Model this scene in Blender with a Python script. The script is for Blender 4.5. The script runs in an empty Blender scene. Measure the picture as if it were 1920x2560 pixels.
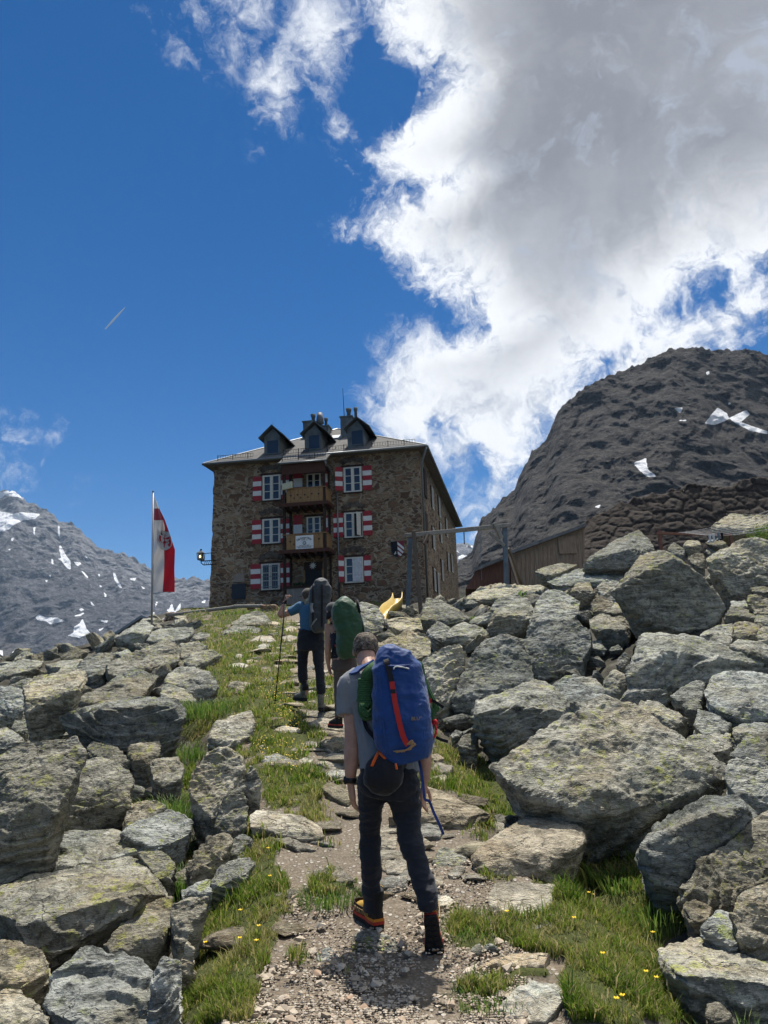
import bpy, bmesh, math, random
import numpy as np
from mathutils import Vector, Matrix

C = bpy.context.scene.collection
random.seed(7)
PI = math.pi

# ------------------------------------------------------------------ camera
CAMZ, PITCH, ROLL, FPX = 1.55, math.radians(12.05), 0.035, 1920.0
F_ = np.array([0, math.cos(PITCH), math.sin(PITCH)])
R0 = np.array([1.0, 0, 0]); U0 = np.array([0, -math.sin(PITCH), math.cos(PITCH)])
R_ = R0*math.cos(ROLL) - U0*math.sin(ROLL)
U_ = U0*math.cos(ROLL) + R0*math.sin(ROLL)
EYE = np.array([0, 0, CAMZ])
cd = bpy.data.cameras.new('camera'); cam = bpy.data.objects.new('camera', cd); C.objects.link(cam)
M = Matrix.Identity(4)
for i in range(3):
    M[i][0], M[i][1], M[i][2], M[i][3] = R_[i], U_[i], -F_[i], EYE[i]
cam.matrix_world = M
cd.sensor_fit = 'HORIZONTAL'; cd.sensor_width = 36; cd.lens = 36
cd.clip_start = 0.1; cd.clip_end = 30000
bpy.context.scene.camera = cam

def ray(px, py):
    d = F_ + (px-960)/FPX*R_ + (1280-py)/FPX*U_
    return d
def P(px, py, y):                       # point of a photo pixel at forward distance y
    d = ray(px, py); return EYE + d*(y/d[1])
def proj(p):                            # world points (n,3) -> photo pixels
    q = np.asarray(p, float) - EYE
    z = q@F_
    return 960+FPX*(q@R_)/z, 1280-FPX*(q@U_)/z

# ------------------------------------------------------------------ light
SUN_EL, SUN_AZ = math.radians(65.5), math.radians(7)
sd = Vector((math.sin(SUN_AZ)*math.cos(SUN_EL), math.cos(SUN_AZ)*math.cos(SUN_EL), math.sin(SUN_EL)))
sl = bpy.data.lights.new('sun', 'SUN'); sl.energy = 5.0; sl.angle = math.radians(0.53); sl.color = (1, 0.95, 0.87)
so = bpy.data.objects.new('sun', sl); C.objects.link(so)
so.rotation_euler = sd.to_track_quat('Z', 'Y').to_euler(); so.location = sd*60
vs = bpy.context.scene.view_settings
vs.view_transform = 'Standard'; vs.look = 'None'; vs.exposure = 0.50; vs.gamma = 1
bpy.context.scene.cycles.volume_bounces = 0
bpy.context.scene.cycles.max_bounces = 6
bpy.context.scene.cycles.diffuse_bounces = 3
bpy.context.scene.cycles.transparent_max_bounces = 8

# ------------------------------------------------------------------ sky with clouds
def azel(px, py):
    d = ray(px, py); d = d/np.linalg.norm(d)
    return math.degrees(math.atan2(d[0], d[1])), math.degrees(math.asin(d[2]))
def D(x, y): return x*1.15732, y*1.15732
W = bpy.data.worlds.new("World"); bpy.context.scene.world = W; W.use_nodes = True
nt = W.node_tree; nt.nodes.clear()
class NT:
    def __init__(s, tree): s.t = tree
    def n(s, typ, **kw):
        nd = s.t.nodes.new(typ)
        for k, v in kw.items(): setattr(nd, k, v)
        return nd
    def link(s, a, b): s.t.links.new(a, b)
    def put(s, sock, v):
        if isinstance(v, bpy.types.NodeSocket): s.link(v, sock)
        elif v is not None: sock.default_value = v
    def m(s, op, a, b=None, c=None, clamp=False):
        nd = s.n('ShaderNodeMath', operation=op, use_clamp=clamp)
        for i, v in enumerate((a, b, c)): s.put(nd.inputs[i], v)
        return nd.outputs[0]
    def vm(s, op, a, b=None, sc=None):
        nd = s.n('ShaderNodeVectorMath', operation=op)
        s.put(nd.inputs[0], a); s.put(nd.inputs[1], b)
        if sc is not None: s.put(nd.inputs[3], sc)
        return nd.outputs[0]
    def noise(s, vec, scale, detail=4, rough=0.5, dist=0.0, out='Fac', lac=2.0):
        nd = s.n('ShaderNodeTexNoise'); s.put(nd.inputs['Vector'], vec)
        for k, v in (('Scale', scale), ('Detail', detail), ('Roughness', rough), ('Distortion', dist), ('Lacunarity', lac)): s.put(nd.inputs[k], v)
        return nd.outputs[out]
    def voro(s, vec, scale, feature='F1', out='Distance', rnd=1.0):
        nd = s.n('ShaderNodeTexVoronoi', feature=feature); s.put(nd.inputs['Vector'], vec); s.put(nd.inputs['Scale'], scale)
        s.put(nd.inputs['Randomness'], rnd)
        return nd.outputs[out]
    def ramp(s, fac, stops, interp='LINEAR'):
        nd = s.n('ShaderNodeValToRGB'); s.put(nd.inputs[0], fac); cr = nd.color_ramp; cr.interpolation = interp
        while len(cr.elements) < len(stops): cr.elements.new(0.5)
        for e, (p, c) in zip(cr.elements, stops):
            e.position = p; e.color = (c, c, c, 1) if isinstance(c, (int, float)) else (*c, 1)
        return nd.outputs[0]
    def smooth(s, x, a, b):
        nd = s.n('ShaderNodeMapRange', interpolation_type='SMOOTHSTEP'); s.put(nd.inputs[0], x)
        s.put(nd.inputs[1], a); s.put(nd.inputs[2], b)
        return nd.outputs[0]
    def mix(s, fac, a, b, blend='MIX'):
        nd = s.n('ShaderNodeMix', data_type='RGBA', blend_type=blend)
        s.put(nd.inputs[0], fac)
        for i, v in ((6, a), (7, b)):
            if isinstance(v, (tuple, list)): v = (*v, 1) if len(v) == 3 else v
            s.put(nd.inputs[i], v)
        return nd.outputs[2]
    def rgb(s, c):
        nd = s.n('ShaderNodeRGB'); nd.outputs[0].default_value = (*c, 1); return nd.outputs[0]
    def bump(s, h, strength=0.5, dist=0.02, normal=None):
        nd = s.n('ShaderNodeBump'); s.put(nd.inputs['Height'], h); s.put(nd.inputs['Strength'], strength); s.put(nd.inputs['Distance'], dist)
        if normal is not None: s.link(normal, nd.inputs['Normal'])
        return nd.outputs[0]
w = NT(nt)
tc = w.n('ShaderNodeTexCoord'); vdir = w.vm('NORMALIZE', tc.outputs['Generated'])
sep = w.n('ShaderNodeSeparateXYZ'); w.link(vdir, sep.inputs[0])
az = w.m('MULTIPLY', w.m('ARCTAN2', sep.outputs[0], sep.outputs[1]), 180/PI)
el = w.m('MULTIPLY', w.m('ARCSINE', sep.outputs[2]), 180/PI)
def fcurve(x, pts, lo, hi, vlo, vhi):       # piecewise curve through pts (x, value)
    nd = w.n('ShaderNodeFloatCurve')
    cv = nd.mapping.curves[0]
    pts = sorted(((p[0]-lo)/(hi-lo), (p[1]-vlo)/(vhi-vlo)) for p in pts)
    while len(cv.points) < len(pts): cv.points.new(0.5, 0.5)
    for q, p in zip(cv.points, pts): q.location = p; q.handle_type = 'VECTOR'
    nd.mapping.use_clip = False; nd.mapping.update()
    w.put(nd.inputs['Value'], w.m('DIVIDE', w.m('SUBTRACT', x, lo), hi-lo))
    return w.m('ADD', w.m('MULTIPLY', nd.outputs[0], vhi-vlo), vlo)
edge = [(790, -60), (770, 0), (800, 90), (885, 180), (850, 265), (775, 335), (880, 400), (790, 490), (870, 580), (950, 660), (1000, 705), (935, 755), (775, 800), (800, 860), (850, 905), (950, 1000), (1000, 1060), (1020, 1120)]
ea = [azel(*D(*p)) for p in edge]
ea = [(e, a) for a, e in ea] + [(60, -7), (90, -20)]
eL = fcurve(el, ea, 0, 90, -60, 60)
low = [(985, 1115), (1030, 1080), (1110, 1030), (1160, 960), (1200, 890), (1280, 810), (1320, 735), (1420, 655), (1560, 590), (1659, 560), (1800, 500)]
lb = [azel(*D(*p)) for p in low]
lb = [(-40, lb[0][1]-4)] + lb + [(70, 34)]
eB = fcurve(az, lb, -40, 70, 0, 60)
low2 = [(1180, 905), (1260, 845), (1300, 800), (1360, 720), (1430, 665), (1500, 640), (1580, 600), (1659, 565)]
warp = w.vm('SCALE', w.vm('SUBTRACT', w.noise(vdir, 4.5, 6, 0.6, out='Color'), (0.5, 0.5, 0.5)), sc=0.22)
vw = w.vm('ADD', vdir, warp)
n1 = w.m('SUBTRACT', w.noise(vw, 5.5, 12, 0.60, 0.35), 0.5)
n2 = w.m('SUBTRACT', w.noise(vw, 19.0, 10, 0.66, 0.5), 0.5)
n3 = w.m('SUBTRACT', w.noise(vw, 70.0, 6, 0.6), 0.5)
sL = w.m('ADD', w.m('SUBTRACT', az, eL), 0.1); sB = w.m('ADD', w.m('SUBTRACT', el, eB), 2.2)
s0 = w.m('SMOOTH_MIN', sL, sB, 1.0)
def blob(px, py, r, sx=1.0, k=1.0):
    a, e = azel(*D(px, py))
    dx = w.m('MULTIPLY', w.m('SUBTRACT', az, a), sx/max(0.3, math.cos(math.radians(e)))*math.cos(math.radians(e)))
    dy = w.m('SUBTRACT', el, e)
    rr = w.m('SQRT', w.m('ADD', w.m('MULTIPLY', dx, dx), w.m('MULTIPLY', dy, dy)))
    return w.m('MULTIPLY', w.m('SUBTRACT', r, rr), k)
# second, lower band of cloud on the right, above the dark mountain
b2 = [azel(*D(*p)) for p in [(1150, 960), (1250, 870), (1300, 795), (1380, 725), (1460, 680), (1560, 640), (1659, 590), (1760, 560)]]
t2 = fcurve(az, [(-40, -5)] + b2 + [(70, 36)], -40, 70, -10, 60)
b3 = [azel(*D(*p)) for p in [(1150, 990), (1280, 930), (1400, 850), (1500, 800), (1580, 770), (1659, 715), (1760, 680)]]
t3 = fcurve(az, [(-40, 0)] + b3 + [(70, 24)], -40, 70, -10, 60)
sband = w.m('SMOOTH_MIN', w.m('SUBTRACT', t2, el), w.m('SUBTRACT', el, t3), 1.0)
sband = w.m('MULTIPLY', w.m('ADD', sband, 1.0), 1.4)
S = w.m('MAXIMUM', s0, sband)
S = w.m('MINIMUM', S, 14.0)
nz = w.m('ADD', w.m('MULTIPLY', n1, 1.15), w.m('ADD', w.m('MULTIPLY', n2, 0.85), w.m('MULTIPLY', n3, .30)))
dens = w.m('ADD', w.m('MULTIPLY', S, 0.070), nz)
al = w.smooth(dens, -0.06, 0.30)
wis = None
for bp in [(540, 0, 3.0, .8, .9), (690, 50, 4.2, 0.9, 0.9), (600, 190, 3.0, 1.3, 1.0), (735, 278, 0.9, .8, 1.0), (790, 285, 1.0, .6, 1.0), (15, 945, 1.9, 0.8, .9), (100, 946, 1.2, 0.8, .7), (45, 1015, 1.4, .6, .55), (575, 265, 1.2, 1, .6), (1060, 1050, 3.5, .6, .8), (1100, 1010, 2.5, .6, .8), (900, 830, 5.0, 1, 1.2), (880, 900, 4.0, 1, 1.2), (1000, 960, 4.0, 1, 1.2), (1180, 860, 4.0, .8, 1.2), (1090, 930, 3.0, .8, 1.1), (425, 50, 1.6, .8, .4), (370, 40, 1.5, .8, .4)]:
    v = blob(*bp); wis = v if wis is None else w.m('MAXIMUM', wis, v)
dw = w.m('ADD', w.m('MULTIPLY', wis, 0.13), w.m('MULTIPLY', nz, 1.15))
aw = w.m('MULTIPLY', w.smooth(dw, -0.02, 0.55), w.smooth(wis, -2.2, 0.6))
alpha = w.m('MAXIMUM', al, aw)
# thick cloud turns grey away from its bright rim
g1 = w.smooth(blob(1600, 170, 24, 0.72, 1.0), -4.0, 14.0)
g2 = w.smooth(blob(1360, 430, 13, 0.8, 1.0), -6.0, 11.0)
lowf = w.noise(vw, 3.2, 8, 0.55)
thick = w.smooth(w.m('ADD', S, w.m('MULTIPLY', n1, 15.0)), 3.0, 11.0)
grey = w.m('MULTIPLY', thick, w.m('MAXIMUM', g1, w.m('MULTIPLY', g2, 0.42)), clamp=True)
grey = w.m('ADD', grey, w.m('MULTIPLY', w.m('MULTIPLY', w.m('SUBTRACT', lowf, 0.52), thick), 1.3), clamp=True)
ccol = w.mix(grey, (7.6, 7.8, 8.1), (2.2, 2.33, 2.65))
bil = w.m('ADD', w.m('MULTIPLY', n2, 1.2), w.m('MULTIPLY', n1, .6))
ccol = w.mix(w.m('MULTIPLY', w.smooth(bil, 0.04, -0.26), 0.75), ccol, (3.5, 3.95, 4.8))
ccol = w.mix(w.m('MULTIPLY', w.smooth(al, 1.0, 0.2), 0.25), ccol, (4.6, 5.2, 6.2))
sky = w.n('ShaderNodeTexSky', sky_type='NISHITA'); sky.sun_disc = False
sky.sun_elevation = SUN_EL; sky.sun_rotation = SUN_AZ; sky.altitude = 2300; sky.air_density = 1.0; sky.dust_density = 0.25; sky.ozone_density = 4.0
hs = w.n('ShaderNodeHueSaturation'); hs.inputs['Saturation'].default_value = 1.36; hs.inputs['Hue'].default_value = 0.502; hs.inputs['Value'].default_value = 0.72; w.link(sky.outputs[0], hs.inputs['Color'])
fin = w.mix(alpha, hs.outputs[0], ccol)
bg = w.n('ShaderNodeBackground'); bg.inputs[1].default_value = 0.095; w.link(fin, bg.inputs[0])
wo = w.n('ShaderNodeOutputWorld'); w.link(bg.outputs[0], wo.inputs[0])

# ------------------------------------------------------------------ numeric noise
_rs = np.random.RandomState(3)
_perm = _rs.permutation(256); _perm = np.concatenate([_perm, _perm, _perm])
_gr = _rs.normal(size=(256, 3)); _gr /= np.linalg.norm(_gr, axis=1)[:, None]
def pn(p):
    p = np.asarray(p, float); i = np.floor(p).astype(int); f = p-i; i &= 255
    u = f*f*f*(f*(f*6-15)+10); r = 0
    for a in (0, 1):
        wx = u[:, 0] if a else 1-u[:, 0]; ha = _perm[i[:, 0]+a]
        for b in (0, 1):
            wy = u[:, 1] if b else 1-u[:, 1]; hb = _perm[ha+i[:, 1]+b]
            for c in (0, 1):
                wz = u[:, 2] if c else 1-u[:, 2]; g = _gr[_perm[hb+i[:, 2]+c]]
                r = r + wx*wy*wz*(g[:, 0]*(f[:, 0]-a)+g[:, 1]*(f[:, 1]-b)+g[:, 2]*(f[:, 2]-c))
    return r*1.5
def fbm(p, o=4, ro=0.5, la=2.03):
    a, r = 1.0, 0; p = np.asarray(p, float)
    for k in range(o):
        r = r + a*pn(p); p = p*la+17.3; a *= ro
    return r
def ridged(p, o=4, ro=0.5):
    a, r, s = 1.0, 0, 0; p = np.asarray(p, float)
    for k in range(o):
        r = r + a*(1-np.abs(pn(p))*1.6); s += a; p = p*2.07+9.1; a *= ro
    return r/s

# ------------------------------------------------------------------ object helpers
def tag(o, label=None, cat=None, group=None, kind=None):
    if label: o['label'] = label
    if cat: o['category'] = cat
    if group: o['group'] = group
    if kind: o['kind'] = kind
    return o
def thing(name, label, cat, loc=(0, 0, 0), rz=0, group=None):
    o = bpy.data.objects.new(name, None); C.objects.link(o); o.empty_display_size = 0.1
    o.location = loc; o.rotation_euler = (0, 0, rz)
    return tag(o, label, cat, group)
def mesh_np(name, v, f, smooth=False):
    """v (n,3); f (m,3) or (m,4) array or list of lists"""
    me = bpy.data.meshes.new(name)
    if isinstance(f, np.ndarray):
        k = f.shape[1]
        me.vertices.add(len(v)); me.vertices.foreach_set('co', np.ascontiguousarray(v, np.float32).ravel())
        me.loops.add(f.size); me.loops.foreach_set('vertex_index', f.astype(np.int32).ravel())
        me.polygons.add(len(f)); me.polygons.foreach_set('loop_start', np.arange(0, f.size, k, dtype=np.int32))
        me.polygons.foreach_set('loop_total', np.full(len(f), k, np.int32))
        me.update(calc_edges=True); me.validate()
    else:
        me.from_pydata([tuple(map(float, p)) for p in v], [], [list(q) for q in f]); me.update()
    if smooth: me.polygons.foreach_set('use_smooth', np.ones(len(me.polygons), bool))
    return me
def link(name, me, mat=None, parent=None, loc=None):
    o = bpy.data.objects.new(name, me); C.objects.link(o)
    if mat is not None:
        me.materials.clear()
        for m_ in (mat if isinstance(mat, (list, tuple)) else [mat]): me.materials.append(m_)
    if parent is not None: o.parent = parent
    if loc is not None: o.location = loc
    return o
def coords(me):
    a = np.empty(len(me.vertices)*3, np.float32); me.vertices.foreach_get('co', a); return a.reshape(-1, 3).astype(float)
def normals(me):
    a = np.empty(len(me.vertices)*3, np.float32); me.vertices.foreach_get('normal', a); return a.reshape(-1, 3).astype(float)
def setco(me, v):
    me.vertices.foreach_set('co', np.ascontiguousarray(v, np.float32).ravel()); me.update()
def remesh(me, vox, smooth_it=0, fac=0.5):
    o = bpy.data.objects.new('tmp', me); C.objects.link(o)
    r = o.modifiers.new('r', 'REMESH'); r.mode = 'VOXEL'; r.voxel_size = vox; r.adaptivity = 0
    if smooth_it:
        s = o.modifiers.new('s', 'SMOOTH'); s.iterations = smooth_it; s.factor = fac
    dg = bpy.context.evaluated_depsgraph_get()
    out = bpy.data.meshes.new_from_object(o.evaluated_get(dg))
    bpy.data.objects.remove(o); bpy.data.meshes.remove(me)
    return out
def attr(me, name, vals, typ='FLOAT'):
    a = me.attributes.new(name, typ, 'POINT')
    if typ == 'FLOAT': a.data.foreach_set('value', np.asarray(vals, np.float32))
    else: a.data.foreach_set('color', np.asarray(vals, np.float32).ravel())
def material(name, rough=0.8, spec=0.3):
    m_ = bpy.data.materials.new(name); m_.use_nodes = True
    t = NT(m_.node_tree); b = m_.node_tree.nodes['Principled BSDF']
    b.inputs['Roughness'].default_value = rough; b.inputs['Specular IOR Level'].default_value = spec
    return m_, t, b
def simple(name, col, rough=0.7, metal=0.0, var=0.12, scale=8.0, bump=0.0, bscale=60.0, spec=0.3):
    m_, t, b = material(name, rough, spec); b.inputs['Metallic'].default_value = metal
    co = t.n('ShaderNodeTexCoord').outputs['Object']
    n = t.noise(co, scale, 5, 0.6)
    c1 = tuple(max(0, c*(1-var*2)) for c in col); c2 = tuple(min(1, c*(1+var*1.6)) for c in col)
    t.link(t.ramp(n, [(0.3, c1), (0.7, c2)]), b.inputs['Base Color'])
    if bump:
        t.link(t.bump(t.noise(co, bscale, 4, 0.6), bump, 0.01), b.inputs['Normal'])
    return m_
# mesh builder for small parts
class MB:
    def __init__(s): s.v = []; s.f = []
    def add(s, v, f):
        k = len(s.v); s.v += [tuple(map(float, p)) for p in v]; s.f += [[i+k for i in q] for q in f]; return s
    def box(s, lo, hi):
        (x0, y0, z0), (x1, y1, z1) = lo, hi
        return s.add([(x0, y0, z0), (x1, y0, z0), (x1, y1, z0), (x0, y1, z0), (x0, y0, z1), (x1, y0, z1), (x1, y1, z1), (x0, y1, z1)],
                     [(0, 3, 2, 1), (4, 5, 6, 7), (0, 1, 5, 4), (1, 2, 6, 5), (2, 3, 7, 6), (3, 0, 4, 7)])
    def prism(s, poly, d):
        """poly: 3D points of one face, d: extrusion vector"""
        n = len(poly); d = np.array(d, float)
        v = [np.array(p, float) for p in poly]; v2 = [p+d for p in v]
        nrm = sum((np.cross(v[i]-v[0], v[(i+1) % n]-v[0]) for i in range(1, n-1)), np.zeros(3))
        fs = [list(range(n)), list(range(2*n-1, n-1, -1))] + [[i, i+n, (i+1) % n+n, (i+1) % n] for i in range(n)]
        if nrm@d > 0: fs = [q[::-1] for q in fs]
        return s.add(v+v2, fs)
    def bar(s, a, b, w_, h_=None, up=(0, 0, 1)):
        a, b = np.array(a, float), np.array(b, float); h_ = h_ or w_
        t = (b-a)/np.linalg.norm(b-a); u = np.array(up, float)
        if abs(t@u) > 0.95: u = np.array((0, 1.0, 0))
        x = np.cross(t, u); x /= np.linalg.norm(x); y = np.cross(x, t)
        q = [a+x*i*w_/2+y*j*h_/2 for i, j in ((-1, -1), (1, -1), (1, 1), (-1, 1))]
        return s.prism(q, b-a)
    def tube(s, pts, r, n=8, cap=True, up=(0, 0, 1), sq=None):
        pts = [np.array(p, float) for p in pts]; m_ = len(pts); k = len(s.v)
        rr = r if isinstance(r, (list, tuple, np.ndarray)) else [r]*m_
        vs_ = []; px = None
        for i, p in enumerate(pts):
            t = pts[min(i+1, m_-1)]-pts[max(i-1, 0)]; t = t/(np.linalg.norm(t)+1e-9)
            u = np.array(up, float) if px is None else px
            x = u-t*(u@t)
            if np.linalg.norm(x) < 1e-3: x = np.array((1.0, 0.13, 0))-t*t[0]
            x /= np.linalg.norm(x); px = x; y = np.cross(t, x)
            ra = rr[i]; rx, ry = ra if isinstance(ra, (tuple, list, np.ndarray)) else (ra, ra)
            for j in range(n):
                a = 2*PI*j/n; ca, sa = math.cos(a), math.sin(a)
                if sq: ca = math.copysign(abs(ca)**sq, ca); sa = math.copysign(abs(sa)**sq, sa)
                vs_.append(p+x*ca*rx+y*sa*ry)
        fs = [[i*n+j, i*n+(j+1) % n, (i+1)*n+(j+1) % n, (i+1)*n+j] for i in range(m_-1) for j in range(n)]
        if cap: fs += [list(range(n))[::-1], [(m_-1)*n+j for j in range(n)]]
        return s.add(vs_, fs)
    def ball(s, c, r, nu=10, nv=7, rot=None):
        c = np.array(c, float); rx, ry, rz = (r, r, r) if not isinstance(r, (tuple, list)) else r
        v = []; f = []
        for i in range(nv+1):
            th = PI*i/nv
            for j in range(nu):
                a = 2*PI*j/nu; q = np.array((rx*math.sin(th)*math.cos(a), ry*math.sin(th)*math.sin(a), rz*math.cos(th)))
                v.append(c+(rot@q if rot is not None else q))
        for i in range(nv):
            for j in range(nu): f.append([i*nu+j, (i+1)*nu+j, (i+1)*nu+(j+1) % nu, i*nu+(j+1) % nu])
        return s.add(v, f)
    def mesh(s, name, smooth=False):
        me = mesh_np(name, s.v, s.f, smooth); return me
    def build(s, name, mat, parent=None, smooth=False, loc=None, bevel=0):
        me = s.mesh(name, smooth)
        bm = bmesh.new(); bm.from_mesh(me); bmesh.ops.remove_doubles(bm, verts=bm.verts, dist=1e-6)
        bmesh.ops.recalc_face_normals(bm, faces=bm.faces)
        if bevel: bmesh.ops.bevel(bm, geom=bm.edges[:], offset=bevel, segments=1, affect='EDGES', clamp_overlap=True)
        bm.to_mesh(me); bm.free()
        return link(name, me, mat, parent, loc)
def spline(pts, n):
    """Catmull-Rom through pts (any dims), n samples per span"""
    p = np.array(pts, float); p = np.vstack([2*p[0]-p[1], p, 2*p[-1]-p[-2]]); out = []
    for i in range(1, len(p)-2):
        for k in range(n):
            t = k/n
            out.append(0.5*((2*p[i])+(-p[i-1]+p[i+1])*t+(2*p[i-1]-5*p[i]+4*p[i+1]-p[i+2])*t*t+(-p[i-1]+3*p[i]-3*p[i+1]+p[i+2])*t**3))
    out.append(p[-2]); return np.array(out)
def inpoly(x, y, poly):
    x = np.asarray(x); y = np.asarray(y); r = np.zeros(x.shape, bool); n = len(poly)
    for i in range(n):
        x1, y1 = poly[i]; x2, y2 = poly[(i+1) % n]
        if y1 == y2: continue
        c = ((y1 > y) != (y2 > y)) & (x < (x2-x1)*(y-y1)/(y2-y1)+x1)
        r ^= c
    return r
FR = {'C1': (480, 960, .42194), 'C2': (640, 1400, .46115), 'C3': (0, 1180, .33755), 'C4': (960, 1200, .57866), 'C5': (0, 1700, .57866), 'C6': (960, 1700, .57866),
      'CM': (380, 1480, .434), 'CL': (0, 1480, .33755), 'CR': (1480, 1250, .26522), 'CP': (640, 2150, .45811), 'D': (0, 0, 1.15732), 'E': (1000, 1060, .22607), 'CH': (480, 1230, .22905), 'CG': (780, 1230, .19289), 'CT': (640, 1420, .19889)}
def fx(fr, pts):
    ox, oy, s = FR[fr]; return [(ox+x*s, oy+y*s) for x, y in pts]
def f1(fr, x, y): return fx(fr, [(x, y)])[0]
# ------------------------------------------------------------------ terrain height
_py = np.array([-30, -5, 0, 3, 4.7, 6.5, 8.5, 10.8, 20, 30, 40, 46, 60, 90], float)
_pz = np.array([-.6, -.12, 0, .03, .16, .40, .70, 1.04, 2.40, 3.80, 5.25, 5.9, 6.6, 7.0], float)
_cy = np.array([-30, 3.8, 4.7, 6, 8, 10.8, 15, 20, 30, 40, 46, 90], float)
_cl = np.array([-1.0, -1.05, -1.1, -1.2, -1.65, -2.5, -3.7, -5.0, -7.4, -11, -12.5, -14], float)
_cr = np.array([1.2, 1.25, 1.3, .95, .75, .55, -.2, -.7, -1.4, -1.0, 2.5, 3], float)
def G(x, y):
    x = np.asarray(x, float); y = np.asarray(y, float)
    z = np.interp(y, _py, _pz)
    l = np.interp(y, _cy, _cl); r = np.interp(y, _cy, _cr)
    k = np.clip(1-(y-38)/10, 0.1, 1)*np.clip(1-(y-16)/24, .34, 1)
    z = z + .235*np.maximum(0, x-r-.25)*np.clip(y/9, .25, 1)*k - .10*np.maximum(0, l-x)*np.clip(y/9, .3, 1)
    z = z - np.clip(x-16, 0, None)*.12
    # valley side on the left behind the boulder crest
    z = z - .42*np.maximum(0, y-27-.5*np.maximum(0, x+16))*np.clip((l-1.5-x)/4, 0, 1)
    return z
def hit(px, py, dmax=48.0):
    d = ray(px, py); y = np.arange(2.0, dmax, .02)
    t = y/d[1]; g = G(d[0]*t, y) - (CAMZ+d[2]*t)
    i = np.argmax(g > 0)
    return y[i] if g[i] > 0 else None
GH = lambda px, py, dm=48.0: P(px, py, hit(px, py, dm) or 24.0)

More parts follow.
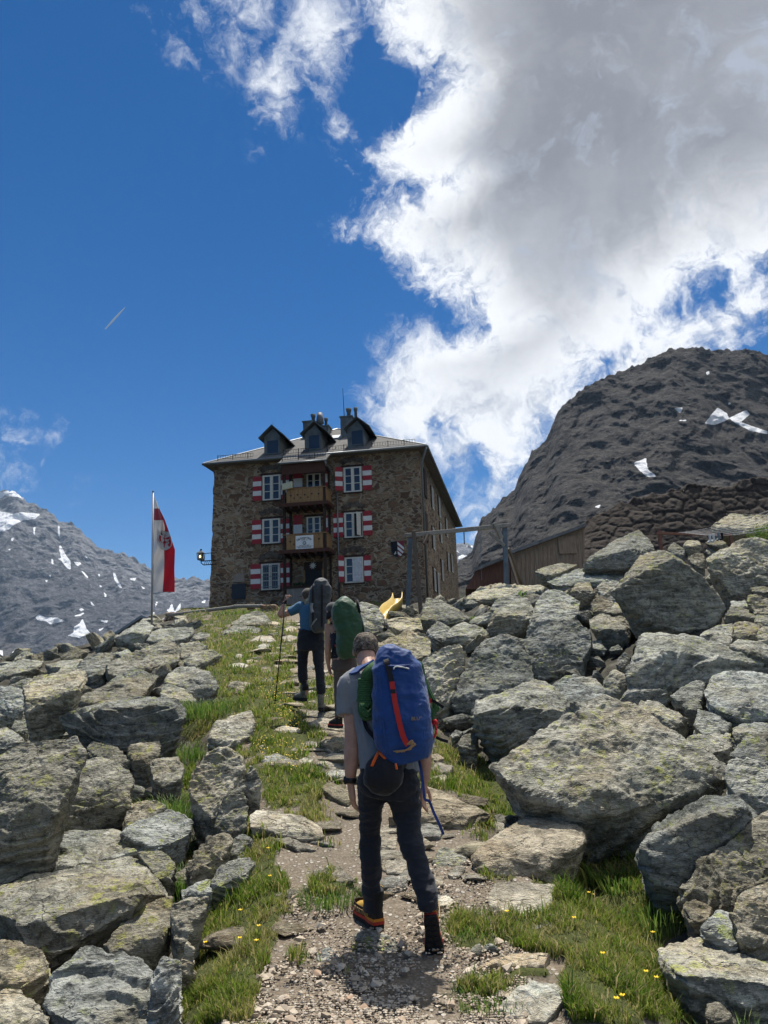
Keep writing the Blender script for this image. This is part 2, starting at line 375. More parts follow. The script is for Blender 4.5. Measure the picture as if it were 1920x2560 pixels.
# ------------------------------------------------------------------ rock material
def rock_mat(name, base, dark, lichen, scale=1.0, lich=1.0):
    m_, t, b = material(name, 0.92, 0.12)
    tcn = t.n('ShaderNodeTexCoord'); co = tcn.outputs['Object']
    oi = t.n('ShaderNodeObjectInfo'); rnd = oi.outputs['Random']
    sh = t.vm('ADD', co, t.vm('SCALE', t.vm('ADD', oi.outputs['Location'], (3.1, 7.7, 1.3)), sc=3.7))
    # foliation: stretched coordinates
    mp = t.n('ShaderNodeMapping'); t.link(sh, mp.inputs[0]); mp.inputs['Scale'].default_value = (1.0, 1.0, 3.6); mp.inputs['Rotation'].default_value = (0.25, 0.3, 0.4)
    st = mp.outputs[0]
    n0 = t.noise(sh, 1.3*scale, 5, 0.6); n1_ = t.noise(st, 3.6*scale, 9, 0.68, 0.4); n2_ = t.noise(sh, 17*scale, 6, 0.7); n3_ = t.noise(st, 42*scale, 4, 0.65)
    col = t.ramp(n1_, [(0.30, dark), (0.44, tuple(c*.55 for c in base)), (0.56, base), (0.74, tuple(min(.7, c*1.45) for c in base))])
    nb = t.noise(sh, .9*scale, 6, .65); col = t.mix(t.m('MULTIPLY', t.smooth(nb, .48, .66), .62), col, tuple(c*q for c, q in zip(dark, (1.9, 2.0, 1.75))))
    col = t.mix(t.m('MULTIPLY', t.smooth(n0, .48, .66), 0.45), col, tuple(c*q for c, q in zip(base, (1.02, .86, .66))))        # rusty warm zones
    col = t.mix(t.m('MULTIPLY', t.smooth(n2_, .50, .62), 0.62), col, dark)                                                   # dark lichen specks
    col = t.mix(t.m('MULTIPLY', t.smooth(n3_, .56, .68), 0.5), col, tuple(min(.8, c*1.7) for c in base))                         # pale mica flakes
    # crustose map lichen in rounded spots on the upper sides
    geo = t.n('ShaderNodeNewGeometry'); sx = t.n('ShaderNodeSeparateXYZ'); t.link(geo.outputs['Normal'], sx.inputs[0])
    up = t.smooth(sx.outputs[2], -.25, .75)
    vv = t.vm('ADD', sh, t.vm('SCALE', t.noise(sh, 9*scale, 3, .6, out='Color'), sc=.12))
    v1 = t.voro(vv, 9.0*scale, 'F1'); v2 = t.voro(t.vm('ADD', vv, (5.2, 1.7, 8.8)), 26*scale, 'F1')
    big = t.smooth(t.noise(sh, 1.5*scale, 5, .65), .42, .60)
    l1 = t.m('MULTIPLY', t.smooth(v1, .40, .26), big); l2 = t.m('MULTIPLY', t.smooth(v2, .36, .22), t.smooth(t.noise(sh, 3.1*scale, 4, .6), .47, .60))
    lm = t.m('MULTIPLY', t.m('MULTIPLY', t.m('MAXIMUM', l1, l2), up), t.smooth(t.noise(sh, 60*scale, 3, .6), .34, .52))
    col = t.mix(t.m('MULTIPLY', lm, .78*lich, clamp=True), col, lichen)
    l3 = t.m('MULTIPLY', t.smooth(t.voro(t.vm('ADD', vv, (1.2, 9.7, 3.8)), 15*scale, 'F1'), .30, .2), t.smooth(t.noise(sh, 2.2*scale, 3, .6), .5, .6))
    col = t.mix(t.m('MULTIPLY', l3, .55), col, (.40, .41, .38))                                                           # whitish rosettes
    oc = t.n('ShaderNodeSeparateColor'); t.link(oi.outputs['Color'], oc.inputs[0])
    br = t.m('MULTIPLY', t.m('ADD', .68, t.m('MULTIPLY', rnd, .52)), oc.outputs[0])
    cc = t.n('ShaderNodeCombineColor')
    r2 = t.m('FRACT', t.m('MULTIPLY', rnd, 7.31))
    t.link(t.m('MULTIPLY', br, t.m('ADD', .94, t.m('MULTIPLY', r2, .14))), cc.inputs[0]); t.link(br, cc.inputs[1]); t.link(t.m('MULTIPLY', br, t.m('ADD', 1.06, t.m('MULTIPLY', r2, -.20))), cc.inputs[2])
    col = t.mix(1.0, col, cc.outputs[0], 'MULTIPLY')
    t.link(col, b.inputs['Base Color'])
    h = t.m('ADD', t.m('MULTIPLY', n1_, 1.0), t.m('ADD', t.m('MULTIPLY', n2_, .30), t.m('MULTIPLY', n3_, .28)))
    vc = t.voro(t.vm('ADD', st, t.vm('SCALE', t.noise(st, 5*scale, 3, .6, out='Color'), sc=.25)), 3.0*scale, 'DISTANCE_TO_EDGE')
    crack = t.m('MULTIPLY', t.smooth(vc, .03, 0.0), t.smooth(t.noise(sh, 1.9*scale, 2, .5), .44, .56))
    h = t.m('SUBTRACT', h, t.m('MULTIPLY', crack, .35))
    t.link(t.bump(h, 1.0, .09/scale), b.inputs['Normal'])
    return m_
M_ROCK = rock_mat('gneiss', (.46, .45, .39), (.060, .062, .054), (.40, .42, .11))
M_SLAB = rock_mat('trodden_gneiss', (.55, .50, .41), (.15, .135, .11), (.40, .40, .2), 1.0, .25)

# ------------------------------------------------------------------ ground sheet
def ground_z(x, y):
    z = G(x, y)
    l = np.interp(y, _cy, _cl); r = np.interp(y, _cy, _cr)
    inside = np.clip((x-l+.2)/.5, 0, 1)*np.clip((r+.2-x)/.5, 0, 1)
    sc = np.clip(y/12, .35, 1.4); p2 = np.stack([x, y, x*0], 1)
    return z + (1-inside)*(fbm(p2*1.1, 5, .55)*.16*sc - .26) + inside*(fbm(p2*1.0, 3)*.035*sc + fbm(p2*6, 3)*.012), inside
def grass_cover(x, y, z, inside):
    """0..1: how grassy the ground is, from the traced patches and a patchy upper meadow"""
    px, py = proj(np.stack([x, y, z], 1)); g = np.zeros(len(x)); j = fbm(np.stack([x*2.2, y*2.2, x*0+4], 1), 4)
    wob = fbm(np.stack([x*5, y*5, x*0+9], 1), 3)*16*5/np.maximum(y, 3); wob2 = fbm(np.stack([x*5, y*5, x*0+29], 1), 3)*16*5/np.maximum(y, 3)
    for poly in GRASS: g = np.maximum(g, inpoly(px+wob, py+wob2, poly)*1.0)
    trail = np.abs(x-np.interp(y, [4, 6, 8, 10.8, 15, 20, 30, 45], [.1, .05, -.25, -.7, -1.3, -2.2, -3.6, -4.2]))
    up = np.clip((y-5.6)/1.6, 0, 1)*inside*np.clip((trail-.22)*2.2, 0, 1)
    g = np.maximum(g, np.clip(up*(.62+1.5*j), 0, 1))
    g = np.maximum(g, np.clip((j-.25)*4, 0, 1)*inside*np.clip((trail-.25)*2, 0, 1)*.8)
    for q, dd in SLABPX: g = np.where(inpoly(px, py, q) & (np.abs(y-dd) < 1.2+.2*dd), 0, g)
    return g*(y > 3)
SLABPX = []
def build_ground():
    ys = np.concatenate([np.linspace(-14, 2.4, 24), 2.5*np.exp(np.linspace(0, math.log(60/2.5), 400))])
    us = np.linspace(-1, 1, 420); us = np.sign(us)*(np.abs(us)**1.25)*1.25
    Y, Uu = np.meshgrid(ys, us, indexing='ij'); X = Uu*(np.maximum(Y, 3)+5)
    x, y = X.ravel(), Y.ravel()
    z, inside = ground_z(x, y)
    # steps in the trodden path
    g = grass_cover(x, y, z, inside)
    z += g*.03
    pth = inside*(1-g)
    n0, n1 = len(ys), len(us); i = np.arange(n0*n1).reshape(n0, n1)
    f = np.stack([i[:-1, :-1], i[:-1, 1:], i[1:, 1:], i[1:, :-1]], -1).reshape(-1, 4)
    me = mesh_np('ground', np.stack([x, y, z], 1), f, True)
    attr(me, 'grassy', g); attr(me, 'path', pth)
    m_, t, b = material('ground', .95, .1)
    co = t.n('ShaderNodeTexCoord').outputs['Object']
    ag = t.n('ShaderNodeAttribute', attribute_name='grassy').outputs['Fac']; ap = t.n('ShaderNodeAttribute', attribute_name='path').outputs['Fac']
    n = t.noise(co, 2.5, 8, .65); nf = t.noise(co, 28, 6, .7)
    vpe = t.voro(co, 26, 'F1'); vcol = t.voro(co, 26, 'F1', 'Color'); vpe2 = t.voro(co, 60, 'F1')
    soil = t.ramp(nf, [(.3, (.075, .056, .037)), (.55, (.165, .128, .086)), (.75, (.30, .245, .175))])
    peb = t.ramp(t.n('ShaderNodeSeparateColor').outputs[0] if False else vpe2, [(.1, (.34, .30, .25)), (.6, (.17, .145, .115))])
    sv = t.n('ShaderNodeSeparateColor'); t.link(vcol, sv.inputs[0])
    isp = t.m('MULTIPLY', t.smooth(vpe, .42, .30), t.smooth(sv.outputs[0], .35, .5))
    dirt = t.mix(isp, t.mix(.5, soil, peb), t.ramp(sv.outputs[1], [(0, (.22, .19, .155)), (1, (.46, .42, .36))]))
    rub = t.ramp(n, [(.3, (.028, .027, .022)), (.5, (.07, .066, .052)), (.7, (.15, .14, .115))])
    gr = t.ramp(nf, [(.3, (.030, .038, .012)), (.6, (.075, .085, .028)), (.8, (.16, .14, .07))])
    col = t.mix(ap, rub, dirt); col = t.mix(t.smooth(t.m('ADD', ag, t.m('MULTIPLY', t.m('SUBTRACT', n, .5), .8)), .35, .65), col, gr)
    t.link(col, b.inputs['Base Color'])
    h = t.m('ADD', t.m('MULTIPLY', n, .8), t.m('ADD', t.m('MULTIPLY', nf, .3), t.m('MULTIPLY', isp, .35)))
    t.link(t.bump(h, .9, .05), b.inputs['Normal'])
    o = link('ground', me, m_); tag(o, kind='structure')
    return x, y, z, pth

GRASS = [fx('C5', [(770, 1500), (800, 1300), (850, 1150), (860, 1000), (920, 930), (1000, 850), (1070, 760), (1090, 660), (1150, 670), (1200, 800), (1240, 900), (1240, 1000), (1180, 1150), (1130, 1300), (1080, 1500)]),
         fx('C6', [(640, 880), (760, 800), (870, 690), (1000, 690), (1100, 740), (1110, 850), (1250, 900), (1290, 1030), (1360, 1080), (1200, 1150), (1200, 1250), (1300, 1300), (1450, 1380), (1600, 1400), (1680, 1500), (820, 1500), (770, 1300), (820, 1200), (700, 1200), (500, 1150), (450, 1060), (600, 1050), (720, 1020), (740, 920)]),
         fx('C6', [(230, 300), (330, 290), (440, 370), (520, 430), (620, 500), (700, 590), (540, 630), (440, 560), (330, 520), (230, 420)]),
         fx('C6', [(270, 1100), (330, 1020), (400, 1040), (450, 1100), (500, 1180), (330, 1170)]),
         fx('CP', [(300, 160), (400, 60), (490, 130), (480, 200), (380, 240), (300, 200)]),
         fx('C5', [(1140, 500), (1160, 420), (1250, 390), (1350, 400), (1420, 440), (1400, 500), (1350, 560), (1180, 560)]),
         fx('CM', [(320, 300), (560, 280), (820, 320), (830, 500), (720, 520), (580, 560), (430, 640), (330, 480)]),
         fx('CM', [(160, 830), (220, 680), (430, 640), (580, 540), (800, 520), (820, 680), (850, 760), (1000, 880), (900, 930), (800, 960), (620, 940), (560, 960), (600, 760), (450, 690), (330, 800), (260, 900)]),
         fx('C5', [(560, 1170), (720, 1100), (700, 1200), (650, 1240)]), fx('C5', [(720, 750), (800, 700), (900, 690), (850, 780), (780, 860), (700, 880)]),
         fx('C5', [(640, 590), (720, 500), (810, 460), (820, 540), (760, 540)]),
         fx('CM', [(20, 1198), (150, 1040), (250, 1000), (200, 1198)]),
         fx('CM', [(640, 1120), (700, 1050), (860, 1040), (960, 1060), (1080, 1080), (1000, 1150), (800, 1160)]),
         fx('CM', [(560, 230), (660, 160), (830, 180), (840, 300), (700, 300)]),
         fx('CM', [(850, 520), (1060, 480), (1060, 640), (1000, 700), (860, 680)]),
         fx('CM', [(380, 160), (420, 120), (560, 100), (570, 115), (470, 160)]),
         fx('CP', [(1110, 740), (1250, 680), (1400, 690), (1380, 740), (1240, 790)]),
         fx('CP', [(1340, 640), (1640, 600), (1659, 650), (1480, 670)])]

# ------------------------------------------------------------------ boulders
def rock_mesh(poly, d0, Lf=0.7, seed=0, ridge=None, Labs=None, amp=1.0, chips=5, vox=None, face=0.5):
    """closed stone whose outline is the polygon (photo pixels) at forward distance d0"""
    rs = np.random.RandomState(seed); poly = np.array(poly, float)
    x0, y0 = poly.min(0); x1, y1 = poly.max(0); h = y1-y0; w_ = x1-x0
    wm = w_/FPX*d0; hm = h/FPX*d0; L = Labs or Lf*min(wm, 2.2*hm+.3*wm)
    pts = []; cx, cy = poly.mean(0)
    fr = max(.06, face+.12*rs.uniform(-1, 1))
    def dep(t, bul=0): return d0 + L*(.12*min(t, fr)/fr + (.88*max(0, t-fr)/(1-fr))) - bul
    for x, y in poly:
        t = (y1-y)/h; pts.append(P(x, y, dep(t)))
        if t > .25:
            q = P(cx+(x-cx)*.86, cy+(y-cy)*.80+.05*h, dep(t)+L*.55); pts.append(q)
        if t < .4:
            q = P(cx+(x-cx)*.72, y, d0+.38*L); q[2] -= .2*hm+.34; pts.append(q)
            q = P(cx+(x-cx)*.7, y, d0+L*1.1); q[2] -= .2*hm+.34; pts.append(q)
    if ridge is None:
        k = rs.uniform(.28, .72)
        ridge = [(x0+w_*a, y1-h*(fr+b)) for a, b in ((.22, .03*rs.normal()), (k, .16*rs.uniform(-.4, 1)), (.8, .03*rs.normal()))]
        ridge = [p for p in ridge if inpoly(np.array([p[0]]), np.array([p[1]]), poly)[0]]
    for x, y in ridge:
        t = (y1-y)/h; pts.append(P(x, y, d0+.09*L+L*.12*max(0, t-.5)))
    pts = np.array(pts); org = P(cx, y1, d0+.4*L); org[2] = float(G(org[0], org[1]))
    bm = bmesh.new()
    for p in pts-org: bm.verts.new(p)
    bmesh.ops.convex_hull(bm, input=bm.verts[:])
    size = max(wm, hm)
    for k in range(chips):
        vv = [np.array(v.co) for v in bm.verts]; c = np.mean(vv, 0); v = vv[rs.randint(len(vv))]
        n = v-c; ln = np.linalg.norm(n)+1e-6; n = n/ln + rs.normal(size=3)*.35; n /= np.linalg.norm(n)
        pr = max((q-c)@n for q in vv)
        bmesh.ops.bisect_plane(bm, geom=bm.verts[:]+bm.edges[:]+bm.faces[:], plane_co=Vector(c+n*(pr-size*rs.uniform(.02, .07))), plane_no=Vector(n), clear_outer=True)
        b2 = bmesh.new()
        for v in bm.verts: b2.verts.new(v.co)
        bm.free(); bm = b2
        bmesh.ops.convex_hull(bm, input=bm.verts[:])
    lo = [v for v in bm.verts if not v.link_faces]
    bmesh.ops.delete(bm, geom=lo, context='VERTS')
    bmesh.ops.recalc_face_normals(bm, faces=bm.faces)
    me = bpy.data.meshes.new('rock'); bm.to_mesh(me); bm.free()
    vx = vox or max(3.0/FPX*d0, size/120)
    me = remesh(me, vx)
    return roughen(me, size*(.6 if Labs else 1), rs, amp), org
def roughen(me, S, rs, amp=1.0):
    v = coords(me); n = normals(me)
    A = np.linalg.qr(rs.normal(size=(3, 3)))[0]; s0 = S**.75
    q = v@A + rs.uniform(-50, 50, 3)
    ax = np.array([rs.normal()*.25, rs.normal()*.25-.15, 1.0]); ax /= np.linalg.norm(ax)
    hgt = v@ax
    wob = fbm(q*(1.1/s0), 3)*.22*s0
    lay = (hgt+wob)/(.085*s0**.8+.02)
    fr = lay-np.floor(lay); step = np.minimum(fr/.82, (1-fr)/.18)               # foliation ledges
    lm = np.clip(fbm(q*(1.3/s0)+40, 3)*1.6+.55, 0, 1.2)
    d = s0*(.030*fbm(q*(1.2/s0), 3) + .020*fbm(q*(4.5/s0), 4, .6)) + .036*s0**.7*(step-.5)*lm + .008*fbm(q*14, 3, .6)
    d -= .03*s0*np.clip(ridged(q*(1.0/s0)+7, 3)-.86, 0, 1)*5
    setco(me, v+n*(d*amp)[:, None])
    return me
# frame, label, outline, options
ROCKS = [
 ('C4', 'huge peaked boulder with a pale lit left facet, largest on the upper slope', [(970,490),(1030,440),(1085,340),(1170,288),(1240,315),(1330,370),(1390,420),(1440,490),(1470,560),(1440,610),(1380,650),(1280,645),(1170,630),(1060,545)], dict(ridge=[(1065,525),(1120,465),(1180,410),(1250,335),(1300,600)], chips=1, face=.75, L=.8)),
 ('C4', 'pointed grey boulder on the skyline left of the red clothesline post', [(850,375),(870,350),(980,305),(985,265),(1060,235),(1100,212),(1150,255),(1175,300),(1085,365),(1040,385),(950,385)], {}),
 ('C4', 'big layered slab leaning under the clotheslines at the right edge', [(1390,340),(1450,300),(1560,250),(1620,238),(1700,262),(1700,440),(1590,465),(1500,500),(1450,450),(1400,400)], dict(ridge=[(1400,360),(1480,420),(1560,440)])),
 ('CR', 'pale stone wedged between the huge peaked boulder and the layered slab', [(900,540),(960,505),(1060,500),(1070,560),(1060,660),(940,600)], {}),
 ('C4', 'long flat pale rock lying below the right swing post', [(325,520),(420,460),(520,445),(640,455),(700,460),(680,490),(560,500),(500,525),(400,530)], dict(L=1.2)),
 ('C4', 'long low rock on the crest in front of the wooden shed', [(700,440),(780,390),(900,378),(1060,390),(1040,440),(960,445),(820,470),(760,465)], {}),
 ('C4', 'small crest rock just right of the swing post foot', [(650,395),(700,380),(760,355),(840,365),(800,385),(710,420)], {}),
 ('C4', 'wedge boulder with a dark left face below the swing beam', [(150,600),(185,510),(240,515),(300,545),(375,600),(340,625),(230,622)], {}),
 ('C4', 'low flat rock beneath the yellow slide', [(5,600),(60,595),(150,605),(195,625),(180,650),(60,655),(20,640)], {}),
 ('C4', 'small rounded rock just below the wedge boulder', [(180,655),(230,607),(300,640),(280,690),(215,695)], {}),
 ('C4', 'small pale rock at the foot of the dark round boulder', [(250,690),(280,645),(345,612),(420,640),(460,665),(420,690),(330,700)], {}),
 ('C4', 'dark round-faced boulder left of the tall peaked one', [(440,640),(480,560),(540,525),(620,510),(648,560),(640,620),(600,660),(520,672),(450,650)], {}),
 ('C4', 'pale flat block on top of the dark round-faced boulder', [(450,570),(480,520),(570,478),(600,510),(540,530),(490,565)], {}),
 ('C4', 'tall peaked boulder with a shaded front in mid slope', [(605,680),(650,600),(660,520),(705,470),(790,490),(850,530),(840,580),(790,620),(660,675)], {}),
 ('C4', 'square dark block behind the tall peaked boulder', [(805,480),(830,445),(890,443),(915,490),(880,512),(820,508)], {}),
 ('C4', 'small angular rock right of the square dark block', [(915,460),(960,430),(1020,440),(985,482),(940,500)], {}),
 ('C4', 'pale low rock beside a small grass tuft', [(890,530),(930,500),(990,515),(1000,540),(950,572),(900,562)], {}),
 ('C4', 'flat dark slab tucked under the left side of the huge peaked boulder', [(950,570),(1000,530),(1060,520),(1160,600),(1155,625),(1080,638),(1020,605)], {}),
 ('C4', 'squat boulder below the huge peaked boulder, above the dark hollow', [(880,600),(960,570),(1050,565),(1075,620),(1060,690),(970,692),(890,640)], {}),
 ('C4', 'upper half of the long tilted block above the dark hollow', [(590,700),(680,630),(760,600),(830,605),(890,650),(900,710),(860,780),(760,830),(650,865),(600,800)], dict(chips=4)),
 ('C4', 'long tilted boulder leaning down towards the blue backpack', [(285,960),(330,850),(400,730),(440,690),(530,665),(600,690),(640,770),(650,860),(560,885),(420,965),(340,998),(300,985)], dict(chips=4)),
 ('C4', 'upright slab standing directly right of the blue backpack', [(150,790),(200,740),(330,700),(350,745),(345,800),(320,880),(280,985),(210,1005),(170,900)], {}),
 ('C4', 'blocky boulder under the long tilted one, with a lit ridge', [(375,1020),(400,950),(530,900),(650,855),(700,870),(760,920),(845,1000),(800,1045),(700,1100),(650,1145),(540,1135),(440,1085)], dict(ridge=[(400,1010),(600,975),(800,1000)])),
 ('C4', 'shadowed rock at the bottom of the dark hollow', [(720,880),(800,840),(920,860),(975,940),(960,990),(850,1000),(780,950)], {}),
 ('C4', 'rounded rock between the dark hollow and the green tinged slab', [(945,870),(990,812),(1045,830),(1050,880),(1020,935),(960,960)], {}),
 ('C4', 'small upright stone beside the dark hollow', [(1000,790),(1040,740),(1058,760),(1045,815),(1010,825)], {}),
 ('C4', 'broad slab with yellow-green lichen below the huge peaked boulder', [(1050,860),(1090,740),(1120,680),(1200,660),(1360,680),(1500,720),(1600,760),(1645,795),(1600,830),(1500,840),(1380,870),(1280,905),(1180,890),(1080,890)], dict(L=.5)),
 ('C4', 'pyramid shaped rock below the green tinged slab', [(1000,965),(1060,900),(1150,828),(1200,880),(1240,920),(1220,965),(1100,975)], {}),
 ('C4', 'pale cracked slab with orange stains at the right edge', [(1375,910),(1420,850),(1500,820),(1600,828),(1700,845),(1700,1020),(1600,1010),(1530,1045),(1470,1015),(1400,965)], dict(L=1.1, tone=1.25)),
 ('CR', 'pale low rock at the upper right of the green tinged slab', [(1010,1290),(1030,1240),(1200,1180),(1330,1160),(1330,1290),(1100,1320)], {}),
 ('CR', 'dark egg shaped stone in front of the pale low rock', [(1090,1330),(1150,1260),(1230,1245),(1330,1310),(1280,1378),(1190,1355)], {}),
 ('CR', 'yellowish block with a flat top near the right edge', [(1330,1300),(1330,1160),(1440,1140),(1620,1170),(1540,1260),(1440,1315)], {}),
 ('CR', 'dark block cut by the right edge beside the yellowish block', [(1540,1290),(1560,1220),(1610,1180),(1720,1190),(1720,1360),(1580,1345)], {}),
 ('CR', 'wide shadowed boulder below the yellowish block', [(1300,1390),(1370,1310),(1500,1320),(1720,1380),(1720,1500),(1600,1500),(1500,1460)], {}),
 ('CR', 'thin pale ledge at the right edge beneath the layered slab', [(1490,835),(1560,818),(1720,825),(1720,870),(1520,865)], {}),
 ('CR', 'wide pale rock lying against the embankment behind the clotheslines', [(1120,260),(1200,190),(1320,130),(1500,140),(1740,150),(1740,310),(1120,320)], dict(d=36)),
 ('CR', 'pale stone under the clothesline, left of the reddish one', [(710,460),(770,400),(890,470),(870,530),(760,520)], {}),
 ('CR', 'flat pale stone under the middle of the clothesline', [(860,420),(900,375),(1010,385),(1030,420),(950,445)], {}),
 ('CR', 'low stone beneath the hanging socks', [(1060,405),(1110,375),(1240,380),(1270,410),(1160,430)], {}),
 ('CR', 'reddish stone on the slope below the hanging socks', [(1070,475),(1110,430),(1170,440),(1185,470),(1100,520)], dict(tone=1.1)),
 ('CR', 'dark stacked rock at the right edge below the thin ledge', [(1450,945),(1490,885),(1720,940),(1720,1080),(1540,1065)], {}),
 ('CR', 'pale broken slab right of the huge peaked boulder', [(1300,1000),(1310,950),(1450,940),(1480,1000),(1400,1045)], {}),
 ('CR', 'tilted flat stone below the pale broken slab', [(1240,1085),(1290,1000),(1480,1030),(1620,1090),(1560,1135),(1400,1115)], {}),
 ('CR', 'small pale rock at the right edge with grass beside it', [(1520,1145),(1550,1080),(1720,1095),(1720,1175)], {}),
 ('C6', 'very large layered slab overhanging the grass on the right', [(440,375),(620,270),(700,210),(840,140),(950,97),(1060,100),(1150,150),(1250,210),(1330,280),(1440,350),(1500,390),(1480,430),(1380,490),(1200,540),(1000,585),(850,570),(640,510),(520,430)], dict(L=.62, chips=1, amp=1.25, d=5.9, ridge=[(640,500),(1000,560),(1350,480)], face=.08)),
 ('CR', 'brown rounded boulder behind the very large layered slab', [(400,1930),(520,1870),(620,1890),(740,1970),(900,2074),(800,2150),(560,2100)], {}),
 ('CR', 'leaning rock with a mossy white-flowered patch above it', [(740,1850),(850,1760),(1000,1700),(1060,1720),(1030,1900),(900,1900),(780,1900)], {}),
 ('CR', 'small pale stone below the cracked slab', [(850,1930),(920,1880),(1010,1890),(1040,1950),(980,1990),(900,1960)], {}),
 ('C6', 'stack of flat pieces left of the right edge, upper slab', [(1290,262),(1340,240),(1500,230),(1500,290),(1420,318),(1330,298)], {}),
 ('C6', 'cluster rock with upright cracks below the cracked slab', [(1340,200),(1350,120),(1420,140),(1500,190),(1480,235),(1380,238)], {}),
 ('C6', 'flat stone layer on the right edge above the sloping boulder', [(1500,205),(1560,180),(1700,190),(1700,235),(1560,245),(1510,240)], {}),
 ('C6', 'dark wedge at the right end of the very large layered slab', [(1470,430),(1480,335),(1560,328),(1700,385),(1700,560),(1600,548),(1520,500)], {}),
 ('C6', 'sloping boulder with yellow lichen cut by the right edge', [(1490,325),(1560,260),(1700,205),(1700,385),(1600,350)], {}),
 ('C6', 'boulder with a bright top edge and dark front, right of the grass', [(1100,760),(1180,630),(1280,560),(1380,495),(1500,495),(1560,530),(1610,580),(1560,660),(1470,765),(1380,805),(1300,885),(1250,900),(1150,855)], dict(ridge=[(1130,720),(1260,640),(1420,570),(1560,560)])),
 ('C6', 'lichen spotted boulder filling the lower right edge', [(1260,905),(1360,800),(1460,765),(1500,700),(1600,600),(1720,545),(1720,870),(1560,935),(1490,985),(1400,965),(1300,945)], {}),
 ('C6', 'rounded brown boulder at the right edge of the grass', [(1495,1015),(1540,920),(1620,905),(1720,865),(1720,1120),(1600,1150),(1530,1115)], {}),
 ('C6', 'dark stone under the lichen spotted boulder', [(1290,970),(1340,945),(1420,980),(1400,1055),(1330,1045)], {}),
 ('C6', 'grey stone half hidden in grass left of the rounded brown boulder', [(1370,1085),(1440,1000),(1500,1000),(1550,1120),(1500,1145)], {}),
 ('C6', 'broad flat slab with lichen at the lower right', [(1190,1170),(1280,1130),(1380,1100),(1500,1120),(1720,1205),(1720,1340),(1590,1365),(1480,1325),(1300,1285),(1200,1235)], dict(L=1.3, tone=1.15)),
 ('C6', 'small smooth grey stone in the grass at the bottom right', [(1390,1440),(1400,1400),(1440,1390),(1500,1440),(1480,1465),(1410,1460)], {}),
 ('CL', 'flat topped boulder with a mottled pale face, upper left', [(165,700),(250,620),(420,590),(620,572),(660,610),(600,690),(540,760),(500,800),(380,850),(200,900),(180,800)], dict(ridge=[(190,800),(400,770),(560,720)], L=1.1, d=9.5)),
 ('CL', 'dark brown block at the left edge beside the flat topped boulder', [(-40,700),(60,690),(180,700),(195,760),(170,880),(100,960),(30,1000),(-40,980)], {}),
 ('CL', 'large boulder with a broad shaded front in the left boulder field', [(430,920),(560,850),(700,850),(850,820),(1050,790),(1280,795),(1370,870),(1350,950),(1330,1080),(1200,1200),(1050,1210),(900,1120),(600,1050),(480,960)], dict(ridge=[(520,900),(850,850),(1250,830)], chips=4, face=.8)),
 ('CL', 'domed boulder beside the meadow on the left', [(1180,770),(1195,690),(1240,680),(1380,720),(1450,790),(1460,830),(1380,860),(1280,800)], {}),
 ('C5', 'dark boulder at the left edge of the path grass', [(895,255),(930,180),(1030,140),(1090,125),(1110,170),(1090,220),(1020,285),(940,292)], {}),
 ('C5', 'small flat stone left of the large shaded boulder', [(330,245),(360,212),(480,215),(515,240),(480,285),(400,292)], {}),
 ('C5', 'pyramid shaped stone in front of the large shaded boulder', [(110,285),(170,220),(240,170),(280,180),(320,240),(240,275)], {}),
 ('C5', 'ridged stone lying right of the big lichen slab', [(365,295),(400,260),(500,290),(570,350),(540,385),(450,355)], {}),
 ('C5', 'flat topped block under the large shaded boulder', [(550,305),(570,272),(690,268),(695,315),(640,372),(570,355)], {}),
 ('C5', 'cube shaped rock right of the flat topped block', [(645,365),(670,335),(770,325),(800,370),(780,435),(700,468),(660,435)], {}),
 ('C5', 'big lichen covered slab at the left edge', [(-30,320),(100,265),(330,245),(375,300),(370,350),(300,430),(240,535),(220,605),(140,620),(60,680),(-30,740)], dict(L=.9, d=5.6)),
 ('C5', 'tilted slab with yellow lichen beside the cube shaped rock', [(225,600),(260,510),(310,430),(370,340),(460,340),(560,390),(580,440),(560,545),(500,575),(420,640),(290,662),(250,630)], dict(ridge=[(270,590),(400,590),(550,520)], face=.3)),
 ('C5', 'jagged pointed rock at the left edge', [(15,700),(90,620),(140,515),(200,590),(260,610),(272,660),(180,712),(60,735)], {}),
 ('C5', 'tall split boulder beside the path, dark on its right', [(815,475),(830,400),(900,310),(960,290),(1060,310),(1068,380),(1000,430),(950,520),(930,625),(880,595),(850,535)], dict(L=.9)),
 ('C5', 'leaning pale slab against the tall split boulder', [(925,630),(950,530),(1000,480),(1055,420),(1072,560),(1062,655),(960,655)], {}),
 ('C5', 'narrow dark upright stone beside the tall split boulder', [(1060,425),(1080,350),(1125,420),(1122,565),(1070,572)], {}),
 ('C5', 'rounded lichen-topped rock at the grass beside the path', [(1120,385),(1140,330),(1200,318),(1280,350),(1290,385),(1200,380),(1140,402)], {}),
 ('C5', 'low rock in the grass gap behind the lichen boulders', [(535,605),(560,525),(660,512),(720,540),(700,600),(590,655),(540,645)], {}),
 ('C5', 'broken rock with a dark right side in the middle of the left field', [(520,665),(600,600),(740,560),(830,600),(820,665),(760,695),(640,725),(580,695)], {}),
 ('C5', 'smooth pale flat boulder above the biggest slab', [(0,790),(60,720),(100,700),(190,705),(280,665),(430,640),(540,655),(610,690),(620,725),(540,780),(400,800),(250,850),(150,870),(50,890),(0,880)], dict(L=1.0, tone=1.15)),
 ('C5', 'biggest slab in the lower left, lichen speckled with dark hollow below', [(-30,900),(150,850),(300,840),(420,790),(560,760),(630,780),(690,870),(725,930),(640,945),(540,1005),(380,1085),(290,1145),(200,1185),(80,1135),(-30,1050)], dict(ridge=[(20,1080),(200,1130),(370,1050),(620,925)], L=1.25, face=.2, chips=4, tone=1.1)),
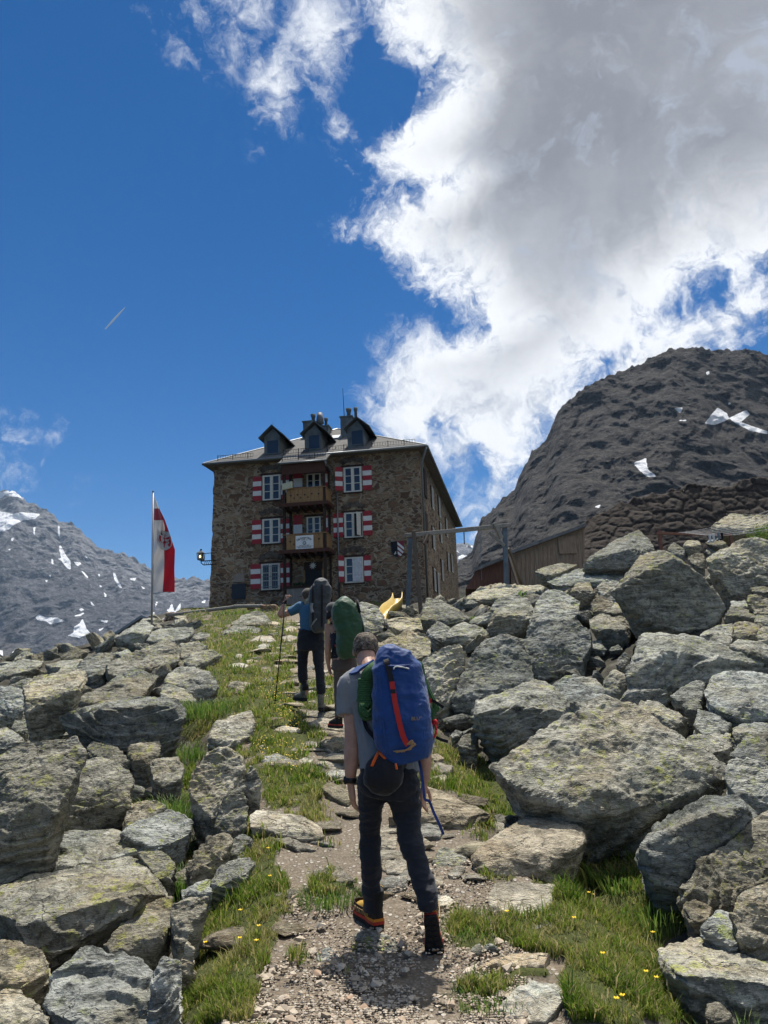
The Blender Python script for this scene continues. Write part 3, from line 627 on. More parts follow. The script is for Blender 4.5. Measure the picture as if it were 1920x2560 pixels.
 ('C5', 'brown tinted slab right of the biggest slab', [(435,1155),(520,1050),(640,960),(750,930),(760,980),(740,1065),(700,1120),(560,1175),(480,1185)], {}),
 ('C5', 'rounded boulder at the left edge below the biggest slab', [(-30,1115),(90,1130),(180,1170),(230,1260),(160,1335),(60,1355),(-30,1335)], {}),
 ('C5', 'broad lichen boulder at the bottom of the left field', [(190,1405),(220,1290),(360,1160),(480,1180),(600,1200),(660,1260),(665,1400),(640,1500),(360,1500),(230,1445)], dict(L=.9)),
 ('C5', 'grey boulder in the bottom left corner', [(-30,1340),(90,1345),(180,1410),(215,1500),(200,1540),(-30,1540)], {}),
 ('C5', 'narrow rust streaked stone beside the grass verge', [(660,1265),(720,1150),(770,1180),(790,1290),(770,1400),(710,1500),(650,1445)], {}),
 ('C5', 'dark sided block standing at the grass verge', [(735,965),(790,940),(900,930),(905,960),(850,1065),(800,1135),(770,1165),(740,1065)], {}),
 ('C5', 'small pale topped stone on the dark sided block', [(780,915),(830,880),(910,860),(915,920),(860,940),(790,940)], {}),
 ('C5', 'grey boulder with a smooth top above the grass verge', [(905,880),(940,820),(1000,775),(1080,765),(1100,800),(1060,845),(960,885),(920,925)], {}),
 ('C5', 'tilted flat rock left of the smooth topped boulder', [(800,810),(860,720),(920,670),(1000,660),(1010,690),(960,765),(900,795),(820,870)], {}),
 ('C5', 'thin upright stone above the grass verge', [(980,765),(1010,680),(1060,660),(1088,692),(1050,765)], {}),
 ('C5', 'small upright grey stone at the edge of the verge', [(770,1250),(800,1140),(830,1110),(842,1200),(810,1268)], {}),
 ('C5', 'dark rock in the gap right of the smooth pale boulder', [(590,745),(700,735),(760,790),(740,865),(680,855)], {}),
 ('CL', 'long pale sloping slab below the flagpole', [(770,615),(780,540),(900,480),(1100,410),(1250,360),(1300,380),(1340,440),(1330,510),(1200,530),(1080,560),(940,590),(850,630)], dict(L=.8, tone=1.1)),
 ('CL', 'flat crest rock right of the flagpole base', [(1080,370),(1115,290),(1200,265),(1430,265),(1445,300),(1380,345),(1200,385)], {}),
 ('CL', 'dark peaked crest rock at the foot of the flagpole', [(850,340),(980,260),(1060,205),(1145,250),(1110,310),(1060,390),(960,390)], {}),
 ('CL', 'dark cracked rock at the upper left edge of the meadow', [(1290,420),(1340,375),(1470,370),(1540,410),(1500,440),(1400,440),(1340,510)], {}),
 ('CL', 'small pale crest rock left of the path meadow', [(1400,355),(1480,300),(1560,310),(1560,360)], {}),
 ('CL', 'layered rock at the meadow edge below the cracked rock', [(1350,510),(1430,450),(1560,430),(1650,465),(1600,500),(1500,520),(1430,590)], {}),
 ('CL', 'mottled boulder at the meadow edge above the domed boulder', [(1215,670),(1240,610),(1330,545),(1420,555),(1550,590),(1620,690),(1600,750),(1500,800),(1450,780),(1370,700)], {}),
 ('CL', 'brown triangular rock in the middle of the upper left field', [(920,600),(1000,555),(1110,600),(1050,650),(930,675)], {}),
 ('CL', 'pointed rock leaning against the brown triangular rock', [(745,725),(830,640),(910,595),(925,665),(860,715)], {}),
 ('CL', 'long tilted slab behind the large shaded boulder', [(560,830),(640,750),(800,670),(900,690),(1100,600),(1180,620),(1080,730),(1050,780),(850,830),(700,850)], dict(L=1.0)),
 ('CL', 'dark shaded rock beneath the low roof edge', [(560,540),(640,470),(760,455),(860,450),(800,510),(760,550),(770,610),(680,640),(600,560)], {}),
 ('CL', 'low flat rock left of the dark shaded rock', [(420,590),(460,550),(560,520),(610,530),(560,575)], {}),
 ('CL', 'brown broken stones at the left edge, upper piece', [(80,1000),(110,945),(215,940),(220,1000),(190,1060),(120,1060)], {}),
 ('CL', 'dark rounded rock at the left edge below the broken stones', [(-30,1010),(60,1000),(130,1040),(185,1100),(60,1150),(-30,1170)], {}),
 ('CL', 'flat pale crest rock at the far left', [(-30,560),(80,540),(180,500),(330,510),(300,560),(160,600),(-30,640)], dict(L=1.0)),
 ('CL', 'low striped outcrop in front of the lower roof', [(330,540),(420,520),(560,500),(620,500),(560,540),(400,580)], {}),
 ('C1', 'pale domed rock at the top of the meadow left of the path', [(215,1425),(300,1370),(380,1343),(440,1368),(475,1425),(440,1440),(260,1440)], {}),
 ('CM', 'long low rock below the pale domed rock', [(380,235),(470,190),(560,195),(640,215),(600,245),(470,250)], {}),
 ('C2', 'mottled boulder behind the green backpack', [(520,235),(600,228),(660,250),(700,310),(690,385),(620,405),(540,390)], {}),
 ('C2', 'wide low boulder right of the camouflage cap', [(640,460),(700,430),(830,375),(920,410),(955,450),(950,515),(870,538),(720,505),(660,485)], {}),
 ('C2', 'dark flat boulder above the wide low boulder', [(700,330),(760,310),(900,320),(940,345),(910,390),(780,392),(720,362)], {}),
 ('CM', 'dark stone step right of the trail below the hikers', [(970,890),(1000,845),(1100,840),(1180,870),(1180,930),(1050,935)], {}),
 ('CM', 'pale rounded rock in the middle of the meadow', [(610,540),(640,490),(700,490),(710,535),(660,550)], {}),
 ('CM', 'small rock between meadow and boulders on the left', [(430,560),(450,515),(500,505),(540,545),(520,600),(450,610)], {}),
 ('C6', 'dark stone beside the path right of the front hiker', [(210,795),(240,725),(310,725),(372,765),(330,815),(250,835)], {}),
 ('C6', 'pale angular stone right of the blue backpack', [(315,275),(340,235),(405,230),(402,292),(350,312)], {}),
 ('C6', 'small pale stone left of the pale angular stone', [(280,245),(310,213),(342,225),(312,252)], {}),
 ('CP', 'rounded pointed stone at the right of the trail', [(1160,520),(1180,480),(1225,460),(1228,550),(1185,555)], {}),
 ('CP', 'pale pointed stone next to the rounded pointed stone', [(1225,500),(1250,430),(1330,490),(1350,520),(1270,530)], {}),
 ('CP', 'round brown stone in the hiker shadow', [(495,640),(510,610),(560,602),(608,625),(600,660),(530,672)], {}),
 ('CP', 'pale brown stone left of the hiker shadow', [(330,540),(350,490),(400,475),(450,530),(430,570),(360,572)], {}),
 ('CP', 'grey flat stone left of the pale brown stone', [(240,530),(270,505),(330,497),(330,535),(280,545)], {}),
 ('CP', 'grey stone at the lower left of the trail gravel', [(205,660),(240,620),(298,618),(300,675),(250,682)], {}),
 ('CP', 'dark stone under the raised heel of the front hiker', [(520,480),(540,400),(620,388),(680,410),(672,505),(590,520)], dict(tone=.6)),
 ('CP', 'flat dark edged stone between the boots of the front hiker', [(670,480),(685,408),(750,430),(800,460),(790,490),(720,500)], {}),
]
SLABS = [
 ('CM', 'low pale slab in the meadow below the cracked rock', [(440, 425), (500, 412), (560, 425), (550, 445), (460, 448)], dict(L=1.6)),
 ('CM', 'small meadow slab with a dark gap above it', [(540, 402), (575, 392), (612, 402), (600, 416), (550, 416)], dict(L=1.6)),
 ('CM', 'small pale stone in the meadow left of the trekking pole', [(615, 442), (650, 432), (692, 442), (680, 458), (630, 458)], dict(L=1.6)),
 ('CM', 'small trail stone right of the trekking pole', [(700, 428), (730, 420), (755, 430), (745, 442), (708, 442)], dict(L=1.6)),
 ('CM', 'narrow sunlit step between the boots of the second hiker', [(895, 578), (920, 572), (948, 580), (940, 592), (900, 592)], dict(L=1.6)),
 ('CM', 'second sunlit step below the boots of the second hiker', [(895, 640), (930, 630), (955, 640), (950, 660), (905, 660)], dict(L=1.6)),
 ('CM', 'flat grey slab among the small yellow flowers', [(700, 800), (760, 778), (860, 795), (850, 822), (740, 825)], dict(L=1.6)),
 ('CM', 'small pale stone below the yellow flowers', [(872, 885), (900, 868), (960, 875), (985, 895), (940, 905), (885, 900)], dict(L=1.6)),
 ('CM', 'flat stone at the top of the meadow below the hut', [(660, 182), (700, 170), (745, 182), (730, 198), (680, 198)], dict(L=1.6)),
 ('CM', 'trail slab at the waist height of the second hiker', [(760, 215), (800, 200), (842, 212), (835, 232), (780, 235)], dict(L=1.6)),
 ('CM', 'grey slab in the upper meadow left of the pole', [(600, 320), (640, 300), (700, 312), (690, 332), (620, 335)], dict(L=1.6)),
 ('CM', 'small stone in the meadow above a dark hollow', [(470, 372), (500, 360), (530, 372), (520, 390), (480, 390)], dict(L=1.6)),
 ('CM', 'worn trail stone behind the knees of the second hiker', [(790, 450), (840, 440), (900, 455), (880, 475), (800, 472)], dict(L=1.6)),
 ('CM', 'mossy trail stone behind the green covered pack hiker', [(1010, 700), (1050, 680), (1070, 700), (1040, 722)], dict(L=1.6)),
 ('CM', 'half buried stone at the right edge of the flower patch', [(840, 980), (880, 965), (930, 975), (920, 1000), (860, 1005)], dict(L=1.6)),
 ('C6', 'worn soil-covered slab below the layered slabs', [(120, 640), (200, 630), (260, 650), (240, 690), (150, 690)], dict(L=1.6)),
 ('C6', 'pale trail slab at the front hiker right thigh', [(-60, 700), (0, 670), (60, 690), (50, 740), (-40, 750)], dict(L=1.6)),
 ('C6', 'pale trail slab behind the right calf', [(0, 800), (60, 770), (110, 800), (90, 850), (10, 850)], dict(L=1.6)),
 ('C6', 'small pale trail stone right of the right calf', [(215, 870), (250, 860), (262, 900), (225, 915)], dict(L=1.6)),
 ('C6', 'smooth trail stone near the trailing boot', [(220, 950), (280, 940), (300, 975), (240, 990)], dict(L=1.6)),
 ('C6', 'thin flat step at the pack hip strap', [(190, 340), (230, 325), (262, 345), (225, 362)], dict(L=1.6)),
 ('C6', 'broad pale slab right of the planted boot', [(-30, 880), (40, 860), (100, 870), (95, 910), (-10, 920)], dict(L=1.6)),
 ('C6', 'large trodden slab with a rusty tint right of the front hiker', [(370,775),(450,700),(620,600),(700,595),(830,610),(895,660),(860,725),(780,765),(700,835),(600,860),(460,860),(400,830)], dict(L=1.9)),
 ('C6', 'square cracked paving slab beside the right grass', [(450,965),(470,890),(600,885),(740,900),(720,1025),(600,1045),(480,1035)], dict(L=1.9)),
 ('C6', 'layered slabs sticking out under the blue strap', [(20,545),(60,500),(180,470),(270,500),(330,540),(460,590),(380,645),(200,628),(20,610)], dict(L=1.9)),
 ('C6', 'thin slab bordering the grass at the lower right of the trail', [(410,1250),(540,1195),(720,1200),(690,1255),(560,1270)], dict(L=1.9)),
 ('C6', 'pale split slab at the bottom edge of the trail', [(490,1450),(560,1360),(650,1320),(760,1340),(790,1390),(700,1500),(540,1500)], dict(L=1.9)),
 ('C6', 'flat reddish stone in the trail', [(350,1305),(420,1285),(490,1300),(450,1332),(370,1328)], dict(L=1.5)),
 ('C5', 'long flat step slab left of the front hiker', [(1075,600),(1110,570),(1200,580),(1320,610),(1390,650),(1400,695),(1300,705),(1180,665),(1080,645)], dict(L=1.9)),
 ('C5', 'narrow slab below the long flat step slab', [(1180,700),(1250,690),(1370,750),(1280,752)], dict(L=1.5)),
 ('CP', 'pale slab between the legs of the front hiker', [(690,145),(740,110),(800,105),(830,150),(780,185),(700,180)], dict(L=1.5)),
 ('CP', 'smooth pale stone right of the trailing boot', [(985,230),(1040,210),(1085,240),(1060,275),(1000,272)], dict(L=1.5)),
 ('CP', 'large pale slab behind the left knee of the front hiker', [(680,60),(690,0),(800,-10),(830,40),(820,85),(720,90)], dict(L=1.6)),
 ('C2', 'pale trail step slab below the rear boot of the second hiker', [(270,900),(340,865),(430,870),(500,900),(480,935),(360,930)], dict(L=1.8)),
 ('C2', 'sunlit trail slab left of the hanging hand', [(330,1110),(400,1060),(500,1060),(500,1140),(400,1140)], dict(L=1.8)),
 ('C2', 'low sunlit trail slab beneath the watch', [(350,1170),(420,1145),(500,1150),(480,1200),(400,1195)], dict(L=1.8)),
 ('C2', 'folded grey slab left of the front hiker thigh', [(350,1245),(400,1210),(460,1240),(540,1290),(500,1345),(420,1300)], dict(L=1.6)),
 ('C2', 'narrow step slab between the second hiker boots', [(170,665),(200,650),(320,655),(325,672),(220,682)], dict(L=1.6)),
 ('C2', 'stone step under the right boot of the second hiker', [(240,850),(300,825),(440,825),(470,840),(400,860)], dict(L=1.6)),
 ('CM', 'flat meadow slab left of the trekking pole', [(560,285),(620,255),(690,260),(720,290),(640,300)], dict(L=1.6)),
 ('CM', 'flat meadow slab right of the trekking pole', [(740,265),(790,250),(840,262),(830,285),(760,285)], dict(L=1.6)),
 ('C2', 'trail slab at the left edge of the yellow flowers', [(0,440),(40,415),(90,415),(95,440),(40,455)], dict(L=1.6)),
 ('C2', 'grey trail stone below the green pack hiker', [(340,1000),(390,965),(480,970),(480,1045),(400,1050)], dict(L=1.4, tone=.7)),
 ('C6', 'flat stone at the right side of the hip strap', [(200,400),(230,360),(300,380),(280,420)], dict(L=1.5)),
 ('C6', 'pale flat step right of the hanging hand', [(190,430),(260,415),(300,440),(260,462)], dict(L=1.5)),
 ('CP', 'pale gravelly slab right of the square paving slab foot', [(1045,90),(1100,45),(1145,60),(1110,105),(1060,118)], dict(L=1.4)),
]
def build_rocks():
    allp = []
    for table, mat, nm in ((ROCKS, M_ROCK, 'boulder'), (SLABS, M_SLAB, 'flat_stone')):
        for i, (fr, lab, pts, op) in enumerate(table):
            poly = fx(fr, pts); yb = max(p[1] for p in poly); xb = [p[0] for p in poly if p[1] == yb][0]
            d0 = op.get('d') or hit(xb, min(yb, 2600), 46.0) or 26.0
            if yb > 2600: d0 -= .1
            if any(k in lab for k in ('peaked', 'pointed', 'pyramid', 'jagged')): op = {**op, 'chips': 2, 'face': op.get('face', .42)}
            rd = fx(fr, op['ridge']) if 'ridge' in op else None
            slab = nm == 'flat_stone'
            La = None
            if slab:
                yt = min(p[1] for p in poly); xt = [p[0] for p in poly if p[1] == yt][0]
                La = max(.12, ((hit(xt, yt) or d0+1)-d0)*.70)
            me, org = rock_mesh(poly, d0, op.get('L', .95), i*7+(3 if slab else 0), rd, La, amp=op.get('amp', .55 if slab else 1.0), chips=op.get('chips', 8), face=op.get('face', .2 if slab else .17))
            org[2] += .02 if slab else 0; o = link(nm, me, mat, loc=org); t = op.get('tone', 1.0); o.color = (t, 1, 1, 1)
            w_ = max(p[0] for p in poly)-min(p[0] for p in poly)
            sm = not slab and w_/FPX*d0 < .45
            if sm: o.name = 'stone'; me.name = 'stone'
            tag(o, lab, 'flat stone' if slab else ('stone' if sm else 'boulder'), 'trodden flat stones in the trail' if slab else 'boulders of the block field')
            allp.append((poly, d0))
    return allp

def slab_px():
    for fr, lab, pts, op in SLABS:
        poly = fx(fr, pts); yb = max(p[1] for p in poly); xb = [p[0] for p in poly if p[1] == yb][0]; SLABPX.append((poly, hit(xb, min(yb, 2600), 46.0) or 26.0))
# ------------------------------------------------------------------ loose stones between the boulders, trail gravel
def shape_proto(seed, n=14, flat=.7):
    rs = np.random.RandomState(seed); v = rs.normal(size=(n, 3)); v /= np.linalg.norm(v, axis=1)[:, None]
    v *= rs.uniform(.75, 1.1, (n, 1)); v *= (1, rs.uniform(.6, 1), flat*rs.uniform(.7, 1.1))
    bm = bmesh.new()
    for p in v: bm.verts.new(p*.5)
    bmesh.ops.convex_hull(bm, input=bm.verts[:]); bmesh.ops.delete(bm, geom=[q for q in bm.verts if not q.link_faces], context='VERTS')
    bmesh.ops.recalc_face_normals(bm, faces=bm.faces)
    me = bpy.data.meshes.new('stone'); bm.to_mesh(me); bm.free(); return me
def build_fillers():
    rs = np.random.RandomState(12)
    protos = []
    for k in range(14):
        me = remesh(shape_proto(100+k), .03); protos.append(roughen(me, 1.0, np.random.RandomState(k), .9))
        protos[-1].materials.append(M_ROCK)
    n = 0; tries = 0; done = []
    while n < 140 and tries < 12000:
        tries += 1
        y = 3.6+34*rs.rand()**1.7; x = rs.uniform(-.62, .62)*(y+1.5)
        l, r = np.interp(y, _cy, _cl), np.interp(y, _cy, _cr)
        if l-.1 < x < r+.05: continue
        z = float(G(x, y))-.18; s = min(1.0, rs.uniform(.22, .55)*(.45+y/16))
        px, py = proj(np.array([[x, y, z]])); px, py = px[0], py[0]
        if not (-40 < px < 1960 and 1400 < py < 2620): continue
        if any(inpoly(np.array([px]), np.array([py]), g)[0] for g in GRASS): continue
        cov = sum(1 for poly, d in placed if inpoly(np.array([px]), np.array([py-.2*s/y*FPX]), poly)[0] and d < y+.1)
        if cov: continue
        if any((x-a)**2+(y-b)**2 < (.42*(s+c))**2 for a, b, c in done): continue
        done.append((x, y, s))
        o = link('loose_stone', protos[rs.randint(14)], None, loc=(x, y, z+.10*s))
        o.rotation_euler = (rs.normal()*.35, rs.normal()*.35, rs.uniform(0, 6.28)); o.scale = (s*rs.uniform(.9, 1.4), s, s*rs.uniform(.7, 1.1))
        o.color = (rs.uniform(.75, 1.1), 1, 1, 1)
        big, far = s > .45, y > 14
        tag(o, ('small lichen-grey rubble stone lying between the larger boulders', 'fist to knee sized rubble stone far up the boulder slope',
                'knee high rubble rock filling a gap between nearer boulders', 'knee high rubble rock filling a gap far up the slope')[2*big+far], 'stone', 'rubble stones filling gaps between the boulders')
        n += 1
    print('fillers', n)
    sp = []
    for k in range(8):
        me = remesh(shape_proto(500+k, 18, .45), .03); sp.append(roughen(me, 1.0, np.random.RandomState(40+k), .45)); sp[-1].materials.append(M_SLAB)
    n = 0; done = []; tries = 0
    while n < 105 and tries < 6000:
        tries += 1; y = 4.7+24*rs.rand()**1.8; tc = np.interp(y, [4, 6, 8, 10.8, 15, 20, 30, 45], [.2, .05, -.25, -.7, -1.3, -2.2, -3.6, -4.2]); x = tc+rs.normal()*(.42 if y < 12 else .5)
        s = rs.uniform(.16, .56)*(1+y/26)
        if y < 5.0 and abs(x) < .45: continue
        if any((x-a)**2+(y-b)**2 < (.46*(s+c))**2 for a, b, c in done): continue
        z = float(ground_z(np.array([x]), np.array([y]))[0][0]); px, py = proj(np.array([[x, y, z]]))
        if any(inpoly(px, py, q)[0] and abs(dd-y) < 1.5 for q, dd in SLABPX): continue
        done.append((x, y, s)); o = link('flat_stone', sp[rs.randint(8)], None, loc=(x, y, z+.005)); o.rotation_euler = (rs.normal()*.06+.08, rs.normal()*.06, rs.uniform(0, 6.28)); o.scale = (s*1.25, s, s*.55); o.color = (rs.uniform(.75, 1.1), 1, 1, 1)
        tag(o, 'small pale flat stone embedded in the lower trail' if y < 9 else 'small pale flat stone embedded in the trail beyond the hikers', 'flat stone', 'small flat stones embedded in the trail'); n += 1
    # gravel on the trail
    vs_, fs_, cs_ = [], [], []; k = 0
    gp = [shape_proto(300+i, 10, .6) for i in range(8)]
    gv = [coords(g) for g in gp]; gf = [[list(p.vertices) for p in g.polygons] for g in gp]
    cnt = 0
    while cnt < 6500:
        py = 2600-440*rs.rand()**1.5; px = rs.uniform(560, 1320)
        y = hit(px, py, 9)
        if y is None: continue
        q = P(px, py, y)
        if any(inpoly(np.array([px]), np.array([py]), g)[0] for g in GRASS) and rs.rand() < .97: continue
        l, r = np.interp(y, _cy, _cl), np.interp(y, _cy, _cr)
        if not l < q[0] < r: continue
        if fbm(np.array([[q[0]*1.7, q[1]*1.7, 3.]]), 3)[0] < -.05+.12*rs.rand(): continue
        s = .0055+.012*rs.rand()**2.0+(.04*rs.rand() if rs.rand() < .035 else 0); i = rs.randint(8); a = rs.uniform(0, 6.28)
        R = np.array([[math.cos(a), -math.sin(a), 0], [math.sin(a), math.cos(a), 0], [0, 0, 1]])
        q[2] = float(G(q[0], q[1])) + .02 + .004
        vs_.append((gv[i]*s*1.7)@R.T+q); fs_ += [[j+k for j in f] for f in gf[i]]; k += len(gv[i]); cnt += 1
        cs_.append(np.full(len(gv[i]), rs.rand()))
    me = mesh_np('gravel', np.concatenate(vs_), fs_); attr(me, 'tone', np.concatenate(cs_))
    m_, t, b = material('gravel', .95, .1)
    a = t.n('ShaderNodeAttribute', attribute_name='tone').outputs['Fac']
    co = t.n('ShaderNodeTexCoord').outputs['Object']
    c = t.ramp(a, [(0, (.30, .24, .175)), (.5, (.52, .44, .335)), (.85, (.66, .58, .46)), (1, (.48, .33, .22))])
    t.link(t.mix(t.m('MULTIPLY', t.noise(co, 70, 4, .6), .7), c, (.14, .12, .1)), b.inputs['Base Color'])
    tag(link('gravel', me, m_), 'pale angular gravel strewn over the brown trail', 'gravel', kind='stuff')
# ------------------------------------------------------------------ mountains
def mountain(name, sky_px, base_py, Db, Dr, nx, nyy, seed, amp, snow=(), rough_scale=1.0, gam=1.25, back=1500, mat=None, lean=1, big=0.0, fine=0.0):
    """rock face standing between distance Db (foot) and Dr (ridge); sky_px is its ridge line in photo pixels"""
    sx = np.array([p[0] for p in sky_px], float); sy = np.array([p[1] for p in sky_px], float)
    xs = np.linspace(sx[0], sx[-1], nx)
    rg = np.interp(xs, sx, sy)
    bx = np.array([p[0] for p in base_py], float); by = np.array([p[1] for p in base_py], float); bs = np.interp(xs, bx, by)
    t = np.linspace(0, 1, nyy)
    V = np.zeros((nyy+6, nx, 3))
    for j in range(nyy):
        py = bs+(rg-bs)*t[j]; dep = Db*(Dr/Db)**(t[j]**gam)
        for i in range(nx): V[j, i] = P(xs[i], py[i], dep)
    for k in range(6):                                   # far side falls away behind the ridge
        V[nyy+k] = V[nyy-1]; V[nyy+k, :, 1] += back*(k+1)/6; V[nyy+k, :, 2] -= back*.55*((k+1)/6)**1.2
    p = V.reshape(-1, 3); tt = np.concatenate([np.repeat(t, nx), np.ones(6*nx)])
    sc = rough_scale
    q = p*np.array([1, .6, .8])/sc
    sh_ = np.stack([q[:, 0]+.55*q[:, 2]*np.sign(lean), q[:, 1]*.35, q[:, 2]*.42], 1); wq = np.stack([fbm(q*.9+3, 3), fbm(q*.9+33, 3), fbm(q*.9+63, 3)], 1)*.35
    g = ridged(sh_+seed+wq, 6, .45)-.74; g2 = fbm(q*3.1+seed*3+wq, 5, .52)
    g0 = ridged(np.stack([sh_[:, 0]*.33, sh_[:, 1]*.2, sh_[:, 2]*.16], 1)+seed*2.1+wq*.4, 4, .5)-.75
    g = g + big*g0
    env = np.clip(tt*5, 0, 1)*(1-.55*np.clip((tt-.9)*10, 0, 1))
    g3 = pn(q*sc/fine+5)+.6*pn(q*sc/fine*2.3+11) if fine else 0
    dirn = p-EYE; dirn /= np.linalg.norm(dirn, axis=1)[:, None]
    v = p - dirn*(amp*env*(g*1.5+.30*g2)+fine*.22*np.clip(tt*5, 0, 1)*g3)[:, None]; v[:, 2] += amp*.22*env*(.6*g+.55*g2) + amp*.18*np.clip((tt-.93)*14, 0, 1)*fbm(q*7+5, 5, .65)
    px, py = proj(v)
    sn = np.zeros(len(v))
    for poly in snow: sn = np.maximum(sn, inpoly(px, py, poly)*1.0)
    sn[nyy*nx:] = 0
    for _ in range(2):
        a = sn.reshape(nyy+6, nx); b_ = a.copy(); b_[1:-1, 1:-1] = (a[1:-1, 1:-1]*2+a[:-2, 1:-1]+a[2:, 1:-1]+a[1:-1, :-2]+a[1:-1, 2:])/6; sn = b_.ravel()
    i = np.arange((nyy+6)*nx).reshape(nyy+6, nx)
    f = np.stack([i[:-1, :-1], i[:-1, 1:], i[1:, 1:], i[1:, :-1]], -1).reshape(-1, 4)
    me = mesh_np(name, v, f, False); attr(me, 'snow', sn); attr(me, 'height', tt)
    o = link(name, me, mat); tag(o, kind='structure'); return o
def mountain_mat(name, rock, dark, low, scree, sc, snowcol=(.92, .93, .95), lowh=.35, dust=0.0, green=.8):
    m_, t, b = material(name, .95, .08)
    co = t.n('ShaderNodeTexCoord').outputs['Object']; c = t.vm('SCALE', co, sc=1/sc)
    ah = t.n('ShaderNodeAttribute', attribute_name='height').outputs['Fac']; asn = t.n('ShaderNodeAttribute', attribute_name='snow').outputs['Fac']
    mp = t.n('ShaderNodeMapping'); t.link(c, mp.inputs[0]); mp.inputs['Scale'].default_value = (.8, 1.0, 2.6); mp.inputs['Rotation'].default_value = (0, .55, 0)
    n1_ = t.noise(mp.outputs[0], 6, 10, .68, .5); n2_ = t.noise(c, 22, 8, .7); n3_ = t.noise(c, 2.5, 5, .6); n4 = t.noise(c, 70, 5, .7)
    col = t.ramp(n1_, [(.3, dark), (.5, rock), (.72, tuple(q*1.6 for q in rock))])
    col = t.mix(t.m('MULTIPLY', t.smooth(n2_, .5, .60), .65), col, tuple(q*2.1 for q in rock)); col = t.mix(t.m('MULTIPLY', t.smooth(n4, .52, .62), .6), col, dark)
    col = t.mix(t.smooth(t.m('ADD', ah, t.m('MULTIPLY', t.m('SUBTRACT', n3_, .5), .5)), lowh+.08, lowh-.06), col, t.mix(t.smooth(n2_, .4, .6), scree, tuple(q*.7 for q in scree)))
    col = t.mix(t.m('MULTIPLY', t.m('MULTIPLY', t.smooth(ah, lowh+.1, lowh-.15), t.smooth(n3_, .42, .56)), green), col, t.mix(n4, tuple(q*.6 for q in low), tuple(q*1.4 for q in low)))
    if dust: col = t.mix(t.m('MULTIPLY', t.smooth(t.m('ADD', ah, t.m('MULTIPLY', t.m('SUBTRACT', n2_, .5), 1.2)), .72, 1.0), dust), col, snowcol)
    sm = t.smooth(t.m('ADD', asn, t.m('MULTIPLY', t.m('SUBTRACT', t.noise(c, 16, 6, .65), .5), .7)), .40, .50)
    col = t.mix(sm, col, snowcol)
    t.link(col, b.inputs['Base Color'])
    n5 = t.noise(mp.outputs[0], 38, 8, .72, .3); col2 = t.mix(t.m('MULTIPLY', t.smooth(n5, .52, .64), .55), col, tuple(q*2.4 for q in rock)); col2 = t.mix(t.m('MULTIPLY', t.smooth(n5, .46, .36), .6), col2, dark); col2 = t.mix(sm, col2, snowcol); t.link(col2, b.inputs['Base Color'])
    t.link(t.bump(t.m('ADD', t.m('MULTIPLY', n2_, .6), t.m('MULTIPLY', n5, .7)), 1.0, sc*.035), b.inputs['Normal'])
    return m_
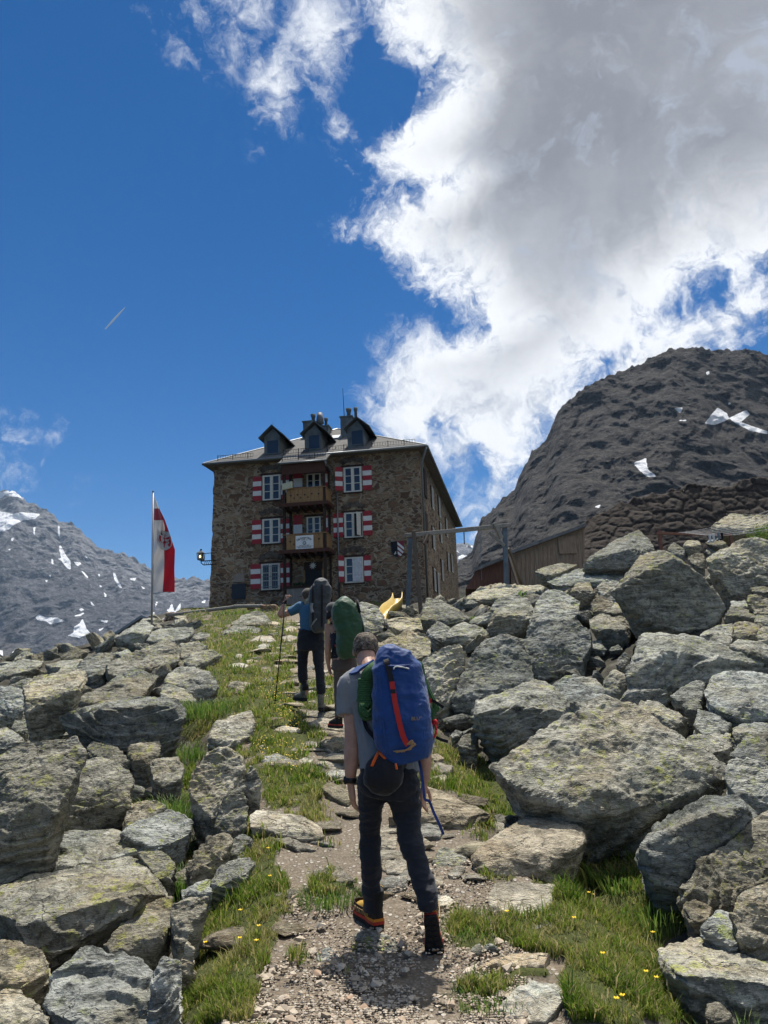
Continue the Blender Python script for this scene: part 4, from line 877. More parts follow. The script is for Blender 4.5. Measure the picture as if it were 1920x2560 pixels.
def build_mountains():
    X = lambda pts: fx('C3', pts)
    left = [(-500, 1275), (-260, 1245), (-120, 1262)] + X([(0, 150), (40, 135), (75, 128), (130, 140), (160, 175), (210, 220), (260, 240), (340, 265), (400, 325), (440, 360), (540, 362), (600, 420), (640, 470), (700, 520), (720, 550), (780, 560), (860, 590), (900, 580), (960, 620), (1020, 650), (1060, 690), (1110, 715), (1160, 745), (1290, 780), (1400, 790), (1440, 775), (1500, 800), (1560, 805), (1700, 860), (1900, 900), (2300, 960)]) + [(1000, 1540)]
    snow = [X(p) for p in ([(-200, 320), (0, 290), (80, 310), (160, 300), (300, 310), (260, 345), (180, 355), (110, 385), (60, 430), (0, 440), (-200, 450)], [(-40, 170), (0, 150), (75, 130), (120, 140), (190, 210), (150, 190), (90, 180), (40, 170), (0, 200)],
        [(428, 400), (440, 400), (445, 495), (432, 470)], [(440, 530), (460, 560), (490, 620), (522, 660), (522, 725), (490, 705), (455, 655), (420, 640), (455, 640), (440, 580)], [(545, 665), (610, 670), (575, 700)], [(600, 730), (620, 740), (655, 780), (640, 782)], [(630, 620), (655, 615), (640, 645)],
        [(838, 745), (852, 750), (870, 800), (905, 860), (885, 858), (845, 790)], [(735, 840), (755, 835), (748, 858)], [(768, 885), (790, 910), (780, 935)], [(955, 790), (1010, 783), (990, 812)], [(1045, 845), (1075, 860), (1060, 868)], [(265, 1075), (290, 1055), (330, 1075), (430, 1080), (480, 1105), (430, 1115), (375, 1130), (340, 1105), (280, 1100)],
        [(500, 1212), (545, 1190), (545, 1150), (590, 1120), (610, 1085), (630, 1130), (640, 1160), (665, 1190), (640, 1205), (590, 1227)], [(540, 1070), (640, 1033), (600, 1065)], [(585, 1018), (605, 1008), (625, 1022), (600, 1032)], [(735, 1100), (800, 1100), (790, 1118)], [(730, 1165), (775, 1150), (740, 1180)],
        [(1235, 1020), (1255, 1015), (1272, 965), (1290, 1035), (1250, 1040)], [(1290, 1040), (1335, 970), (1335, 1045)], [(1300, 1070), (1390, 1065), (1360, 1100), (1310, 1105)], [(1155, 955), (1168, 965), (1150, 1008)], [(1130, 1045), (1145, 1030), (1135, 1075)], [(1490, 965), (1525, 945), (1515, 972)], [(60, 1392), (100, 1318), (122, 1362), (80, 1390)], [(-20, 1320), (20, 1318), (20, 1370), (-20, 1360)],
        [(250, 410), (268, 402), (256, 440), (262, 485), (248, 455)], [(85, 490), (112, 480), (88, 520)], [(60, 575), (85, 562), (70, 585)], [(365, 765), (382, 757), (370, 790)], [(335, 805), (360, 795), (345, 817)], [(380, 630), (390, 640), (395, 685), (385, 680)], [(725, 755), (742, 755), (735, 782)], [(665, 940), (680, 965), (700, 990), (680, 990)])]
    m1 = mountain_mat('far_rock', (.085, .086, .092), (.024, .025, .03), (.075, .09, .045), (.135, .122, .11), 420.0, dust=.16, lowh=.27, green=.5)
    mountain('mountain', left, [(-500, 1800), (0, 1790), (300, 1720), (600, 1640), (1000, 1620)], 1750, 2600, 760, 460, 3, 62, snow, 260.0, 1.15, 1800, m1, 1, 1.6, 22.0)
    right = fx('E', [(560, 1650), (590, 1560), (740, 1480), (800, 1415), (818, 1335), (840, 1230), (870, 1130), (905, 1050), (960, 1010), (1010, 960), (1070, 880), (1150, 820), (1210, 770), (1270, 720), (1300, 620)]) + fx('D', [(1150, 975), (1180, 950), (1200, 900), (1215, 875), (1250, 845), (1300, 815), (1370, 790), (1420, 765), (1450, 752), (1500, 750), (1540, 755), (1580, 757), (1610, 750), (1659, 765)]) + [(2050, 940), (2300, 1000), (2600, 1150)]
    E = lambda pts: fx('D', pts)
    snow2 = [E(p) for p in ([(1522, 915), (1550, 880), (1570, 893), (1575, 905), (1545, 918)], [(1575, 903), (1612, 885), (1620, 895), (1600, 912), (1659, 932), (1659, 938), (1620, 930), (1590, 915)], [(1368, 1000), (1395, 990), (1400, 1015), (1420, 1030), (1400, 1030), (1380, 1015)], [(1455, 882), (1475, 880), (1470, 893)], [(1458, 908), (1480, 907), (1490, 910)], [(1570, 875), (1575, 868), (1580, 873)], [(1525, 805), (1532, 800), (1530, 815)], [(1284, 1094), (1297, 1090), (1295, 1098)])]
    m2 = mountain_mat('dark_rock', (.056, .052, .048), (.012, .012, .014), (.07, .085, .03), (.066, .06, .053), 150.0, lowh=.30, green=.85)
    mountain('mountain', right, [(1120, 1500), (1180, 1520), (1500, 1480), (2000, 1420), (2600, 1500)], 330, 620, 620, 380, 11, 13, snow2, 52.0, .75, 500, m2, -1, 3.0, 6.0)
    far = fx('E', [(380, 1400), (480, 1360), (570, 1335), (600, 1345), (640, 1310), (680, 1298), (720, 1310), (745, 1300), (790, 1325), (820, 1345), (900, 1420), (1100, 1500)])
    sn3 = [fx('E', p) for p in ([(630, 1475), (690, 1445), (745, 1452), (700, 1478), (650, 1495)], [(620, 1405), (640, 1402), (655, 1425)], [(720, 1340), (760, 1345), (735, 1365)], [(770, 1350), (815, 1340), (800, 1370)])]
    mountain('mountain', far, [(1080, 1450), (1300, 1450)], 2200, 3200, 150, 90, 5, 90, sn3, 300.0, 1.2, 1200, m1)
    # valley ground and hill slopes reaching the feet of the mountains
    n = 60; R = np.concatenate([[60], np.geomspace(70, 3600, 40)]); A = np.linspace(0, 2*PI, 121)
    RR, AA = np.meshgrid(R, A, indexing='ij'); x = (RR*np.sin(AA)).ravel(); y = (RR*np.cos(AA)).ravel()
    r = RR.ravel(); z = -7-.06*np.clip(r-60, 0, 500)
    z = z + np.where((x > 0), np.clip(.10*(r-60), 0, 9), 0)*np.clip(x/(r+1), 0, 1) + fbm(np.stack([x, y, x*0], 1)/60, 4)*2.5
    i = np.arange(len(R)*len(A)).reshape(len(R), len(A)); f = np.stack([i[:-1, :-1], i[:-1, 1:], i[1:, 1:], i[1:, :-1]], -1).reshape(-1, 4)[:, ::-1]
    me = mesh_np('valley_ground', np.stack([x, y, z], 1), np.ascontiguousarray(f), True); attr(me, 'snow', np.zeros(len(x))); attr(me, 'height', np.full(len(x), .1))
    tag(link('valley_ground', me, m2), kind='structure')

def build_haze():
    b = MB().box((-3700, -3700, -200), (3700, 4600, 720)); m_ = bpy.data.materials.new('haze'); m_.use_nodes = True; tr = m_.node_tree; tr.nodes.clear()
    v = tr.nodes.new('ShaderNodeVolumePrincipled'); o = tr.nodes.new('ShaderNodeOutputMaterial'); v.inputs['Color'].default_value = (.55, .74, 1, 1); v.inputs['Density'].default_value = .00007; v.inputs['Anisotropy'].default_value = 0.0
    tr.links.new(v.outputs[0], o.inputs['Volume']); tag(b.build('haze', m_), kind='stuff')
# ------------------------------------------------------------------ the stone hut
FR.update(FK=(850, 1600, .18081), FB=(860, 2200, .16878), FF=(370, 1220, .12214))
HA = math.radians(9.75)
HC = P(1064, 1506, 44.0)
EU = np.array([math.cos(HA), -math.sin(HA), 0]); EV = np.array([math.sin(HA), math.cos(HA), 0])
def hloc(p): q = np.asarray(p)-HC; return np.array([q@EU, q@EV, q[2]])
def hf(X, Y, off=0.0, fr='C1'):             # photo pixel -> hut (x, z) on a plane off metres in front of the facade
    px, py = f1(fr, X, Y); d = ray(px, py); t = (-off-(EYE-HC)@EV)/(d@EV); q = hloc(EYE+d*t); return q[0], q[2]
def hs(X, Y, off=0.0, fr='E'):              # photo pixel -> hut (y, z) on the right side wall
    px, py = f1(fr, X, Y); d = ray(px, py); t = (off-(EYE-HC)@EU)/(d@EU); q = hloc(EYE+d*t); return q[1], q[2]
def shift(b, o): b.v = [tuple(np.array(p)-o) for p in b.v]; return b
def hthing(name, label, cat, o, group=None):
    o = np.array(o, float); w_ = HC+EU*o[0]+EV*o[1]+np.array([0, 0, o[2]])
    return thing(name, label, cat, w_, -HA, group)

def stone_mat(name='rubble_masonry', mortar=(.37, .30, .215), cols=((.034, .023, .021), (.115, .064, .043), (.20, .13, .08), (.31, .22, .135)), s1=1.25, s2=2.7):
    m_, t, b = material(name, .95, .1)
    co = t.n('ShaderNodeTexCoord').outputs['Object']
    wv = t.vm('SCALE', t.vm('SUBTRACT', t.noise(co, 1.6, 4, .6, out='Color'), (.5, .5, .5)), sc=.55)
    mp = t.n('ShaderNodeMapping'); t.link(t.vm('ADD', co, wv), mp.inputs[0]); mp.inputs['Scale'].default_value = (.9, .9, 2.2)
    c = mp.outputs[0]
    sel = t.smooth(t.noise(co, 1.3, 3, .5), .42, .50)
    e1 = t.voro(c, s1, 'DISTANCE_TO_EDGE'); e2 = t.voro(c, s2, 'DISTANCE_TO_EDGE')
    k1 = t.voro(c, s1, 'F1', 'Color'); k2 = t.voro(c, s2, 'F1', 'Color')
    e = t.n('ShaderNodeMix'); t.link(sel, e.inputs[0]); t.link(e1, e.inputs[2]); t.link(e2, e.inputs[3]); e = e.outputs[0]
    k = t.mix(sel, k1, k2); sp = t.n('ShaderNodeSeparateColor'); t.link(k, sp.inputs[0])
    fine = t.noise(co, 9, 7, .7); f2 = t.noise(co, 28, 5, .7)
    ed = t.m('ADD', e, t.m('MULTIPLY', t.m('SUBTRACT', fine, .5), .16))
    st = t.ramp(sp.outputs[0], [(0, cols[0]), (.3, cols[1]), (.62, cols[2]), (1, cols[3])])
    st = t.mix(t.m('MULTIPLY', f2, .5), st, tuple(q*1.5 for q in cols[2]))
    mo = t.mix(f2, tuple(q*.6 for q in mortar), tuple(q*1.3 for q in mortar))
    big = t.noise(co, .45, 4, .6)
    col = t.mix(t.smooth(ed, .07, .13), mo, st)
    col = t.mix(1.0, col, t.ramp(big, [(.25, .72), (.75, 1.2)]), 'MULTIPLY')
    t.link(col, b.inputs['Base Color'])
    t.link(t.bump(t.m('ADD', t.smooth(ed, .03, .15), t.m('MULTIPLY', f2, .35)), 1.0, .07), b.inputs['Normal'])
    return m_
def text_mesh(s, size, align='CENTER'):
    cu = bpy.data.curves.new('t', 'FONT'); cu.body = s; cu.size = size; cu.align_x = align; cu.extrude = .004
    o = bpy.data.objects.new('t', cu); C.objects.link(o)
    me = bpy.data.meshes.new_from_object(o.evaluated_get(bpy.context.evaluated_depsgraph_get()))
    v = coords(me); f = [list(p.vertices) for p in me.polygons]
    bpy.data.objects.remove(o); bpy.data.curves.remove(cu); bpy.data.meshes.remove(me)
    return v, f
def wood_mat(name, c1, c2, rough=.75, sc=1.0, axis=(14, 14, 1.2)):
    m_, t, b = material(name, rough, .2); co = t.n('ShaderNodeTexCoord').outputs['Object']
    mp = t.n('ShaderNodeMapping'); t.link(co, mp.inputs[0]); mp.inputs['Scale'].default_value = tuple(a*sc for a in axis)
    n = t.noise(mp.outputs[0], 2.0, 7, .65, .6); n2_ = t.noise(co, 1.4, 4, .6)
    c = t.ramp(n, [(.3, c1), (.68, c2)]); c = t.mix(t.m('MULTIPLY', n2_, .35), c, tuple(q*.5 for q in c1)); t.link(c, b.inputs['Base Color'])
    t.link(t.bump(n, .4, .01), b.inputs['Normal']); return m_
def hut_materials():
    H = {}
    H['stone'] = stone_mat(); H['white'] = simple('cream_paint', (.62, .60, .53), .5, var=.06); H['red'] = simple('red_paint', (.30, .022, .032), .55, var=.1)
    H['shwhite'] = simple('white_paint', (.66, .65, .62), .55, var=.06)
    H['dark'] = wood_mat('dark_timber', (.022, .013, .010), (.06, .034, .024)); H['brown'] = wood_mat('red_brown_timber', (.055, .022, .016), (.11, .05, .034))
    H['pine'] = wood_mat('yellow_pine', (.25, .145, .065), (.37, .225, .105), axis=(8, 8, 1.5))
    g, t, b = material('window_glass', .06, .6); b.inputs['Base Color'].default_value = (.018, .026, .045, 1); H['glass'] = g
    H['curtain'] = simple('curtain', (.55, .56, .58), .9); H['black'] = simple('dark_interior', (.008, .009, .012), .6)
    H['metal'] = simple('grey_metal', (.20, .215, .22), .42, .7, var=.1); H['tin'] = simple('dormer_cladding', (.12, .138, .142), .55, .25, var=.18, scale=3)
    H['steel'] = simple('stainless_steel', (.16, .165, .175), .6, .5); H['iron'] = simple('black_iron', (.012, .012, .015), .5, .4)
    m_, t, b = material('slate_roof', .85, .1); co = t.n('ShaderNodeTexCoord').outputs['Object']
    mp = t.n('ShaderNodeMapping'); t.link(co, mp.inputs[0]); mp.inputs['Scale'].default_value = (1, 1, 1)
    br = t.n('ShaderNodeTexBrick'); t.link(mp.outputs[0], br.inputs['Vector']); br.inputs['Scale'].default_value = 3.2; br.inputs['Mortar Size'].default_value = .018
    br.inputs['Color1'].default_value = (.14, .135, .13, 1); br.inputs['Color2'].default_value = (.085, .082, .082, 1); br.inputs['Mortar'].default_value = (.05, .05, .05, 1)
    c = t.mix(t.m('MULTIPLY', t.noise(co, 5, 6, .65), .6), br.outputs[0], (.20, .195, .18)); t.link(c, b.inputs['Base Color']); t.link(t.bump(br.outputs[1], -.5, .02), b.inputs['Normal'])
    H['slate'] = m_
    return H
def rect(p, q, off=0): # two crop-1 corners (left top, right bottom) -> x0,x1,z0,z1
    x0, z1 = hf(*p, off); x1, z0 = hf(*q, off); return min(x0, x1), max(x0, x1), min(z0, z1), max(z0, z1)
def window(parent, H, p, q, style='cross', y=0.0):
    x0, x1, z0, z1 = rect(p, q); d = .07
    zc = []; t = .075*(x1-x0)
    w_ = MB(); w_.box((x0, y-d, z0), (x0+t, y-.002, z1)).box((x1-t, y-d, z0), (x1, y-.002, z1)).box((x0+t, y-d, z1-t), (x1-t, y-.002, z1)).box((x0+t, y-d, z0), (x1-t, y-.002, z0+t))
    xm = (x0+x1)/2
    fr = w_.build('window', H['white'], parent)
    f = MB(); f.box((xm-t*.75, y-d-.015, z0+t), (xm+t*.75, y-.01, z1-t))
    hh = (z1-z0-2*t)/3
    for k in (1, 2):
        for a, c in ((x0+t, xm-t*.75), (xm+t*.75, x1-t)): f.box((a, y-d+.005, z0+t+hh*k-t*.22), (c, y-.01, z0+t+hh*k+t*.22))
    for a, c in ((x0+t, xm-t*.75), (xm+t*.75, x1-t)):
        f.box((a, y-d+.002, z0+t), (a+t*.4, y-.012, z1-t)).box((c-t*.4, y-d+.002, z0+t), (c, y-.012, z1-t))
    f.build('sash', H['white'], fr)
    MB().box((x0+t*.5, y-.03, z0+t*.5), (x1-t*.5, y-.004, z1-t*.5)).build('pane', H['black' if style == 'open' else 'glass'], fr)
    MB().box((x0-.08, y-.10, z0-.07), (x1+.08, y-.003, z0-.004)).build('sill', H['dark'], fr)
    MB().box((x0-.16, y-.045, z1+.02), (x1+.16, y-.003, z1+.13)).build('lintel', H['dark'], fr)
    if style == 'bars':
        b = MB()
        for k in range(9): b.tube([(x0+t+(x1-x0-2*t)*(k+.5)/9, y-.13, z0+t*.4), (x0+t+(x1-x0-2*t)*(k+.5)/9, y-.13, z1-t*.4)], .011, 6)
        for k in (.12, .5, .88): b.bar((x0, y-.13, z0+(z1-z0)*k), (x1, y-.13, z0+(z1-z0)*k), .018, .03)
        b.build('window_bars', H['metal'], fr)
    return fr, (x0, x1, z0, z1, t, xm)
def shutter(parent, H, p, q, tilt=0.0, y=-.02, nb=5, hinge=0):
    x0, x1, z0, z1 = rect(p, q); w_ = x1-x0
    def Y(x): return y-(abs(x-(x1 if hinge else x0))*tilt)
    def slab(za, zb, off=0.0):
        return MB().prism([(x0, Y(x0)-off, za), (x1, Y(x1)-off, za), (x1, Y(x1)-off, zb), (x0, Y(x0)-off, zb)], (0, -.035, 0))
    hh = (z1-z0)/nb
    s = slab(z0, z1).build('shutter', H['red'], parent)
    b = MB()
    for k in range(1, nb, 2):
        zz = slab(z0+hh*k, z0+hh*(k+1), .0352); zz.v = [(vx, vy+.031 if i % 8 >= 4 else vy, vz) for i, (vx, vy, vz) in enumerate(zz.v)]
        b.v, b.f = b.v, b.f; b.add(zz.v, zz.f)
    b.build('white_stripes', H['shwhite'], s); return s
def build_hut():
    H = hut_materials(); globals()['HM_'] = H
    hut = thing('mountain_hut', 'three storey rubble stone mountain hut with red and white shutters and slate hip roof', 'building', HC, -HA)
    x0, _ = hf(128, 760); Wd = -x0; Dp = 21.0
    ze_r = hf(1365, 352, .45)[1]; ze_l = hf(82, 482, .45)[1]; He = (ze_r+ze_l)/2; print('hut W', Wd, 'eave', ze_r, ze_l, 'depth', Dp)
    yb, zb = hs(1138-1000 if 0 else 610, 1030); print('back corner', yb, zb)
    Dp = yb-.5
    # walls: four irregular sheets with a slight batter
    def wall_mesh():
        V = []; Fc = []
        def sheet(a, bq, n, m, nrm):
            k = len(V)
            for j in range(m+1):
                z = -3+(He+3)*j/m
                for i in range(n+1):
                    q = a+(bq-a)*i/n; bat = .035*max(0, (He-z)/He)*8*.12
                    edge = 0 if 0 < i < n else 0
                    V.append((q[0]+nrm[0]*bat, q[1]+nrm[1]*bat, z))
            for j in range(m):
                for i in range(n): Fc.append([k+j*(n+1)+i, k+j*(n+1)+i+1, k+(j+1)*(n+1)+i+1, k+(j+1)*(n+1)+i])
        A = np.array
        sheet(A([x0, 0.]), A([0., 0.]), 60, 50, (0, 0)); sheet(A([0., 0.]), A([0., Dp]), 70, 50, (0, 0))
        sheet(A([0., Dp]), A([x0, Dp]), 30, 30, (0, 0)); sheet(A([x0, Dp]), A([x0, 0.]), 70, 50, (0, 0))
        v = np.array(V); n = fbm(v*np.array([1.4, 1.4, 2.2]), 4, .6)
        on_l = np.abs(v[:, 0]-x0) < .01; v[on_l, 0] -= .035*(He-v[on_l, 2])*.6 - .07*n[on_l]
        on_r = np.abs(v[:, 0]) < .01; v[on_r, 0] += .03*n[on_r]
        fr_ = (np.abs(v[:, 1]) < .01) & ~on_l & ~on_r; v[fr_, 1] += -.02*np.abs(n[fr_])
        return mesh_np('wall', v, np.array(Fc), False)
    me = wall_mesh(); link('wall', me, H['stone'], hut)
    # roof
    ov = .5; ax0, ax1, ay0, ay1 = x0-ov, ov, -ov, Dp+ov
    apx, apz = None, None; cx = (ax0+ax1)/2; hw = (ax1-ax0)/2
    Hr = hf(912, 262, -(hw-ov))[1]; print('ridge', Hr, 'hw', hw)
    pitch = (Hr-He)/hw
    e = [(ax0, ay0, He), (ax1, ay0, He), (ax1, ay1, He), (ax0, ay1, He)]; r1 = (cx, ay0+hw, Hr); r2 = (cx, ay1-hw, Hr)
    th = .14
    low = [(p[0], p[1], p[2]-th) for p in e]
    rf = MB().add(e+[r1, r2]+low, [(0, 1, 4), (1, 2, 5, 4), (2, 3, 5), (3, 0, 4, 5), (6, 9, 8, 7), (0, 6, 7, 1), (1, 7, 8, 2), (2, 8, 9, 3), (3, 9, 6, 0)]).build('roof', H['slate'], hut)
    rz = lambda x, y: He+pitch*min(y-ay0, x-ax0, ax1-x)
    g = MB().tube([(ax0-.05, ay0-.07, He-.07), (ax1+.05, ay0-.07, He-.07)], .075, 8).tube([(ax1+.07, ay0, He-.07), (ax1+.07, ay1, He-.07)], .075, 8); g.build('gutter', H['metal'], rf, True)
    cap = MB().tube([e[0], r1], .06, 6).tube([e[1], r1], .06, 6).tube([r1, r2], .07, 6)
    cap.build('ridge_cap', H['metal'], rf)
    def guard(xa, xb, y=None, z=None):
        y = ay0+.45 if y is None else y; z = rz((xa+xb)/2, y) if z is None else z; sg = MB()
        for hh in (.08, .30): sg.tube([(xa, y, z+hh), (xb, y, z+hh)], .016, 5)
        n = max(3, int((xb-xa)/.16))
        for i in range(n+1): sg.tube([(xa+(xb-xa)*i/n, y, z+.06), (xa+(xb-xa)*i/n, y, z+.30)], .010, 4)
        for i in range(0, n+1, 6): sg.bar((xa+(xb-xa)*i/n, y-.02, z-.03), (xa+(xb-xa)*i/n, y-.02, z+.34), .04, .03)
        sg.build('snow_guard', H['iron'], rf)
    guard(hf(152, 437, .1)[0], hf(360, 420, .1)[0]); guard(hf(540, 400, .1)[0], hf(690, 390, .1)[0]); guard(hf(800, 380, .1)[0], hf(915, 365, .1)[0]); guard(hf(1065, 350, .1)[0], hf(1320, 330, .1)[0])
    # bay roof, extending the main slope over the balconies
    bo = 1.55
    bx0, bz0 = hf(512, 470, bo); bx1, bz1 = hf(795, 440, bo); bz = (bz0+bz1)/2
    tb = He+pitch*(1.2)
    yq = ay0+1.2
    br = MB().prism([(bx0, -bo, bz), (bx1, -bo, bz), (bx1+.1, yq, tb+.06), (bx0+.05, yq, tb+.06)], (0, 0, -.12)); br.build('bay_roof', H['slate'], rf)
    guard(bx0+.15, bx1-.1, -bo+.3, bz+.3*(tb-bz)/(yq+bo))
    sl = hf(858, 290, -3.5); MB().prism([(sl[0]-.4, 3.1, rz(sl[0], 3.1)+.02), (sl[0]+.4, 3.1, rz(sl[0], 3.1)+.02), (sl[0]+.4, 3.9, rz(sl[0], 3.9)+.02), (sl[0]-.4, 3.9, rz(sl[0], 3.9)+.02)], (0, 0, .1)).build('skylight', H['metal'], rf)
    MB().tube([(bx0-.03, -bo-.06, bz-.08), (bx1+.03, -bo-.06, bz-.08)], .06, 8).build('bay_gutter', H['metal'], rf, True)
    # dormers
    def dormer(wl, wr, wb, el_, ap, er_, win):
        o = .25; xl, zb_ = hf(wl, wb, -o); xr, _ = hf(wr, wb, -o); xa, za = hf(*ap, -o+.3); xel, zel = hf(*el_, -o+.3); xer, zer = hf(*er_, -o+.3)
        ze = (zel+zer)/2; hwid = (xer-xel)/2; xa = (xel+xer)/2; k = (za-ze)/hwid
        zt = ze+k*(xl-xel)-.05; ybk = ay0+(za-He)/pitch+.3; zb_ = min(zb_, rz((xl+xr)/2, o)+.05)
        d = MB().prism([(xl, o, zb_-.3), (xr, o, zb_-.3), (xr, o, zt), (xa, o, za-.12), (xl, o, zt)], (0, ybk-o-.3, 0)).build('dormer', H['tin'], hut)
        r = MB()
        for sx in (-1, 1):
            xe = xa+sx*hwid
            q = [(xe, o-.32, ze), (xa, o-.32, za), (xa, ybk, za), (xe, ay0+(ze-He)/pitch+.5, ze)]
            r.prism(q if sx < 0 else q[::-1], (0, 0, .07))
        r.build('dormer_roof', H['tin'], d)
        a, c = hf(win[0], win[1], -o), hf(win[2], win[3], -o)
        wi = MB().box((a[0]-.06, o-.05, c[1]-.06), (a[0], o-.003, a[1]+.06)).box((c[0], o-.05, c[1]-.06), (c[0]+.06, o-.003, a[1]+.06)).box((a[0], o-.05, a[1]), (c[0], o-.003, a[1]+.06)).box((a[0], o-.05, c[1]-.06), (c[0], o-.003, c[1])).build('dormer_window', H['tin'], d)
        MB().box((a[0]+.002, o-.02, c[1]+.002), (c[0]-.002, o-.004, a[1]-.002)).build('dormer_pane', H['glass'], d)
        MB().tube([(xa, o, za), (xa, o, za+.35)], .008, 4).build('lightning_rod', H['iron'], d)
    dormer(428, 520, 418, (393, 322), (467, 245), (550, 312), (447, 338, 512, 408))
    dormer(668, 765, 393, (640, 293), (713, 222), (803, 288), (692, 308, 757, 380))
    dormer(922, 1017, 362, (897, 268), (975, 195), (1052, 250), (946, 280, 1013, 355))
    # chimneys
    def pot(b, X, Y0, Y1, wpx, off, flare=1.25):
        xa, z1 = hf(X, Y0, off); xb, z0 = hf(X, Y1, off); r = wpx*.42194/2/FPX*50
        b.tube([(xa, -off, z0-.3), (xa, -off, z1-.22), (xa, -off, z1-.2), (xa, -off, z1)], [r*.82, r*.82, r, r*flare], 12)
    def stack(X0, X1, Y0, Y1, off, pots):
        xa, z1 = hf(X0, Y0, off); xb, z0 = hf(X1, Y1, off)
        c = MB().box((xa, -off-.45, z0-1.5), (xb, -off+.45, z1)).box((xa-.06, -off-.51, z1+.002), (xb+.06, -off+.51, z1+.09)).build('chimney', H['tin'], rf)
        b = MB()
        for p in pots: pot(b, *p)
        b.build('chimney_pot', H['tin'], rf, True)
        return c
    stack(888, 958, 212, 322, -4.2, [(928, 147, 205, 30, -4.2), (969, 141, 200, 22, -4.2)])
    stack(668, 735, 240, 290, -5.0, [(718, 181, 240, 27, -5.0)]); stack(768, 818, 266, 300, -5.2, [(794, 203, 270, 22, -5.2)])
    xa, z1 = hf(757, 172, -5.0); _, z0 = hf(757, 235, -5.0)
    MB().tube([(xa, 5.0, z0-.6), (xa, 5.0, z0-.02), (xa, 5.0, z0), (xa, 5.0, z1)], [.17, .17, .28, .18], 14).build('flue_cowl', H['steel'], rf, True)
    xa, z1 = hf(893, 25, -4.2); xb, z0 = hf(904, 210, -4.2)
    MB().tube([(xb, 4.2, z0-.3), (xa, 4.2, z1)], [.03, .012], 6).build('mast', H['iron'], rf)
    # windows and shutters
    wins = [((420, 545), (527, 685), 'cross'), ((418, 803), (525, 942), 'cross'), ((412, 1068), (523, 1217), 'bars'), ((898, 497), (1008, 637), 'cross'), ((902, 765), (1013, 907), 'half'), ((905, 1030), (1018, 1175), 'cur')]
    for p, q, st in wins:
        f, (a, c, z0, z1, t, xm) = window(hut, H, p, q, st)
        if st == 'half':
            MB().box((xm+.06, -.09, z0+t), (c-t*.2, -.032, z1-t)).build('unlit_opening_panel', H['black'], f)  # black panel stands in for the unlit room behind the open half
            MB().prism([(c-t, -.10, z0+t), (c-t-.13, -.55, z0+t), (c-t-.13, -.55, z1-t), (c-t, -.10, z1-t)], (-.03, .0, 0)).build('casement', H['white'], f)
        if st == 'cur':
            cu = MB(); n = 14; xs_ = np.linspace(a+.42*(c-a), c-t, n)
            for i in range(n-1): cu.prism([(xs_[i], -.095-.02*(i % 2), z0+t), (xs_[i+1], -.095-.02*((i+1) % 2), z0+t), (xs_[i+1], -.095-.02*((i+1) % 2), z1-t), (xs_[i], -.095-.02*(i % 2), z1-t)], (0, .015, 0))
            cu.build('curtain', H['curtain'], f)
        # relieving arch of upright stones
        ar = MB(); n = 11; xc = (a+c)/2; R = (c-a)*.95; rs = np.random.RandomState(int(p[0]+p[1]))
        for i in range(n):
            an = -0.62+1.24*(i+.5)/n; w_ = .062*(c-a)*rs.uniform(.75, 1.25); l0, l1 = R*.98, R*(1.22+.12*rs.rand())
            zc = z1+.16-R*.80
            d = np.array([math.sin(an), 0, math.cos(an)]); s_ = np.array([d[2], 0, -d[0]]); o = np.array([xc, 0, zc])
            ar.prism([o+d*l0-s_*w_*.8, o+d*l0+s_*w_*.8, o+d*l1+s_*w_, o+d*l1-s_*w_], (0, -.05-.02*rs.rand(), 0))
        ar.build('relieving_arch', H['archstone'] if 'archstone' in H else H.setdefault('archstone', simple('arch_stone', (.10, .083, .068), .95, var=.35, scale=4, bump=.4)), hut)
    for p, q, kw in [((362, 553), (413, 690), {}), ((528, 545), (583, 681), {}), ((358, 810), (412, 947), {}), ((526, 803), (579, 940), {}), ((349, 1070), (408, 1213), {}), ((526, 1063), (580, 1205), {}), ((853, 497), (895, 634), dict(tilt=.5, hinge=1)), ((1010, 487), (1068, 627), {}), ((838, 769), (898, 906), {}), ((1014, 755), (1070, 895), {}), ((873, 1019), (904, 1173), dict(tilt=.7, hinge=1)), ((1019, 1016), (1063, 1167), {})]:
        shutter(hut, H, p, q, **kw)
    # right side wall windows
    for (xa, ya, xb, yb_), kind in [((250, 480, 298, 830), 'dark'), ((340, 690, 380, 985), 'w'), ((418, 800, 450, 960), 'w'), ((500, 1040, 530, 1280), 'w'), ((262, 960, 322, 1250), 'dark'), ((352, 1135, 397, 1430), 'w'), ((435, 1085, 468, 1355), 'w'), ((520, 1420, 552, 1670), 'w'), ((365, 1590, 392, 1835), 'w'), ((406, 1640, 430, 1800), 'w'), ((452, 1500, 490, 1780), 'w'), ((560, 1440, 575, 1800), 'w')]:
        y0, za = hs(xa, ya); y1, zb2 = hs(xb, yb_); _, zt2 = hs(xb, ya+ (xb-xa)*2.0); zlo = hs(xa, yb_-(xb-xa)*1.7)[1]
        zt = za; zl = zt-1.45 if kind == 'w' else zt-1.75; y1 = min(y1, y0+1.5)
        if kind == 'dark':
            MB().box((.003, y0, zl), (.09, y0+1.2, zt)).build('side_shutter', H['dark'], hut)
        else:
            fr = MB().box((.003, y0, zl), (.07, y0+.09, zt)).box((.003, y0+.9, zl), (.07, y0+.99, zt)).box((.003, y0+.09, zt-.08), (.07, y0+.9, zt)).box((.003, y0+.09, zl), (.07, y0+.9, zl+.08)).box((.003, y0+.45, zl+.08), (.06, y0+.54, zt-.08)).build('side_window', H['white'], hut)
            MB().box((.002, y0+.04, zl+.04), (.03, y0+.95, zt-.04)).build('pane', H['glass'], fr)
            MB().box((.003, y0-.45, zl), (.06, y0-.03, zt)).build('side_shutter', H['dark'], hut)
    # balconies in front of the door
    o = 1.3
